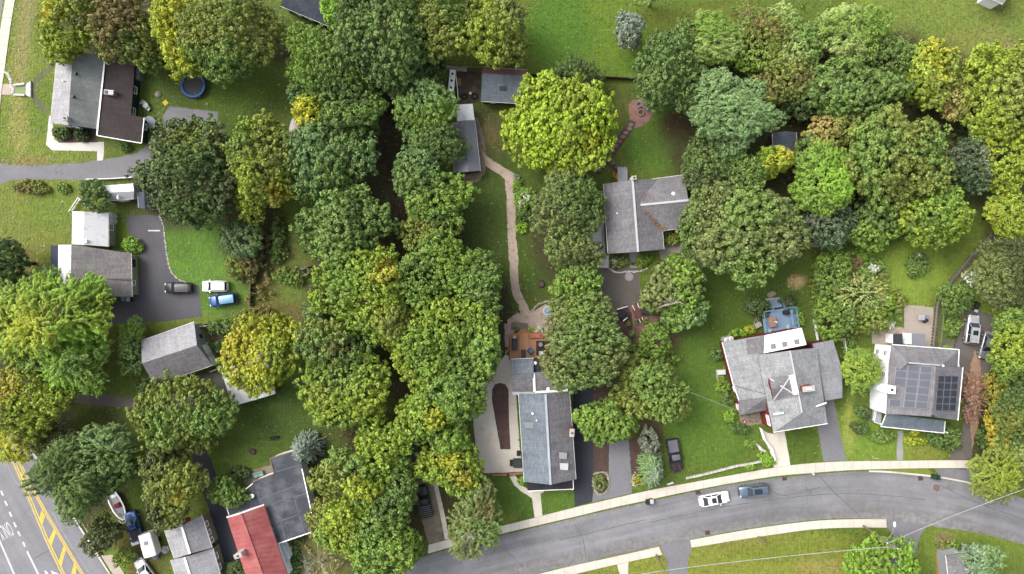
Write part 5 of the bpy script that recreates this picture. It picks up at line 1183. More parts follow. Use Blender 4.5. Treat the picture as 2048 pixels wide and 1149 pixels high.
for i in range(11):
    a = i*2*math.pi/11; LB(MB().box((.48*math.cos(a), .48*math.sin(a), .16), (.2, .24, .3), a), 'stone', M('fire_stone', A(170, 140, 122), rand=.2), o)
LB(MB().cyl((0, 0, .02), .38, .06, 12), 'ash', M('ash', A(96, 84, 80)), o)
def ring_pit(px, py, r, label):
    o = local(px, py, label, 'fire pit', 'fire_pit'); LB(MB().torus((0, 0, .3), r, .1, 18, 6), 'rim', DARKMETAL, o, True); LB(MB().cyl((0, 0, 0), r*.9, .28, 14, r), 'bowl', M('rusty_bowl', A(110, 78, 66), var=.2), o)
ring_pit(1082, 568, .5, 'black ring fire pit on the lawn beside the beige path'); ring_pit(506, 903, .4, 'small rusty fire pit on the lawn above the flat roof')
def table(px, py, sx, sy, h_, head, mat, label, z=0.0, rnd=False, leg=None, cat='table'):
    o = local(px, py, label, cat, 'garden_table', head, z)
    if z: o.location = W(px, py, z)
    LB(MB().cyl((0, 0, h_-.05), sx/2, .06, 20) if rnd else MB().box((0, 0, h_), (sx, sy, .06)), 'table_top', mat, o, bevel=0 if rnd else .02)
    for a in (-1, 1):
        for b in (-1, 1): LB(MB().box((a*sx*.33, b*sy*.33, h_/2), (.07, .07, h_)), 'leg', leg or mat, o)
    return o
table(295, 213, .9, .9, .7, 20, WC, 'small white garden table on the trampoline lawn', rnd=True)
for i, (dx, dy, hd, lb) in enumerate(((-5, -7, 60, 'white chair above the small white table'), (4, 6, 240, 'white chair below the small white table'))): chair(295+dx, 213+dy, hd, WC, lb)
thing_mesh('play_mat', MB().box((*W(331, 206, .05)[:2], .06), (.75, .75, .08), .7), M('yellow_mat', A(232, 206, 70), bump=0), 'small yellow square lying on the lawn', 'mat')
thing_mesh('stone_mound', MB().dome(W(316, 189), .55, .5, .4, 9, 4, jit=.2, rng=R), STONE, 'grey boulder on the lawn near the tanks', 'boulder')
o = local(303, 247, 'round grey spa cover behind the green cottage', 'hot tub', 'hot_tub'); LB(MB().cyl((0, 0, 0), .98, .7, 24), 'shell', WOODG, o); LB(MB().cyl((0, 0, .7), 1.0, .1, 24), 'cover', M('spa_cover', A(150, 156, 162), bump=0), o)
o = local(592, 262, 'pale rounded tarp covered boat half under the trees', 'boat', 'covered_boat', 85); LB(MB().dome((0, 0, .5), 2.4, .95, .7, 20, 6, jit=.02, rng=R), 'cover', M('pale_tarp', A(218, 206, 202), var=.07), o, True); LB(MB().dome((0, 0, .52), 2.2, .85, -.42, 16, 4), 'hull', TRIM, o)
for x in (-1, 1): LB(MB().box((x*.8, 0, .12), (.5, 1.2, .24)), 'cradle', WOODG, o)
def bin_(px, py, mat, label, lidm=None, group=None, head=0):
    o = local(px, py, label, 'bin', 'wheeled_bin', head, 0, group); LB(MB().box((0, 0, .5), (.52, .6, .95), 0, 1.12), 'body', mat, o); LB(MB().box((0, 0, 1.01), (.62, .7, .07)), 'lid', lidm or mat, o)
    for s in (-1, 1): LB(MB().box((s*.24, -.33, .12), (.06, .24, .24)), 'wheel', RUBBER, o)
GRB = M('green_bin', A(46, 74, 64), bump=0); BKB = M('black_bin', A(44, 46, 50), bump=0); LTB = M('pale_lid', A(206, 210, 210), bump=0)
bin_(1294, 1002, BKB, 'black wheeled bin at the kerb by the silver spruce'); bin_(1301, 1000, BKB, 'pale lidded bin at the kerb by the silver spruce', LTB)
bin_(1864, 952, GRB, 'left green bin on the verge kerb'); bin_(1870, 953, GRB, 'right green bin on the verge kerb')
bin_(253, 598, M('teal_bin', A(120, 176, 196), bump=0), 'light blue bin at the bungalow corner'); bin_(263, 599, BKB, 'white lidded bin at the bungalow corner', LTB)
bin_(1037, 905, BKB, 'black covered grill beside the centre house'); 
o = local(1033, 925, 'dark covered cart on the concrete by the centre house', 'cart', 'covered_cart'); LB(MB().box((.2, 0, .5), (1.5, 1.4, .95)), 'cover', M('charcoal_cover', A(66, 70, 70), var=.12), o, bevel=.12); LB(MB().box((-.85, 0, .35), (.5, .9, .6)), 'side_shelf', BKB, o)
def drain(px, py, label):
    c = W(px, py); o = empty('storm_drain', (c.x, c.y, .008), label, 'drain'); MB().box((c.x, c.y, .012), (.8, .75, .02), .15).build('frame', M('rust_iron', A(112, 84, 74), var=.2), o)
    for i in range(5): MB().box((c.x-.28+i*.14, c.y, .026), (.06, .6, .02), .15).build('bar', DARKMETAL, o)
drain(1396, 985, 'storm drain at the kerb left of the white sedan'); drain(1415, 1066, 'storm drain by the lower sidewalk'); drain(1569, 957, 'storm drain by the kerb right of the parked wagon'); drain(1841, 957, 'storm drain at the grass verge kerb')
o = empty('manhole', W(1873, 976, .008), 'round rusty manhole cover in the street', 'manhole'); MB().cyl(W(1873, 976, .008), .52, .012, 22).build('rim', M('rust_iron', A(112, 84, 74)), o); MB().cyl(W(1873, 976, .014), .42, .014, 22).build('cover', M('iron_cover', A(140, 118, 110), var=.15), o)
o = local(1258, 554, 'round pale stone disc set in the worn court', 'paving disc', 'stone_disc'); LB(MB().cyl((0, 0, .01), .68, .08, 24), 'disc', M('pale_disc', A(186, 178, 184), var=.1), o); LB(MB().torus((0, 0, .09), .5, .03, 24, 5), 'ring', STONE, o)
# hydrant and lamp
o = local(1624, 947, 'white fire hydrant at the sidewalk edge', 'hydrant', 'fire_hydrant', 0, .12); LB(MB().cyl((0, 0, 0), .16, .55, 12, .14), 'barrel', WT, o); LB(MB().dome((0, 0, .55), .17, .17, .16, 12, 4), 'bonnet', WT, o)
for a in (-1, 1): LB(MB().box((a*.2, 0, .38), (.14, .13, .13)), 'nozzle', GREYMETAL, o)
def pole(px, py, h_, label, arm=None, cross=False, lean=(0, 0)):
    c = W(px, py); o = empty('utility_pole', (c.x, c.y, 0), label, 'utility pole'); m_ = M('pole_wood', A(150, 132, 112), var=.2, fine=5)
    MB().tube([(c.x, c.y, 0), (c.x, c.y, h_)], [.17, .12], 10).build('shaft', m_, o)
    if cross:
        MB().beam((c.x-.9, c.y+.5, h_-.5), (c.x+.9, c.y-.5, h_-.5), .12, .14).build('cross_arm', m_, o)
        MB().cyl((c.x+.35, c.y-.3, h_-1.5), .26, 1.0, 12).build('transformer', GREYMETAL, o)
        for t_ in (-.8, 0, .8): MB().cyl((c.x+t_, c.y-t_*.55, h_-.42), .07, .25, 8).build('insulator', TRIM, o)
    if arm:
        a = W(*arm, h_-1.2); MB().tube([(c.x, c.y, h_-2.2), ((c.x+a.x)/2, (c.y+a.y)/2, h_-1.3), (a.x, a.y, h_-1.2)], .06, 8).build('lamp_arm', GREYMETAL, o); MB().dome((a.x, a.y, h_-1.32), .22, .45, .18, 12, 4).build('lamp_head', TRIM, o)
    return Vector((c.x, c.y, h_))
p1 = pole(1726, 1052, 9.2, 'utility pole with curved lamp arm by the drive mouth', arm=(1790, 1050), cross=True)
p2 = pole(1312, 1110, 6.6, 'shorter pole beside the bottom asphalt apron', cross=False)
p3 = pole(1517, 1074, 3.2, 'short dark post on the lower verge')
p0 = W(55, 967, 0); 
def cable(a, b, sag, r, label, mat=None):
    a, b = Vector(a), Vector(b); pts = [a.lerp(b, i/16)-Vector((0, 0, sag*4*(i/16)*(1-i/16))) for i in range(17)]
    thing_mesh('overhead_wire', MB().tube(pts, r, 5), mat or M('wire', A(196, 196, 196), bump=0, rough=.6), label, 'wire')
far = W(2075, 970, 8.5)
cable(p1-Vector((.5, -.3, .6)), far, .5, .045, 'pale overhead wire crossing the street at the right'); cable(p1-Vector((.5, -.3, 1.2)), far-Vector((.5, .4, .6)), .6, .03, 'thin second wire crossing the street at the right', M('wire_dark', A(120, 120, 124), bump=0))
cable(p1-Vector((.3, .3, .7)), p2-Vector((0, 0, .2)), .5, .05, 'pale overhead wire along the lower verge'); cable(p2-Vector((0, 0, .25)), W(1150, 1175, 6.2), .2, .05, 'pale overhead wire leaving the bottom edge')
cable(W(1372, 782, 7.5), W(1480, 824, 5.0), .3, .03, 'thin service wire running to the red house')
o = empty('street_sign', W(47, 962), 'dark mast arm reaching over the yellow hatching', 'signal mast'); 
a = W(92, 956); a.z = 0; MB().tube([(a.x, a.y, 0), (a.x, a.y, 5.6)], .1, 8).build('mast', DARKMETAL, o); b = W(46, 965, 5.5); MB().tube([(a.x, a.y, 5.5), tuple(b)], .08, 8).build('arm', DARKMETAL, o)
# yard by the rusty shed
o = local(905, 167, 'long white trailer parked by the soil yard', 'trailer', 'white_trailer', 84); LB(MB().box((0, 0, .9), (3.6, 1.0, 1.1)), 'body', wht, o, bevel=.12)
for s in (-1, 1): LB(MB().box((.2, s*.55, .3), (.6, .16, .6)), 'wheel', RUBBER, o)
for i in range(3): LB(MB().cyl((-1.1+i*1.1, 0, 1.45), .2, .08, 10), 'roof_vent', DARKMETAL, o)
def pallet(px, py, head, label, n=6, mat=None):
    o = local(px, py, label, 'pallet', 'pallet', head); m_ = mat or M('pallet_wood', A(196, 170, 118), var=.15)
    for i in range(n): LB(MB().box((0, -.5+i/(n-1), .14), (1.2, .12, .03)), 'slat', m_, o)
    for s in (-1, 0, 1): LB(MB().box((s*.5, 0, .06), (.1, 1.1, .1)), 'bearer', m_, o)
pallet(915, 165, 5, 'tan wooden pallet on the soil yard')
for x, y, lb in ((929, 193, 'black tyre lying on the soil yard'), (949, 193, 'second tyre lying against the shed wall'), (1026, 117, 'black wheel beside the small taupe shed')):
    thing_mesh('tyre', MB().torus(W(x, y, .14), .42, .16, 16, 6), RUBBER, lb, 'tyre', smooth=True)
thing_mesh('corrugated_sheet', MB().box((*W(914, 141)[:2], .9), (3.4, .7, .06), -.1).box((*W(914, 141)[:2], .45), (.1, .5, .86)), M('pale_sheet', A(176, 186, 176), var=.15), 'pale corrugated sheet leaning by the tan fence', 'metal sheet')
thing_mesh('white_bucket', MB().cyl(W(941, 188), .2, .42, 12, .24), WT, 'white bucket on the soil yard', 'bucket'); simple_fence('post_and_wire', [(913, 156), (916, 185), (917, 202)], 1.0, TRIM, 'white rail fence between trailer and soil yard', 2, 1.6, .08)
# deck of the centre house
o = empty('timber_deck', W(1055, 695), 'orange brown timber deck behind the centre house', 'deck')
dkp = [(1020, 668), (1100, 664), (1100, 716), (1018, 720), (1018, 698)]
MB().prism([W(x, y, .8) for x, y in dkp], .1).build('frame', M('deck_frame_wood', A(150, 92, 58)), o)  # frame timber in a darker brown than the planks
n = 20
for i in range(n):
    x0, x1 = 1020+i*80/n, 1020+(i+1)*80/n-.5
    MB().prism([W(x0, 668-i*.2, .84), W(x1, 668-i*.2, .84), W(x1, 719-i*.15, .84), W(x0, 719-i*.15, .84)], .04).build('plank', M('deck_plank', A(200, 150, 114), var=.12, fine=4, rand=.14), o)
for i in range(3): MB().prism([W(1035, 660+i*4, .25+i*.2), W(1054, 659.5+i*4, .25+i*.2), W(1054, 663.5+i*4, .25+i*.2), W(1035, 664+i*4, .25+i*.2)], .08).build('stair_tread', M('deck_plank_pale', A(206, 138, 92), var=.1), o)
railing(o, [W(1035, 669, .84), W(1022, 670, .84), W(1022, 698, .84)], .95, M('deck_plank_pale', A(206, 138, 92))); railing(o, [W(1055, 669, .84), W(1057, 676, .84), W(1098, 674, .84)], .5, M('deck_plank_pale', A(206, 138, 92)))
def on_deck(name, mb_parts, px, py, z, head, label, cat):
    o = local(px, py, label, cat, name, head, z); o.location = W(px, py, z)
    for nm, m_, mt, bv in mb_parts: LB(m_, nm, mt, o, bevel=bv)
    return o
on_deck('outdoor_kitchen', [('cabinet', MB().box((0, 0, .45), (.8, 2.2, .9)), BKB, .03), ('steel_top', MB().box((0, 1.0, .93), (.6, .45, .06)), GREYMETAL, 0), ('cover', MB().box((0, -.25, .98), (.7, 1.6, .14)), BLKPL, .04)], 1029, 686, .85, 0, 'black outdoor kitchen along the deck edge', 'grill')
on_deck('deck_mat', [('mat', MB().box((0, 0, .015), (.85, 1.35, .03)), M('slate_mat', A(70, 78, 90), bump=0), 0)], 1047, 708, .85, 0, 'dark slate mat lying on the deck', 'mat')
on_deck('lounge_chair', [('seat', MB().box((0, 0, .35), (.75, .75, .14)), M('blue_cushion', A(84, 116, 156), bump=0), .05), ('backrest', MB().box((-.4, 0, .6), (.16, .8, .55)), M('blue_frame', A(56, 74, 98), bump=0), .04), ('arm', MB().box((0, .42, .45), (.7, .1, .1)), M('blue_frame', A(56, 74, 98)), .02), ('arm', MB().box((0, -.42, .45), (.7, .1, .1)), M('blue_frame', A(56, 74, 98)), .02)], 1061, 702, .85, 40, 'blue cushioned chair set diagonally on the deck', 'chair')
on_deck('deck_rug', [('rug', MB().box((0, 0, .015), (2.2, 2.4, .03)), M('dark_rug', A(62, 46, 44), var=.2), 0)], 1086, 697, .85, 0, 'dark rug under the round table on the deck', 'rug')
table(1081, 689, .7, .7, .6, 0, GC, 'small round grey table on the dark rug', z=.88, rnd=True); chair(1082, 706, 90, WC, 'white cushioned chair on the dark rug', z=.88)
on_deck('striped_bench', [('seat', MB().box((0, 0, .4), (1.5, .55, .1)), M('red_cushion', A(206, 92, 84), bump=0), .04), ('stripe', MB().box((0, .1, .46), (1.44, .08, .02)), M('pink_stripe', A(232, 160, 150), bump=0), 0), ('stripe', MB().box((0, -.12, .46), (1.44, .08, .02)), M('pink_stripe', A(232, 160, 150)), 0), ('base', MB().box((0, 0, .18), (1.4, .45, .34)), WOODF, 0)], 1072, 671, .85, 0, 'red striped bench at the deck edge', 'bench')
on_deck('wooden_platform', [('platform', MB().box((0, 0, .07), (2.7, 1.2, .1)), WOODG, 0)]+[('plank', MB().box((-1.2+i*.4, 0, .14), (.37, 1.2, .03)), WOODG, 0) for i in range(7)], 1039, 653, .02, -5, 'grey wooden platform below the deck stairs', 'platform')
on_deck('planter', [('tub', MB().box((0, 0, .2), (.45, .4, .4)), DARKMETAL, .03), ('soil', MB().box((0, 0, .4), (.38, .33, .04)), SOIL, 0)], 1013, 697, .02, 0, 'small square dark planter by the deck corner', 'planter')
for x, y, lb in ((1013, 645, 'lower black path lamp at the beige patio edge'), (1038, 624, 'upper black path lamp at the beige patio edge')):
    o = local(x, y, lb, 'lamp', 'path_lamp'); LB(MB().cyl((0, 0, 0), .05, .5, 8), 'stem', BLKPL, o); LB(MB().cyl((0, 0, .5), .2, .14, 12, .1), 'hood', BLKPL, o)
o = local(1095, 622, 'white round garden fountain half under the tree', 'fountain', 'fountain'); LB(MB().cyl((0, 0, 0), .5, .4, 18, .75), 'basin', WT, o); LB(MB().cyl((0, 0, .36), .62, .06, 18), 'water', M('fountain_water', A(150, 180, 196), rough=.1, bump=0), o); LB(MB().cyl((0, 0, .3), .1, .7, 8), 'spout', WT, o)
# patio things left of the T shaped house
table(1207, 524, 1.5, 2.1, .72, 0, M('white_marble', A(222, 222, 226), var=.1), 'white rectangular table left of the flower bed')
for dx, dy, hd, lb in ((-4, -10, 270, 'dark chair at the far left end of the white table'), (5, -10, 270, 'dark chair at the far right end of the white table')): chair(1207+dx, 524+dy, hd, M('navy_chair', A(60, 64, 84), bump=0), lb, s=.9)
thing_mesh('white_ring', MB().torus(W(1207, 525, .82), .28, .08, 18, 6), WT, 'white ring wreath on the white table', 'wreath', smooth=True)
table(1194, 470, 1.4, 2.4, .7, 0, WC, 'long white table on the pale side patio'); chair(1201, 494, 60, M('navy_chair', A(60, 64, 84)), 'navy chair at the corner of the pale side patio')
o = local(1243, 630, 'black tarp over a heap at the court corner', 'tarp', 'tarp_heap'); LB(MB().dome((0, 0, 0), 1.2, .8, .8, 10, 4, jit=.25, rng=R), 'tarp', M('black_tarp', A(66, 64, 70), var=.2), o); LB(MB().beam((-.8, .9, .5), (.9, 1.4, .6), .14, .1), 'pole', TRIM, o); LB(MB().beam((.2, -1.0, .5), (.9, -.4, .5), .14, .1), 'pole', TRIM, o)
o = local(1276, 626, 'brown rowing boat hull lying on the dark mulch', 'boat', 'rowing_boat', 110); LB(MB().dome((0, 0, 0), 1.7, .7, .5, 14, 5, jit=.05, rng=R), 'hull', M('brown_hull', A(124, 88, 80), var=.15), o); LB(MB().beam((-1.6, .2, .3), (1.5, .5, .3), .1, .1), 'gunwale', TRIM, o); LB(MB().beam((-1.5, -.3, .3), (1.6, -.4, .3), .08, .1), 'gunwale', TRIM, o)
thing_mesh('dark_trailer', MB().box((*W(1298, 622)[:2], .5), (2.2, 1.2, .8), .1, .85), M('black_tarp', A(66, 64, 70)), 'dark covered box behind the rowing boat', 'cargo box')
# red house yard
o = local(1440, 744, 'white air conditioning unit left of the red house', 'air conditioner', 'air_conditioner', 5); LB(MB().box((0, 0, .45), (1.4, .8, .85)), 'case', WT, o, bevel=.08); LB(MB().box((-.1, -.7, .1), (1.3, .7, .18)), 'base', STONE, o)
table(1542, 644, 1.2, 1.6, .72, 10, M('brown_table', A(176, 136, 116), var=.1), 'brown table on the blue deck', z=1.0)
o = on_deck('closed_parasol', [('canopy', MB().tube([(0, 0, 1.6), (.2, -.1, 1.9), (.5, -.25, 1.95)], [.05, .16, .04], 8), WC, 0), ('pole', MB().tube([(0, 0, .75), (0, 0, 1.7)], .03, 6), GREYMETAL, 0)], 1541, 642, 1.0, 0, 'folded white parasol over the brown deck table', 'parasol')
on_deck('barbecue', [('kettle', MB().dome((0, 0, .8), .5, .4, .35, 12, 4), BKB, 0), ('cart', MB().box((0, 0, .4), (.9, .6, .75)), BKB, .03), ('side_shelf', MB().box((.75, 0, .78), (.5, .5, .05)), GREYMETAL, 0)], 1570, 625, 1.0, 10, 'black barbecue on the blue deck', 'barbecue')
chair(1573, 653, 100, M('pale_blue_chair', A(186, 208, 226), bump=0), 'pale blue chair by the blue deck bench', z=1.0, s=.8); chair(1537, 661, 80, M('pale_blue_chair', A(186, 208, 226)), 'pale blue chair at the white roof edge', z=1.0, s=.8)
on_deck('storage_box', [('box', MB().box((0, 0, .3), (.9, .6, .6)), M('teal_box', A(60, 130, 120), bump=0), .03), ('lid', MB().box((0, 0, .62), (.94, .64, .06)), M('teal_box', A(60, 130, 120)), 0)], 1582, 620, 1.0, 10, 'teal storage box in the blue deck corner', 'box')
thing_mesh('wheelbarrow', MB().box((*W(1514, 650)[:2], .45), (.9, .7, .3), .5, 1.2).beam(W(1510, 655, .4), W(1520, 632, .7), .07, .07).beam(W(1506, 652, .4), W(1514, 634, .7), .07, .07).cyl(W(1512, 657), .2, .1, 10), M('grey_barrow', A(176, 172, 168)), 'grey wheelbarrow beside the blue deck', 'wheelbarrow')
S('landing', [(1530, 598), (1565, 594), (1566, 600), (1532, 604)], .05, STONE, 'stone landing at the foot of the blue stairs', thick=.05, jit=.3)
stones('step_stones', [(1541, 590), (1548, 586)], 3, .9, 'loose pale flagstones above the blue stairs', 'stones')
S('gravel_bed', [(1478, 834), (1526, 824), (1532, 846), (1500, 852), (1484, 850)], .014, GRAVEL, 'grey gravel in the red house corner', jit=1)
o = local(1487, 843, 'red and white garden ornament in the gravel corner', 'ornament', 'garden_ornament'); LB(MB().cyl((0, 0, 0), .25, .5, 10, .14), 'body', M('ornament_red', A(190, 50, 50), bump=0), o); LB(MB().dome((0, 0, .5), .16, .16, .22, 10, 4), 'head', WT, o)
# solar house yard
table(1838, 635, 1.1, .9, .72, 0, M('grey_table', A(186, 186, 190), bump=0), 'grey table on the weathered patio'); chair(1846, 642, 200, BKB, 'black chair at the grey patio table', s=.9); chair(1847, 634, 180, GC, 'grey chair at the grey patio table', s=.9)
thing_mesh('bicycle_frame', MB().torus(W(1752, 665, .1), .33, .03, 16, 5).torus(W(1760, 662, .1), .33, .03, 16, 5).beam(W(1752, 665, .12), W(1760, 662, .12), .05, .05).beam(W(1756, 660, .12), W(1757, 668, .12), .05, .05), DARKMETAL, 'dark bicycle lying on the patio corner', 'bicycle')
o = local(1948, 612, 'black barbecue with pale shelf beyond the silver car', 'barbecue', 'barbecue', 70); LB(MB().box((0, 0, .45), (1.3, .6, .8)), 'cart', BKB, o, bevel=.04); LB(MB().dome((.1, 0, .85), .5, .34, .3, 12, 4), 'hood', BKB, o); LB(MB().box((-.8, -.1, .82), (.5, .6, .05)), 'side_shelf', LTB, o)
thing_mesh('white_ring_swing', MB().torus(W(1877, 488, .3), .36, .08, 20, 6), WT, 'white ring lying on the lawn under the yellow green tree', 'ring', smooth=True)
thing_mesh('hand_rail', MB().beam(W(1917, 660, .9), W(1908, 698, .9), .07, .06).beam(W(1917, 660, 0), W(1917, 660, .9), .06, .06).beam(W(1908, 698, 0), W(1908, 698, .9), .06, .06), DARKMETAL, 'dark hand rail along the drive beside the solar house', 'railing')
# things on the lawns bottom left and the mint sofa
o = local(519, 948, 'mint green cushioned sofa on the brown patio', 'sofa', 'garden_sofa', 16); MT = M('mint_cushion', A(160, 200, 186), bump=0); LB(MB().box((0, 0, .3), (1.7, .8, .3)), 'base', WOODG, o)
for i in (-1, 1): LB(MB().box((i*.4, -.02, .5), (.76, .65, .14)), 'cushion', MT, o, bevel=.05)
LB(MB().box((0, .38, .65), (1.7, .14, .5)), 'backrest', MT, o, bevel=.04)
table(498, 952, .6, .6, .5, 0, WOODG, 'small brown table beside the mint sofa')
o = local(550, 876, 'black garden bench alone on the lawn', 'bench', 'garden_bench', 12); LB(MB().box((0, 0, .42), (1.4, .5, .07)), 'seat', BKB, o); LB(MB().box((0, .26, .68), (1.4, .07, .5)), 'backrest', BKB, o)
for a in (-1, 1): LB(MB().box((a*.6, 0, .2), (.08, .45, .4)), 'leg', BKB, o)
for x, y, lb in ((417, 686, 'white garden gnome shaped post by the vegetable bed'), (438, 703, 'white post at the golden tree edge')):
    o = local(x, y, lb, 'post', 'garden_post'); LB(MB().cyl((0, 0, 0), .12, .7, 8, .1), 'shaft', WT, o); LB(MB().dome((0, 0, .7), .15, .15, .15, 8, 3), 'knob', WT, o)
thing_mesh('log', MB().tube([W(196, 514, .2), W(222-170+2, 515, .2)] if False else [W(30, 514, .25), W(54, 515, .2)], [.2, .14], 8), M('pale_log', A(150, 132, 116), var=.2), 'fallen pale log beside the dark left tree', 'log')
thing_mesh('white_stick', MB().tube([W(1744, 913, .05), W(1750, 918, .06), W(1758, 917, .05)], .06, 6), M('pale_branch', A(214, 206, 170)), 'pale fallen branch on the front lawn', 'branch')
thing_mesh('painted_parking_mark', MB().prism([W(296, 460.5, .02), W(320, 460.5, .02), W(320, 463, .02), W(296, 463, .02)], .005), PAINTW, 'short white painted line on the dark driveway', 'marking')
# ------------------------------------------------------------------ trees and shrubs
def foliage_mat(name, trans=.22, rough=.55):
    t = NT(name); at = t.n('ShaderNodeAttribute'); at.attribute_name = 'leaf'
    t.l(at.outputs['Color'], t.p.inputs['Base Color']); t.p.inputs['Roughness'].default_value = rough; t.p.inputs['Specular IOR Level'].default_value = .25
    tr = t.n('ShaderNodeBsdfTranslucent'); t.l(at.outputs['Color'], tr.inputs['Color'])
    mx = t.n('ShaderNodeMixShader'); mx.inputs[0].default_value = trans; t.l(t.p.outputs[0], mx.inputs[1]); t.l(tr.outputs[0], mx.inputs[2]); t.l(mx.outputs[0], t.out.inputs['Surface'])
    return t.m
LEAF = foliage_mat('foliage'); NEEDLE = foliage_mat('needles', .08, .7)
BARK = M('bark', A(112, 98, 84), var=.25, fine=6, rough=.95); BARKP = M('pale_bark', A(186, 174, 156), var=.15, fine=6, rough=.9)
PAL = dict(olive=(128, 134, 64), green=(108, 134, 66), mid=(100, 122, 66), deep=(84, 106, 60), dark=(82, 92, 58), blue=(102, 128, 82), bluepale=(122, 150, 100), lime=(146, 170, 52), ygreen=(142, 158, 54),
           yellow=(188, 182, 52), gold=(190, 166, 58), bright=(128, 166, 56), brown=(120, 108, 68), spruce=(126, 140, 124), pale=(160, 174, 106), grey=(124, 132, 110), darkblue=(80, 100, 74), red=(150, 114, 98), straw=(172, 160, 96), dull=(118, 126, 78), white=(236, 236, 226), orange=(190, 140, 60), sun=(164, 170, 54), leaf=(118, 146, 60))
for _k, _v in list(PAL.items()):
    if _k not in ('white', 'red', 'spruce', 'lime', 'grey', 'straw', 'dark', 'brown'): PAL[_k] = tuple(a*.8+b*.2 for a, b in zip(_v, (106, 130, 60)))
LK = 2.0
NTRI = 0
def crown(name, rng, cen, rx, ry, rz, rot, style, pal, parent, dens=1.0, patch=None, low=-.35, gap=.06, clumps=None, fit=None):
    """leaf clumps spread over an uneven dome, each clump a tuft of small leaf faces"""
    global NTRI
    st = dict(broad=(.56, .78, 27, .245, .15), fine=(.48, .68, 23, .225, .095), spray=(.52, .74, 27, .225, .095), plume=(.60, .80, 34, .25, .085), spruce=(.42, .50, 26, .24, .06), bush=(.32, .38, 20, .16, .10), big=(.64, .88, 33, .265, .165), sparse=(.7, 1.05, 20, .26, .08))[style]
    rc, sp, nl, ll, lw = st; sp /= math.sqrt(dens); q_ = rng.uniform(.82, 1.2); ll *= q_; lw *= q_; nl = int(nl/q_**1.4)
    k = [(rng.normal(0, 1, 3), rng.uniform(0, 6.28), rng.uniform(.5, 1)) for _ in range(6)]
    nlo = max(4, int(rx*ry/3.6)+3); cz = rng.uniform(-.3, 1, nlo); ph = rng.uniform(0, 6.28, nlo); LD = np.stack([np.sqrt(1-cz*cz)*np.cos(ph), np.sqrt(1-cz*cz)*np.sin(ph), cz], 1); la = 2.3/math.sqrt(nlo)
    def env(d):
        o = np.ones(len(d))
        for v, ph, a in k: o += .11*a*np.sin(d @ (v*2.3) + ph)
        lo = np.arccos(np.clip((d @ LD.T).max(1), -1, 1))/la
        return o*(1.07-(.36 if style == 'spray' else .42 if style == 'plume' else .25)*np.clip(lo, 0, 1.1)**2)
    if clumps is not None: C, D = clumps
    area = 2*math.pi*((rx*ry)**.5)*(((rx*ry)**.5)+rz)*.62
    M_ = int(area/(sp*sp)*5)+30
    layers = [(1.0, 1.0), (.74, 1.35)] if style not in ('spruce', 'bush') else [(1.0, 1.0), (.6, 1.7)]
    if style == 'sparse': layers = [(1.0, 1.0)]
    if clumps is not None: layers = []
    else: C = []; D = []
    for scale, sm in layers:
        cz = rng.uniform(min(low, -.45), 1, M_); ph = rng.uniform(0, 2*math.pi, M_); s = np.sqrt(1-cz*cz); d = np.stack([s*np.cos(ph), s*np.sin(ph), cz], 1)
        if style == 'spruce':
            h = rng.uniform(0, 1, M_)**1.4; prof = (1-h)**.85*(1+.12*np.sin(h*26)); d = np.stack([np.cos(ph), np.sin(ph), .25+h*0], 1)
            Q = np.stack([np.cos(ph)*rx*prof*scale, np.sin(ph)*ry*prof*scale, (h*2-1)*rz], 1)*(1+rng.normal(0, .05, (M_, 1)))
        else: Q = d*np.array([rx, ry, rz])*(env(d)*scale*np.where(rng.random(M_) < .10, rng.uniform(1.03, 1.14, M_), rng.uniform(.88, 1.04, M_)))[:, None]
        keep = np.zeros((0, 3)); kd = []; m2 = (sp*sm)**2; rsp = rng.uniform(.45, 1.5, M_); buf = np.empty((M_, 3)); nb = 0
        for i in range(M_):
            if nb and ((buf[:nb]-Q[i])**2).sum(1).min() < m2*rsp[i]: continue
            buf[nb] = Q[i]; nb += 1; kd.append(d[i])
        keep = buf[:nb]; kd = np.array(kd)
        g = rng.random(nb) > gap
        C.append(keep[g]); D.append(kd[g])
    if clumps is None: C = np.concatenate(C); D = np.concatenate(D)
    n = len(C); N = n*nl
    # clump colour
    cols = [np.array(A(*PAL[p], LK)) for p in pal[0].split('+')]
    w = rng.random(n); f = np.clip((np.sin(C[:, 0]*.55+k[0][1])+np.sin(C[:, 1]*.6+k[1][1])+np.sin(C[:, 2]*.7+C[:, 0]*.3+k[2][1]))/3+.5+rng.normal(0, .18, n), 0, 1)
    if len(cols) == 1: cc = np.tile(cols[0], (n, 1))
    else: cc = cols[0]*(1-f[:, None])+cols[1]*f[:, None]
    cc = cc*rng.uniform(.82, 1.18, n)[:, None]
    for pt in (patch or []):
        pc, ux, uy, r_ = pt; dd = np.hypot(C[:, 0]/rx-ux, C[:, 1]/ry-uy)/r_; m = np.clip(1.15-dd+rng.normal(0, .3, n), 0, .62)[:, None]
        cc = cc*(1-m)+np.array(A(*PAL[pc], LK))*rng.uniform(.85, 1.15, n)[:, None]*m
    out = D.copy(); out[:, 2] += .45; out /= np.linalg.norm(out, axis=1)[:, None]
    ci = np.repeat(np.arange(n), nl)
    u = rng.normal(0, 1, (N, 3)); u += out[ci]*.75; u /= np.linalg.norm(u, axis=1)[:, None]
    rad = rc*rng.uniform(.62, 1.35, n)[ci]*rng.uniform(.5, 1.15, N)
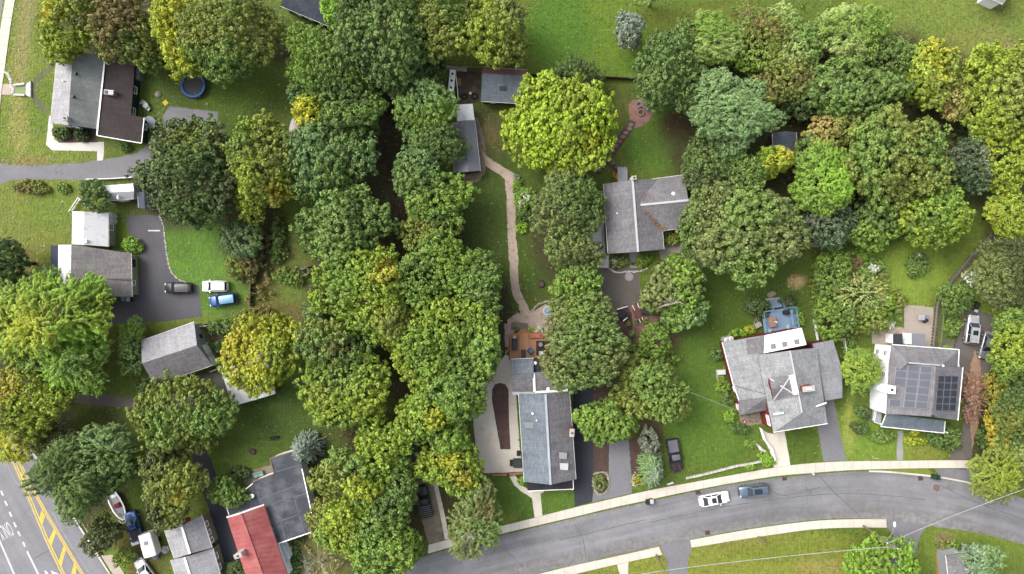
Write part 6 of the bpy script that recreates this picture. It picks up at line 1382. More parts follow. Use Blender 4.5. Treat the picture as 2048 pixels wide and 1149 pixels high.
    if style in ('spray', 'plume', 'spruce', 'sparse'):                         # tufts drawn out along the branch
        ax = D[ci]*(.55 if style == 'spray' else .8 if style == 'plume' else 1.0); ax[:, 2] = .12; ax /= np.linalg.norm(ax, axis=1)[:, None]; t_ = rng.uniform(-1.1, 1.3, N)*(.62 if style == 'spray' else 1.0)
        ax2 = rng.normal(0, 1, (n, 3))[ci]*(.9 if style == 'spray' else .55 if style == 'plume' else .35)+ax; ax2[:, 2] *= .6; ax2 /= np.linalg.norm(ax2, axis=1)[:, None]
        P = C[ci]+ax2*(t_*rc*(1.15 if style != 'spruce' else 1.5))[:, None]+u*(rad*(.95 if style == 'spray' else .66 if style == 'plume' else .42)*(1.15-.55*np.abs(t_)))[:, None]
        nr = u+np.array([0, 0, .9]); T = ax2+rng.normal(0, .45, (N, 3))
    else:
        P = C[ci]+u*rad[:, None]*np.array([1, 1, .85]); nr = u*1.0+rng.normal(0, .42, (N, 3))+np.array([0, 0, .25]); T = rng.normal(0, 1, (N, 3))
    nr /= np.linalg.norm(nr, axis=1)[:, None]; T -= nr*(T*nr).sum(1)[:, None]; T /= np.linalg.norm(T, axis=1)[:, None]+1e-9; Bn = np.cross(nr, T)
    sc = rng.uniform(.75, 1.3, N)[:, None]
    a = T*ll*sc; b = Bn*lw*sc; dr = nr*(ll*.22)*sc
    V = np.stack([P-a-dr, P+b*1.0, P+a-dr, P-b*1.0], 1).reshape(-1, 3)
    if fit is not None:
        for ax_, tgt in ((0, fit[0]), (1, fit[1])):
            lo_, hi_ = np.percentile(V[:, ax_], (.3, 99.7)); V[:, ax_] = (V[:, ax_]-(lo_+hi_)/2)*(1.97*tgt/(hi_-lo_))
    ca, sa = math.cos(rot), math.sin(rot); V[:, :2] = V[:, :2] @ np.array([[ca, sa], [-sa, ca]])
    V += np.array(cen)
    V[:, 2] = np.maximum(V[:, 2], .04)
    lc = cc[ci]*rng.uniform(.78, 1.22, N)[:, None]*(1+rng.normal(0, .05, (N, 3)))
    me = bpy.data.meshes.new(name); me.vertices.add(4*N); me.loops.add(4*N); me.polygons.add(N)
    me.vertices.foreach_set('co', V.astype(np.float32).reshape(-1)); me.loops.foreach_set('vertex_index', np.arange(4*N, dtype=np.int32)); me.polygons.foreach_set('loop_start', np.arange(0, 4*N, 4, dtype=np.int32))
    at = me.attributes.new('leaf', 'FLOAT_COLOR', 'FACE'); at.data.foreach_set('color', np.concatenate([np.clip(lc, 0, 1), np.ones((N, 1))], 1).astype(np.float32).reshape(-1))
    me.materials.append(NEEDLE if style == 'spruce' else LEAF); me.update(calc_edges=True)
    NTRI += 2*N
    o = bpy.data.objects.new(name, me); COL.objects.link(o); o.parent = parent
    return o
SEED = [100]
def tree(px, py, rx, ry, h, style, pal, label, patch=None, rot=0.0, name='tree', cat='tree', dens=1.0, bark=None, gap=.06, limb=0, low=-.35, group=None, tz=.62):
    """rx, ry: crown half sizes in photo pixels as seen; h: height in metres"""
    SEED[0] += 1; rng = np.random.RandomState(SEED[0]); h *= .8; zc = h*tz; rz = h*(1-tz)
    z_see = zc+rz*.25; c = W(px, py, z_see); k = (HCAM-z_see)/HCAM/PXM
    RX, RY = max(.5, rx*k*1.03-.4), max(.5, ry*k*1.03-.4)
    root = empty(name, (c.x, c.y, 0), label, cat, group)
    if style == 'spruce': crown('crown', rng, (0, 0, h*.53), RX, RY, h*.47, rot, style, (pal,), root, dens, patch, low, gap, fit=(rx*k, ry*k))
    else: crown('crown', rng, (0, 0, zc), RX, RY, rz, rot, style, (pal,), root, dens, patch, low, gap, fit=(rx*k, ry*k))
    mb = MB(); rb = random.Random(SEED[0]); r0 = .10+h*.018
    def lb(pts, rad): mb.tube(pts, rad, 6)
    lb([(0, 0, -.1), (rb.uniform(-.1, .1), rb.uniform(-.1, .1), h*.3), (rb.uniform(-.3, .3), rb.uniform(-.3, .3), h*.62), (0, 0, h*.86)], [r0*1.25, r0, r0*.6, r0*.15])
    for i in range(limb or 7):
        a = i*2.4+rb.random(); e = rb.uniform(.5, .8); z0 = h*rb.uniform(.28, .5)
        lb([(0, 0, z0), (RX*.3*math.cos(a), RY*.3*math.sin(a), z0+h*.12), (RX*e*math.cos(a), RY*e*math.sin(a), z0+h*rb.uniform(.2, .34))], [r0*.5, r0*.32, r0*.08])
    me = bpy.data.meshes.new('trunk'); me.from_pydata(mb.v, [], mb.f); me.materials.append(bark or BARK); me.polygons.foreach_set('use_smooth', [True]*len(me.polygons))
    o = bpy.data.objects.new('trunk', me); COL.objects.link(o); o.parent = root
    return root
def shrub(px, py, rx, ry, h, pal, label, style='bush', patch=None, group=None, name='shrub', dens=1.0, rot=0.0, gap=.04):
    SEED[0] += 1; rng = np.random.RandomState(SEED[0]); c = W(px, py, h*.6); k = (HCAM-h*.6)/HCAM/PXM
    root = empty(name, (c.x, c.y, 0), label, 'shrub', group)
    crown('foliage', rng, (0, 0, h*.42), max(.3, rx*k-.12), max(.3, ry*k-.12), h*.55, rot, style, (pal,), root, dens, patch, -.4, gap)
    mb = MB(); rb = random.Random(SEED[0])
    for i in range(4): a = i*1.7+rb.random(); mb.tube([(0, 0, 0), (rx*k*.4*math.cos(a), ry*k*.4*math.sin(a), h*.55)], [.05, .02], 5)
    me = bpy.data.meshes.new('stem'); me.from_pydata(mb.v, [], mb.f); me.materials.append(BARK); o = bpy.data.objects.new('stem', me); COL.objects.link(o); o.parent = root
    return root
T = tree
def undergrowth(poly, per_m2, zmax, pal, label, seed, style='fine'):
    """scrub under the crowns that reads as one mass"""
    rng = np.random.RandomState(seed); a = np.array([W(*p)[:2] for p in poly]); lo, hi = a.min(0), a.max(0); n = int((hi-lo).prod()*per_m2); q = rng.uniform(lo, hi, (n, 2))
    inside = np.zeros(n, bool)
    for i in range(len(a)):
        (x0, y0), (x1, y1) = a[i-1], a[i]; c = ((y0 > q[:, 1]) != (y1 > q[:, 1])) & (q[:, 0] < (x1-x0)*(q[:, 1]-y0)/(y1-y0+1e-12)+x0); inside ^= c
    q = q[inside]; n = len(q); z = (.5+.5*np.sin(q[:, 0]*.9)*np.sin(q[:, 1]*1.1+1))*zmax*rng.uniform(.3, 1, n)+.25
    d = np.stack([rng.normal(0, .4, n), rng.normal(0, .4, n), np.ones(n)], 1); d /= np.linalg.norm(d, axis=1)[:, None]
    o = crown('undergrowth', rng, (0, 0, 0), 50, 50, 5, 0, style, (pal,), None, clumps=(np.concatenate([q, z[:, None]], 1), d)); tag(o, label, 'undergrowth', None, 'stuff')
undergrowth([(1390, 150), (1480, 110), (1640, 130), (1820, 120), (1940, 200), (1940, 400), (1880, 480), (1700, 500), (1600, 460), (1540, 330), (1600, 330), (1610, 255), (1540, 255), (1420, 320)], .55, 2.2, 'deep+dark', 'dark undergrowth filling the right hand wood', 5)
undergrowth([(1400, 30), (1480, 20), (1640, 10), (1790, 60), (1830, 110), (1700, 140), (1560, 150), (1400, 130)], .9, 2.6, 'dull+leaf', 'pale scrub along the top lawn edge', 6)
undergrowth([(1940, 560), (2060, 480), (2060, 960), (1960, 940), (1975, 760), (2000, 640)], .8, 1.8, 'leaf+olive', 'scrub along the right edge', 7)
undergrowth([(1640, 520), (1720, 500), (1790, 560), (1800, 640), (1740, 660), (1690, 680), (1630, 640)], .8, 1.2, 'leaf+dull', 'mixed scrub in the right hand border', 8)
undergrowth([(0, 480), (60, 560), (140, 640), (120, 780), (60, 880), (-30, 900), (-40, 480)], .4, 1.6, 'dark+deep', 'dark scrub under the left plumed trees', 9)
undergrowth([(600, 60), (660, 60), (860, 120), (880, 200), (800, 180), (700, 200), (600, 180)], .4, 1.8, 'dark+deep', 'dark scrub under the top clump', 10)
undergrowth([(470, 460), (540, 460), (560, 560), (520, 640), (490, 600)], .9, 1.0, 'brown+olive', 'brown scrub along the fence by the grass lot', 11)
undergrowth([(1255, 640), (1340, 640), (1350, 720), (1300, 740), (1262, 720)], .5, .9, 'leaf+green', 'low green plants on the reddish slope', 12)
# --- top left
T(140, 42, 66, 84, 13, 'broad', 'ygreen+olive', 'yellow olive tree over the cottage gable, top left', [('yellow', -.2, .5, .6), ('gold', -.5, .2, .3)])
T(245, 40, 58, 82, 14, 'broad', 'brown+olive', 'brownish olive tree at the top, right of the yellow one', [('green', .4, -.6, .4)])
T(296, 95, 46, 48, 11, 'broad', 'green+olive', 'green tree overhanging the brown lean-to roof')
T(350, 60, 46, 92, 14, 'broad', 'ygreen+sun', 'bright yellow streaked tree above the trampoline', [('yellow', .1, .0, .8)])
T(390, 112, 28, 40, 12, 'broad', 'yellow+ygreen', 'small bright yellow crown overhanging the trampoline')
T(462, 62, 98, 100, 16, 'broad', 'green+olive', 'large green round tree right of the yellow streaked one', [('olive', -.3, .5, .5)])
T(655, 118, 88, 74, 13, 'fine', 'leaf+green', 'light green feathery tree below the slate roof')
T(668, 22, 28, 34, 11, 'broad', 'bright', 'small bright green tree beside the slate roof')
T(765, 70, 96, 104, 17, 'broad', 'deep+mid', 'large dark green tree at the top, right of the slate roof')
T(880, 30, 70, 90, 16, 'broad', 'olive+green', 'tall olive tree at the top edge, left of the open lawn')
T(965, 55, 92, 76, 15, 'broad', 'olive+ygreen', 'wide olive tree over the small taupe shed', [('dull', .7, .3, .4)])
T(820, 150, 70, 50, 10, 'broad', 'deep+dark', 'low dark green tree beside the soil yard')
T(610, 195, 36, 40, 9, 'broad', 'deep+blue', 'small dark bluish tree left of the feathery tree')
T(625, 226, 40, 40, 12, 'broad', 'ygreen+yellow', 'yellow green tree above the covered boat')
T(700, 222, 72, 58, 13, 'broad', 'green+deep', 'round green tree right of the yellow green crown')
T(664, 320, 86, 78, 14, 'broad', 'blue+green', 'bluish green round tree in the middle left clump')
T(628, 375, 44, 34, 11, 'broad', 'mid+blue', 'small grey green tree below the bluish crown')
T(528, 335, 72, 106, 15, 'broad', 'ygreen+olive', 'tall yellow olive tree right of the dark round tree', [('gold', .75, -.5, .3), ('green', -.5, .6, .5)])
T(372, 340, 108, 112, 16, 'broad', 'dark+deep', 'large dark round tree at the driveway end', [('gold', -.8, .55, .2), ('olive', .2, .8, .4)])
T(684, 452, 108, 82, 15, 'big', 'green+mid', 'broad green tree in the middle of the left clump')
T(852, 220, 66, 58, 12, 'fine', 'leaf+bluepale', 'pale green feathery tree left of the white shed roof')
T(880, 292, 60, 46, 10, 'fine', 'deep+mid', 'dark green tree overhanging the long shed roof')
T(838, 345, 54, 58, 12, 'broad', 'blue+mid', 'bluish tree left of the long shed')
T(884, 400, 72, 56, 12, 'broad', 'leaf+green', 'fresh green round tree below the long shed')
T(858, 462, 70, 52, 12, 'broad', 'green+olive', 'olive green crown left of the beige path')
T(868, 540, 92, 76, 15, 'broad', 'green+leaf', 'large green tree beside the beige path')
T(958, 575, 46, 76, 13, 'broad', 'mid+green', 'upright green tree edging the beige path')
T(718, 585, 104, 98, 16, 'broad', 'ygreen+leaf', 'huge yellow green tree at the centre of the left clump', [('gold', .65, .35, .3), ('green', -.6, -.4, .4)])
T(790, 640, 50, 66, 14, 'broad', 'ygreen+olive', 'yellow green tree right of the huge one', [('yellow', -.2, .5, .4)])
T(632, 625, 28, 36, 9, 'broad', 'deep+blue', 'small dark bluish tree left of the huge yellow green tree')
T(672, 690, 84, 54, 13, 'broad', 'mid+olive', 'dull olive tree below the huge yellow green tree', [('brown', .3, -.1, .3)])
T(690, 782, 90, 76, 14, 'broad', 'ygreen+green', 'yellow green tree above the lower lawn', [('olive', -.7, 0, .4)])
T(900, 650, 96, 66, 14, 'broad', 'leaf+ygreen', 'bright green tree left of the deck')
T(962, 690, 40, 76, 12, 'broad', 'green+leaf', 'narrow green tree between clump and mulch border')
T(842, 715, 64, 78, 15, 'broad', 'ygreen+leaf', 'tall yellow green tree in the lower middle clump')
T(908, 772, 66, 80, 14, 'broad', 'leaf+green', 'bright green tree reaching the concrete drive')
T(850, 830, 62, 62, 13, 'broad', 'ygreen+leaf', 'yellow green tree above the dark lane', [('yellow', .6, .1, .4)])
T(900, 880, 42, 34, 11, 'broad', 'green+leaf', 'small green crown beside the concrete drive wall')
T(897, 938, 70, 54, 11, 'broad', 'leaf+ygreen', 'green and gold tree left of the front lawn', [('gold', .5, -.4, .45), ('yellow', 0, .4, .4)])
T(950, 1040, 54, 84, 11, 'plume', 'dull+mid', 'wispy willowy tree over the sidewalk', [('brown', .4, .6, .4)], gap=.12)
# --- bottom clump
T(765, 905, 60, 60, 12, 'broad', 'leaf+ygreen', 'fresh green tree at the top of the bottom clump')
T(690, 960, 70, 62, 13, 'broad', 'olive+green', 'olive tree right of the black flat roof')
T(735, 985, 44, 46, 14, 'broad', 'sun+ygreen', 'vivid yellow crown in the bottom clump')
T(782, 990, 52, 76, 13, 'broad', 'green+deep', 'green tree left of the black pickup with rack')
T(700, 1060, 70, 66, 13, 'broad', 'ygreen+green', 'yellow green tree below the olive one, bottom clump', [('orange', -.9, .8, .2)])
T(772, 1092, 70, 84, 14, 'broad', 'green+leaf', 'green tree at the bottom edge beside the street')
T(648, 1035, 34, 44, 9, 'broad', 'olive+brown', 'small brownish tree hugging the flat roof corner')
# --- left side
T(522, 712, 82, 84, 13, 'broad', 'sun+ygreen', 'golden round tree over the white carport', [('gold', -.5, .1, .75), ('yellow', 0, -.2, .5), ('leaf', .7, -.1, .4)])
T(365, 832, 104, 80, 13, 'broad', 'green+olive', 'wide green tree below the tilted garage')
T(338, 978, 75, 80, 13, 'big', 'olive+dark', 'olive round tree above the pale house', [('gold', .45, -.1, .25)])
T(100, 640, 116, 94, 16, 'plume', 'ygreen+bright', 'large bright yellow green plumed tree at the left', [('yellow', -.3, -.1, .5)], dens=1.1, gap=.16)
T(20, 640, 60, 90, 14, 'plume', 'green+ygreen', 'green plumed tree at the left edge', gap=.18)
T(130, 735, 80, 66, 13, 'plume', 'bright+green', 'bright plumed tree above the worn drive', gap=.16)
T(58, 800, 84, 84, 13, 'broad', 'ygreen+olive', 'yellow olive tree over the wide road', [('gold', -.5, .3, .5)])
T(20, 880, 50, 50, 11, 'plume', 'yellow+ygreen', 'yellow plumed tree at the road edge')
T(115, 890, 50, 40, 9, 'fine', 'dark+olive', 'dark low tree beside the wide road')
T(134, 958, 70, 82, 15, 'plume', 'mid+deep', 'dark green pine beside the yellow hatching', dens=1.1)
T(205, 905, 62, 56, 12, 'plume', 'mid+blue', 'bluish green pine right of the roadside pine')
T(230, 942, 46, 42, 11, 'broad', 'mid+deep', 'dark green tree above the white boat')
T(203, 1072, 40, 42, 9, 'fine', 'dark+olive', 'dark bush like tree at the road kerb')
T(248, 1114, 22, 20, 4, 'fine', 'leaf+olive', 'low green tree above the pale silver car')
T(456, 985, 42, 32, 7, 'broad', 'green+deep', 'small round green tree at the patio corner')
T(14, 525, 34, 50, 11, 'broad', 'dark+deep', 'dark tree at the left edge above the plumed trees')
T(70, 562, 50, 30, 8, 'spray', 'deep+green', 'dark plumed tree left of the bungalow porch')
T(190, 392, 30, 36, 6, 'fine', 'dark+deep', 'dark bush like tree left of the small white shed')
T(484, 478, 42, 40, 7, 'spray', 'darkblue+deep', 'dark bluish fir like tree by the grass lot')
T(602, 905, 33, 33, 8, 'spruce', 'spruce', 'silver blue spruce beside the black flat roof', dens=1.2, cat='tree')
T(262, 692, 26, 60, 6, 'spray', 'deep+bright', 'leafy small tree along the garage left wall')
# --- centre and right
T(1118, 246, 114, 98, 14, 'big', 'lime+ygreen', 'brilliant lime green round tree below the top lawn', [('yellow', .7, -.3, .25)], dens=1.25)
T(1155, 148, 56, 40, 7, 'fine', 'dark+deep', 'dark low tree behind the lime green tree')
T(1261, 60, 29, 37, 9, 'fine', 'spruce+grey', 'grey green conifer alone on the top lawn', dens=1.3)
T(1342, 130, 74, 92, 14, 'broad', 'deep+mid', 'dark green tree right of the fire pit circle')
T(1432, 72, 54, 58, 12, 'spray', 'leaf+pale', 'light green tree at the top of the right wood')
T(1520, 82, 74, 66, 11, 'fine', 'leaf+olive', 'olive feathery tree at the top of the right wood', [('brown', -.2, .6, .5)])
T(1600, 78, 66, 74, 11, 'spray', 'pale+green', 'pale feathery tree along the top lawn edge')
T(1712, 70, 76, 62, 11, 'spray', 'pale+leaf', 'pale green tree at the top right lawn edge', gap=.12)
T(1466, 222, 98, 88, 15, 'spray', 'bluepale+blue', 'bluish pale tree in the right wood', dens=1.15)
T(1560, 165, 70, 46, 10, 'fine', 'olive+brown', 'brownish scrubby tree in the right wood')
T(1705, 178, 112, 62, 14, 'big', 'mid+green', 'broad grey green tree near the top of the right wood')
T(1606, 204, 42, 36, 9, 'broad', 'deep+dark', 'dark low tree between the bluish and grey green trees')
T(1792, 112, 52, 40, 9, 'fine', 'mid+green', 'green scrub tree at the top right wood edge')
T(1862, 150, 46, 70, 11, 'broad', 'ygreen+olive', 'yellow tinted tree at the top right', [('yellow', .1, .3, .6), ('gold', .1, .8, .3)])
T(1918, 185, 42, 58, 9, 'fine', 'olive+straw', 'straggly olive tree between two yellow green ones')
T(2012, 180, 74, 102, 15, 'big', 'ygreen+olive', 'large yellow green tree at the right edge, top')
T(1802, 322, 108, 108, 16, 'big', 'green+olive', 'largest round green tree of the right wood')
T(1682, 258, 72, 44, 10, 'fine', 'olive+straw', 'thin brownish tree in the right wood')
T(1662, 358, 72, 74, 13, 'spray', 'bright+leaf', 'bright green leafy tree in the right wood', dens=1.2)
T(1872, 428, 76, 68, 13, 'broad', 'ygreen+leaf', 'yellow green tree above the white ring', [('green', -.6, -.3, .4)])
T(1770, 430, 60, 40, 9, 'broad', 'mid+deep', 'grey green low tree below the largest crown')
T(1538, 328, 48, 34, 11, 'broad', 'sun+bright', 'small lime gold tree in the right wood', [('gold', .4, .4, .5)])
T(1420, 320, 54, 62, 11, 'fine', 'mid+dark', 'fine dark tree right of the T shaped house lawn')
T(1480, 345, 50, 44, 11, 'fine', 'green+mid', 'twiggy green tree above the big olive tree', bark=BARKP)
T(1505, 468, 110, 104, 16, 'big', 'dull+green', 'big grey olive round tree right of the T shaped house')
T(1412, 440, 50, 80, 12, 'broad', 'dull+mid', 'grey green tree touching the T shaped house')
T(1612, 308, 26, 38, 9, 'broad', 'deep+mid', 'dark tree beside the hidden shed')
T(1665, 455, 62, 46, 9, 'fine', 'darkblue+grey', 'dark bluish feathery tree on the wood edge')
T(1750, 470, 54, 34, 8, 'fine', 'leaf+mid', 'green scrub tree left of the white ring')
T(1138, 410, 76, 92, 12, 'fine', 'mid+dull', 'dark feathery tree left of the T shaped house', dens=1.15)
T(1150, 500, 62, 50, 11, 'fine', 'dull+green', 'lower feathery tree beside the pale side patio')
T(1152, 568, 54, 42, 10, 'fine', 'leaf+green', 'light green feathery tree above the centre tree')
T(1168, 682, 86, 100, 14, 'broad', 'dull+mid', 'large grey green tree over the deck side', [('leaf', 0, .75, .4)])
T(1303, 780, 80, 66, 12, 'broad', 'olive+green', 'olive green round tree left of the open lawn')
T(1212, 846, 66, 48, 10, 'broad', 'leaf+green', 'fresh green tree over the mulch strip')
T(1345, 575, 64, 60, 10, 'broad', 'leaf+dull', 'leaning tree with bare pale limbs by the worn court', bark=BARKP)
T(1368, 625, 46, 40, 8, 'broad', 'blue+leaf', 'bluish green tree below the leaning one')
T(1310, 690, 34, 44, 7, 'fine', 'green+leaf', 'light shrubby tree on the reddish soil slope')
T(1384, 524, 28, 22, 7, 'sparse', 'spruce+grey', 'pale grey half dead tree at the house corner', bark=BARKP)
T(1310, 945, 26, 44, 8, 'spruce', 'spruce+bluepale', 'silver blue spruce by the lower sidewalk', dens=1.3)
T(1298, 880, 22, 28, 5, 'fine', 'grey+dull', 'small greyish tree above the silver spruce')
T(1720, 745, 36, 48, 7, 'spray', 'ygreen+leaf', 'round yellow green tree between red and solar houses', dens=1.2)
T(1950, 330, 46, 60, 11, 'fine', 'grey+darkblue', 'greyish tree with bare pale branches at the right', bark=BARKP)
T(2020, 320, 50, 76, 13, 'broad', 'ygreen+sun', 'yellow green tree at the right edge below the large one')
T(2016, 430, 44, 52, 10, 'spray', 'sun+ygreen', 'yellow plumed tree at the right edge')
T(2012, 545, 56, 74, 11, 'fine', 'dull+dark', 'grey green tree at the right edge by the garden stairs')
T(2026, 690, 44, 84, 10, 'broad', 'ygreen+green', 'yellow green tree over the hidden silver car')
T(1915, 600, 36, 34, 4, 'fine', 'green+deep', 'low green tree beside the garden stairs')
T(2030, 830, 44, 66, 9, 'fine', 'deep+olive', 'dark scrub tree at the right edge')
T(2004, 850, 34, 60, 6, 'fine', 'green+gold', 'autumn tinted scrub tree along the right drive')
T(1995, 945, 54, 66, 9, 'plume', 'ygreen+olive', 'yellow green plumed tree at the street corner', dens=1.1, gap=.1)
T(2040, 910, 30, 40, 8, 'fine', 'pale+dull', 'pale scrub tree at the right edge above the street')
T(1944, 795, 36, 56, 5, 'sparse', 'red+brown', 'sparse reddish tree along the right drive', dens=1.6)
T(1768, 1122, 76, 52, 9, 'broad', 'bright+leaf', 'bright green tree below the utility pole')
T(1962, 1125, 44, 38, 8, 'plume', 'spruce+bluepale', 'pale silvery pine at the bottom right')
T(1720, 592, 60, 46, 6, 'sparse', 'straw+pale', 'straw coloured wispy tree in the shrub border', dens=2.0)
T(1668, 545, 40, 50, 6, 'fine', 'green+leaf', 'green shrubby tree at the lawn border')
T(1672, 640, 46, 44, 6, 'fine', 'leaf+mid', 'green tree behind the red house east wing')
T(1738, 640, 44, 30, 5, 'fine', 'olive+leaf', 'olive shrubby tree left of the patio')
T(1310, -14, 50, 26, 9, 'sparse', 'pale+dull', 'wispy pale tree hanging over the top edge', bark=BARKP)
T(1492, 30, 24, 34, 8, 'sparse', 'brown+olive', 'spindly brown tree at the top edge of the right wood', bark=BARKP)
lt = [o for o in bpy.data.objects if o.get('label', '').startswith('leaning tree')][0]
mb = MB(); rb = random.Random(4); z0, z1 = 5.5, 9.4; a0 = W(1302, 622, 4.0); a1 = W(1330, 611, 8.0); a2 = W(1362, 604, 9.6)
mb.tube([a0, a1, a2], [.2, .16, .06], 7)
for ex, ey in ((1352, 576), (1340, 585), (1324, 592), (1330, 596), (1316, 600), (1366, 590), (1372, 612)):
    t_ = rb.uniform(.3, .95); s0 = a1.lerp(a2, t_); mb.tube([s0, s0.lerp(W(ex, ey, 9.8), .5)+Vector((0, 0, .3)), W(ex, ey, 9.8)], [.07, .05, .02], 5)
mb.build('leaning_limb', BARKP, lt)
# --- shrubs
S_ = shrub
S_(120, 265, 17, 14, 1.6, 'deep+dark', 'left round bush below the cottage'); S_(160, 268, 14, 13, 1.5, 'deep+dark', 'right round bush below the cottage')
S_(60, 374, 36, 12, 1.2, 'olive+brown', 'low olive hedge below the grey driveway'); S_(130, 378, 14, 10, .9, 'olive+green', 'small olive bush on the left lawn'); S_(250, 295, 12, 8, 1.0, 'deep', 'small dark bush by the cottage walk')
S_(258, 490, 22, 14, 1.2, 'green+bright', 'leafy bush between annex and driveway'); S_(300, 772, 28, 22, 3, 'deep+dark', 'dark hedge bush at the garage lower corner', 'fine')
S_(500, 520, 22, 48, 2.6, 'dark+brown', 'brownish hedge column beside the grass lot', 'fine'); S_(470, 530, 26, 24, 2, 'olive+green', 'olive bush at the grass lot edge', 'fine'); S_(556, 490, 14, 44, 2, 'deep+green', 'narrow dark hedge in the scrubby yard', 'fine')
S_(580, 555, 28, 20, 1.6, 'green+olive', 'green bush at the weathered timber frame', 'fine'); S_(520, 635, 40, 22, 2.6, 'brown+olive', 'brown tinted shrub above the golden tree', 'fine', [('orange', .4, -.3, .4)]); S_(460, 655, 50, 18, 1.4, 'deep+green', 'dark green hedge behind the vegetable bed', 'fine')
S_(455, 690, 24, 18, .9, 'deep+green', 'leafy greens in the vegetable bed'); S_(578, 1075, 24, 10, 1.0, 'deep', 'dark hedge below the black flat roof'); S_(590, 1120, 16, 34, 1.0, 'deep+green', 'dark shrub row right of the red roof'); S_(468, 1140, 26, 16, 2, 'deep+dark', 'dark bush left of the red roof bottom')
S_(640, 1120, 46, 40, 1.2, 'straw+grey', 'pale straggly shrub on the dry lawn', 'sparse'); S_(480, 945, 20, 14, 1.2, 'dark+deep', 'dark shrub at the back of the brown patio')
for i, (x, y, rx, ry) in enumerate(((1048, 398, 20, 24),)): S_(x, y, rx, ry, 1.5, 'bright+leaf', 'white flowering hydrangea beside the beige path', patch=[('white', .2, .2, .35), ('white', -.3, -.4, .25)])
S_(1036, 372, 10, 18, .8, 'leaf', 'low green edging above the hydrangea'); S_(1046, 430, 14, 14, 1.0, 'deep', 'dark bush below the hydrangea'); S_(1046, 458, 11, 12, .7, 'bright', 'bright round bush beside the beige path'); S_(1034, 356, 7, 7, .6, 'grey', 'tiny grey plant at the path bend')
S_(1233, 352, 10, 8, .6, 'orange+leaf', 'orange flowers at the T shaped house corner'); S_(1343, 478, 20, 14, 1.4, 'leaf+olive', 'green bushes at the inner corner of the T shaped house'); S_(1346, 517, 12, 10, 1.0, 'bright', 'lime bush at the end of the worn walk')
S_(1240, 525, 22, 12, .9, 'green+dull', 'flower bed plants left of the entry paving', patch=[('white', -.5, .2, .25)]); S_(1286, 522, 18, 14, .9, 'leaf+green', 'flower bed plants right of the entry paving', patch=[('gold', -.5, -.5, .3)])
S_(1203, 968, 13, 18, .8, 'green+dull', 'mixed plants filling the oval bed', patch=[('brown', .3, 0, .4)]); S_(1278, 962, 10, 10, .7, 'olive+gold', 'small golden plant left of the silver spruce'); S_(1046, 963, 8, 10, .7, 'bright', 'bright plant at the porch left corner'); S_(1033, 660, 6, 5, .5, 'deep', 'small green plant at the deck stairs'); S_(1064, 660, 7, 5, .6, 'sun', 'yellow plant on the deck edge'); S_(1078, 660, 9, 4, .6, 'leaf+white', 'white flowers on the deck edge')
S_(1516, 614, 22, 18, 2, 'dark+deep', 'dark round bush left of the blue stairs'); S_(1577, 604, 14, 12, 1.6, 'dark+deep', 'dark bush right of the blue stairs'); S_(1474, 666, 16, 8, .9, 'bright', 'lime plants along the red house back wall'); S_(1500, 658, 12, 10, 1.1, 'bright+sun', 'lime round bush beside the wheelbarrow'); S_(1599, 634, 8, 18, 1.0, 'leaf', 'climbing green plant at the blue deck side')
S_(1432, 712, 14, 12, 1.2, 'mid+deep', 'upper green bush left of the red house'); S_(1446, 772, 14, 14, 1.2, 'leaf+green', 'middle green bush left of the red house'); S_(1454, 797, 12, 10, 1.1, 'olive+mid', 'brownish bush left of the red house'); S_(1462, 834, 12, 14, 1.2, 'bright+leaf', 'lime bush at the gravel corner'); S_(1480, 860, 20, 10, 1.0, 'leaf+deep', 'low green spread below the gravel corner')
S_(1500, 888, 12, 8, .7, 'leaf', 'green plants by the loose white stones'); S_(1536, 924, 14, 10, .8, 'bright', 'lime plant at the end of the low stone wall'); S_(1502, 936, 12, 6, .6, 'bright+leaf', 'lime plant below the low stone wall'); S_(1528, 912, 12, 6, .6, 'bright', 'lime plant above the low stone wall')
S_(1728, 826, 15, 14, 1.6, 'deep+dark', 'upper round dark bush left of the solar house'); S_(1720, 857, 15, 13, 1.5, 'deep+dark', 'lower round dark bush left of the solar house'); S_(1764, 874, 28, 12, 1.3, 'deep+green', 'dark hedge left of the short front walk'); S_(1888, 874, 34, 22, 1.6, 'deep+green', 'big green hedge right of the short front walk'); S_(1828, 882, 20, 7, .6, 'sun', 'yellow edging plants by the front walk'); S_(1830, 866, 10, 5, .6, 'yellow', 'yellow plant against the porch')
S_(1905, 655, 16, 22, 1.4, 'bright+green', 'bright hedge along the drive beside the stairs'); S_(1892, 700, 16, 8, 1.0, 'leaf', 'green plants at the foot of the garden stairs'); S_(1832, 528, 22, 24, 1.8, 'deep+green', 'round rose bush with white flowers on the lawn', patch=[('white', .3, .8, .25)]); S_(1961, 530, 11, 12, 1.0, 'sun', 'small lime bush beside the garden stairs'); S_(1946, 552, 18, 18, 1.3, 'leaf+white', 'white hydrangea beside the garden stairs', patch=[('white', .2, .1, .6)])
S_(1742, 535, 26, 22, 1.4, 'green+leaf', 'white flowering shrub in the right border', patch=[('white', .1, -.1, .5)]); S_(1712, 525, 16, 14, 1.0, 'red+brown', 'reddish brown shrub in the right border'); S_(1726, 510, 20, 16, 1.4, 'bright', 'bright green shrub in the right border'); S_(1700, 600, 30, 24, 1.6, 'olive+leaf', 'olive shrub in the right border', 'fine'); S_(1772, 612, 22, 24, 1.8, 'leaf+bright', 'bright green shrub left of the weathered patio', 'fine'); S_(1648, 610, 22, 34, 1.6, 'leaf+green', 'green shrub at the east wing fence', 'fine'); S_(1640, 570, 18, 30, 1.2, 'olive+green', 'low olive shrub on the lawn border', 'fine'); S_(1795, 600, 16, 14, 1.2, 'brown+olive', 'brownish shrub by the patio corner')
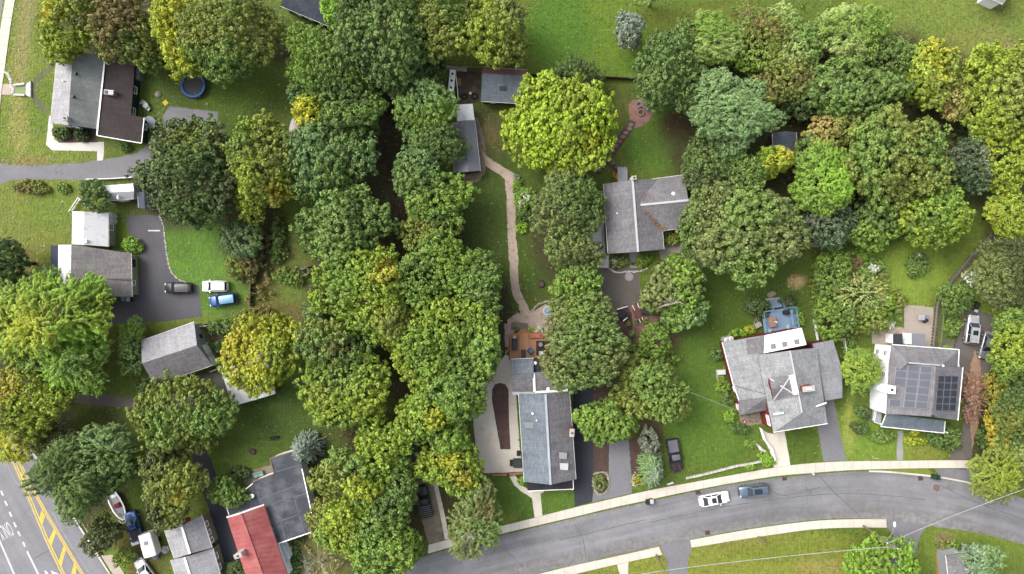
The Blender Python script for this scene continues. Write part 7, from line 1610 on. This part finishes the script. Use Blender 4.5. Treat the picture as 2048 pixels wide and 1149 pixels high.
S_(1710, 640, 24, 20, 1.5, 'green+leaf', 'leafy shrub behind the east wing', 'fine'); S_(1770, 650, 24, 8, .8, 'leaf+white', 'white flowering row along the patio edge'); S_(1700, 700, 14, 24, 1.4, 'green', 'green shrub between the two right hand houses', 'fine')
S_(1335, 655, 22, 20, 1.6, 'green+leaf', 'green shrub on the reddish slope', 'fine'); S_(1275, 715, 20, 26, 2, 'deep+green', 'dark shrub below the reddish slope', 'fine'); S_(1330, 715, 26, 16, 1.6, 'leaf+green', 'green shrub above the olive green tree', 'fine'); S_(1250, 690, 12, 14, 1, 'leaf', 'small bush on the dark mulch run')
S_(1900, 1088, 20, 12, 1.2, 'leaf+brown', 'brown tinted bush on the corner lawn'); S_(1976, 870, 24, 30, 2, 'deep+leaf', 'green scrub along the right drive', 'fine'); S_(1990, 775, 22, 26, 2, 'gold+olive', 'gold tinted scrub at the drive bend', 'fine'); S_(1935, 640, 6, 6, .5, 'brown', 'dry tuft at the drive head')
print('foliage triangles', NTRI)

# ------------------------------------------------------------------ grass tufts, clover and clippings on the lawns
def lawn_tufts(n, label):
    rng = np.random.RandomState(77); q = rng.uniform((-88, -51), (88, 51), (n, 2)); ok = np.ones(n, bool)
    for poly in POLYS:
        a = np.array([(p[0], p[1]) for p in poly]); lo, hi = a.min(0)-.1, a.max(0)+.1; idx = np.where((q[:, 0] > lo[0]) & (q[:, 0] < hi[0]) & (q[:, 1] > lo[1]) & (q[:, 1] < hi[1]))[0]
        if not len(idx): continue
        s = q[idx]; ins = np.zeros(len(idx), bool)
        for i in range(len(a)):
            (x0, y0), (x1, y1) = a[i-1], a[i]; ins ^= ((y0 > s[:, 1]) != (y1 > s[:, 1])) & (s[:, 0] < (x1-x0)*(s[:, 1]-y0)/(y1-y0+1e-12)+x0)
        ok[idx[ins]] = False
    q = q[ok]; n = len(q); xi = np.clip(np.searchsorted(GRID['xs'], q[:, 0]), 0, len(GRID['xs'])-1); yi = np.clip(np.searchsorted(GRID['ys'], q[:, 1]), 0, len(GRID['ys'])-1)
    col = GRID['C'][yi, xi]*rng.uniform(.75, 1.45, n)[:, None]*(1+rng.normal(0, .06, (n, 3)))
    lf = rng.random(n) < .03; col[lf] = np.array(A(176, 160, 96))*rng.uniform(.6, 1.2, (lf.sum(), 1))
    a = rng.uniform(0, 6.28, n); L = rng.uniform(.10, .26, n); B = L*rng.uniform(.35, .7, n); d = np.stack([np.cos(a), np.sin(a)], 1); e = np.stack([-d[:, 1], d[:, 0]], 1)
    z = rng.uniform(.02, .05, n); h = rng.uniform(.0, .09, n)
    V = np.zeros((n, 4, 3)); V[:, 0, :2] = q-d*L[:, None]; V[:, 1, :2] = q+e*B[:, None]; V[:, 2, :2] = q+d*L[:, None]; V[:, 3, :2] = q-e*B[:, None]
    V[:, 0, 2] = z; V[:, 1, 2] = z+h; V[:, 3, 2] = z+h*.6; V[:, 2, 2] = z+.01
    me = bpy.data.meshes.new('grass'); me.vertices.add(4*n); me.loops.add(4*n); me.polygons.add(n)
    me.vertices.foreach_set('co', V.astype(np.float32).reshape(-1)); idx = (np.arange(n)[:, None]*4+np.array([0, 3, 2, 1])).reshape(-1); me.loops.foreach_set('vertex_index', idx.astype(np.int32)); me.polygons.foreach_set('loop_start', np.arange(0, 4*n, 4, dtype=np.int32))
    at = me.attributes.new('leaf', 'FLOAT_COLOR', 'FACE'); at.data.foreach_set('color', np.concatenate([np.clip(col, 0, 1), np.ones((n, 1))], 1).astype(np.float32).reshape(-1)); me.materials.append(LEAF); me.update(calc_edges=True)
    o = bpy.data.objects.new('grass', me); COL.objects.link(o); tag(o, label, 'grass', None, 'stuff')
lawn_tufts(170000, 'short uneven grass and clover over the lawns')
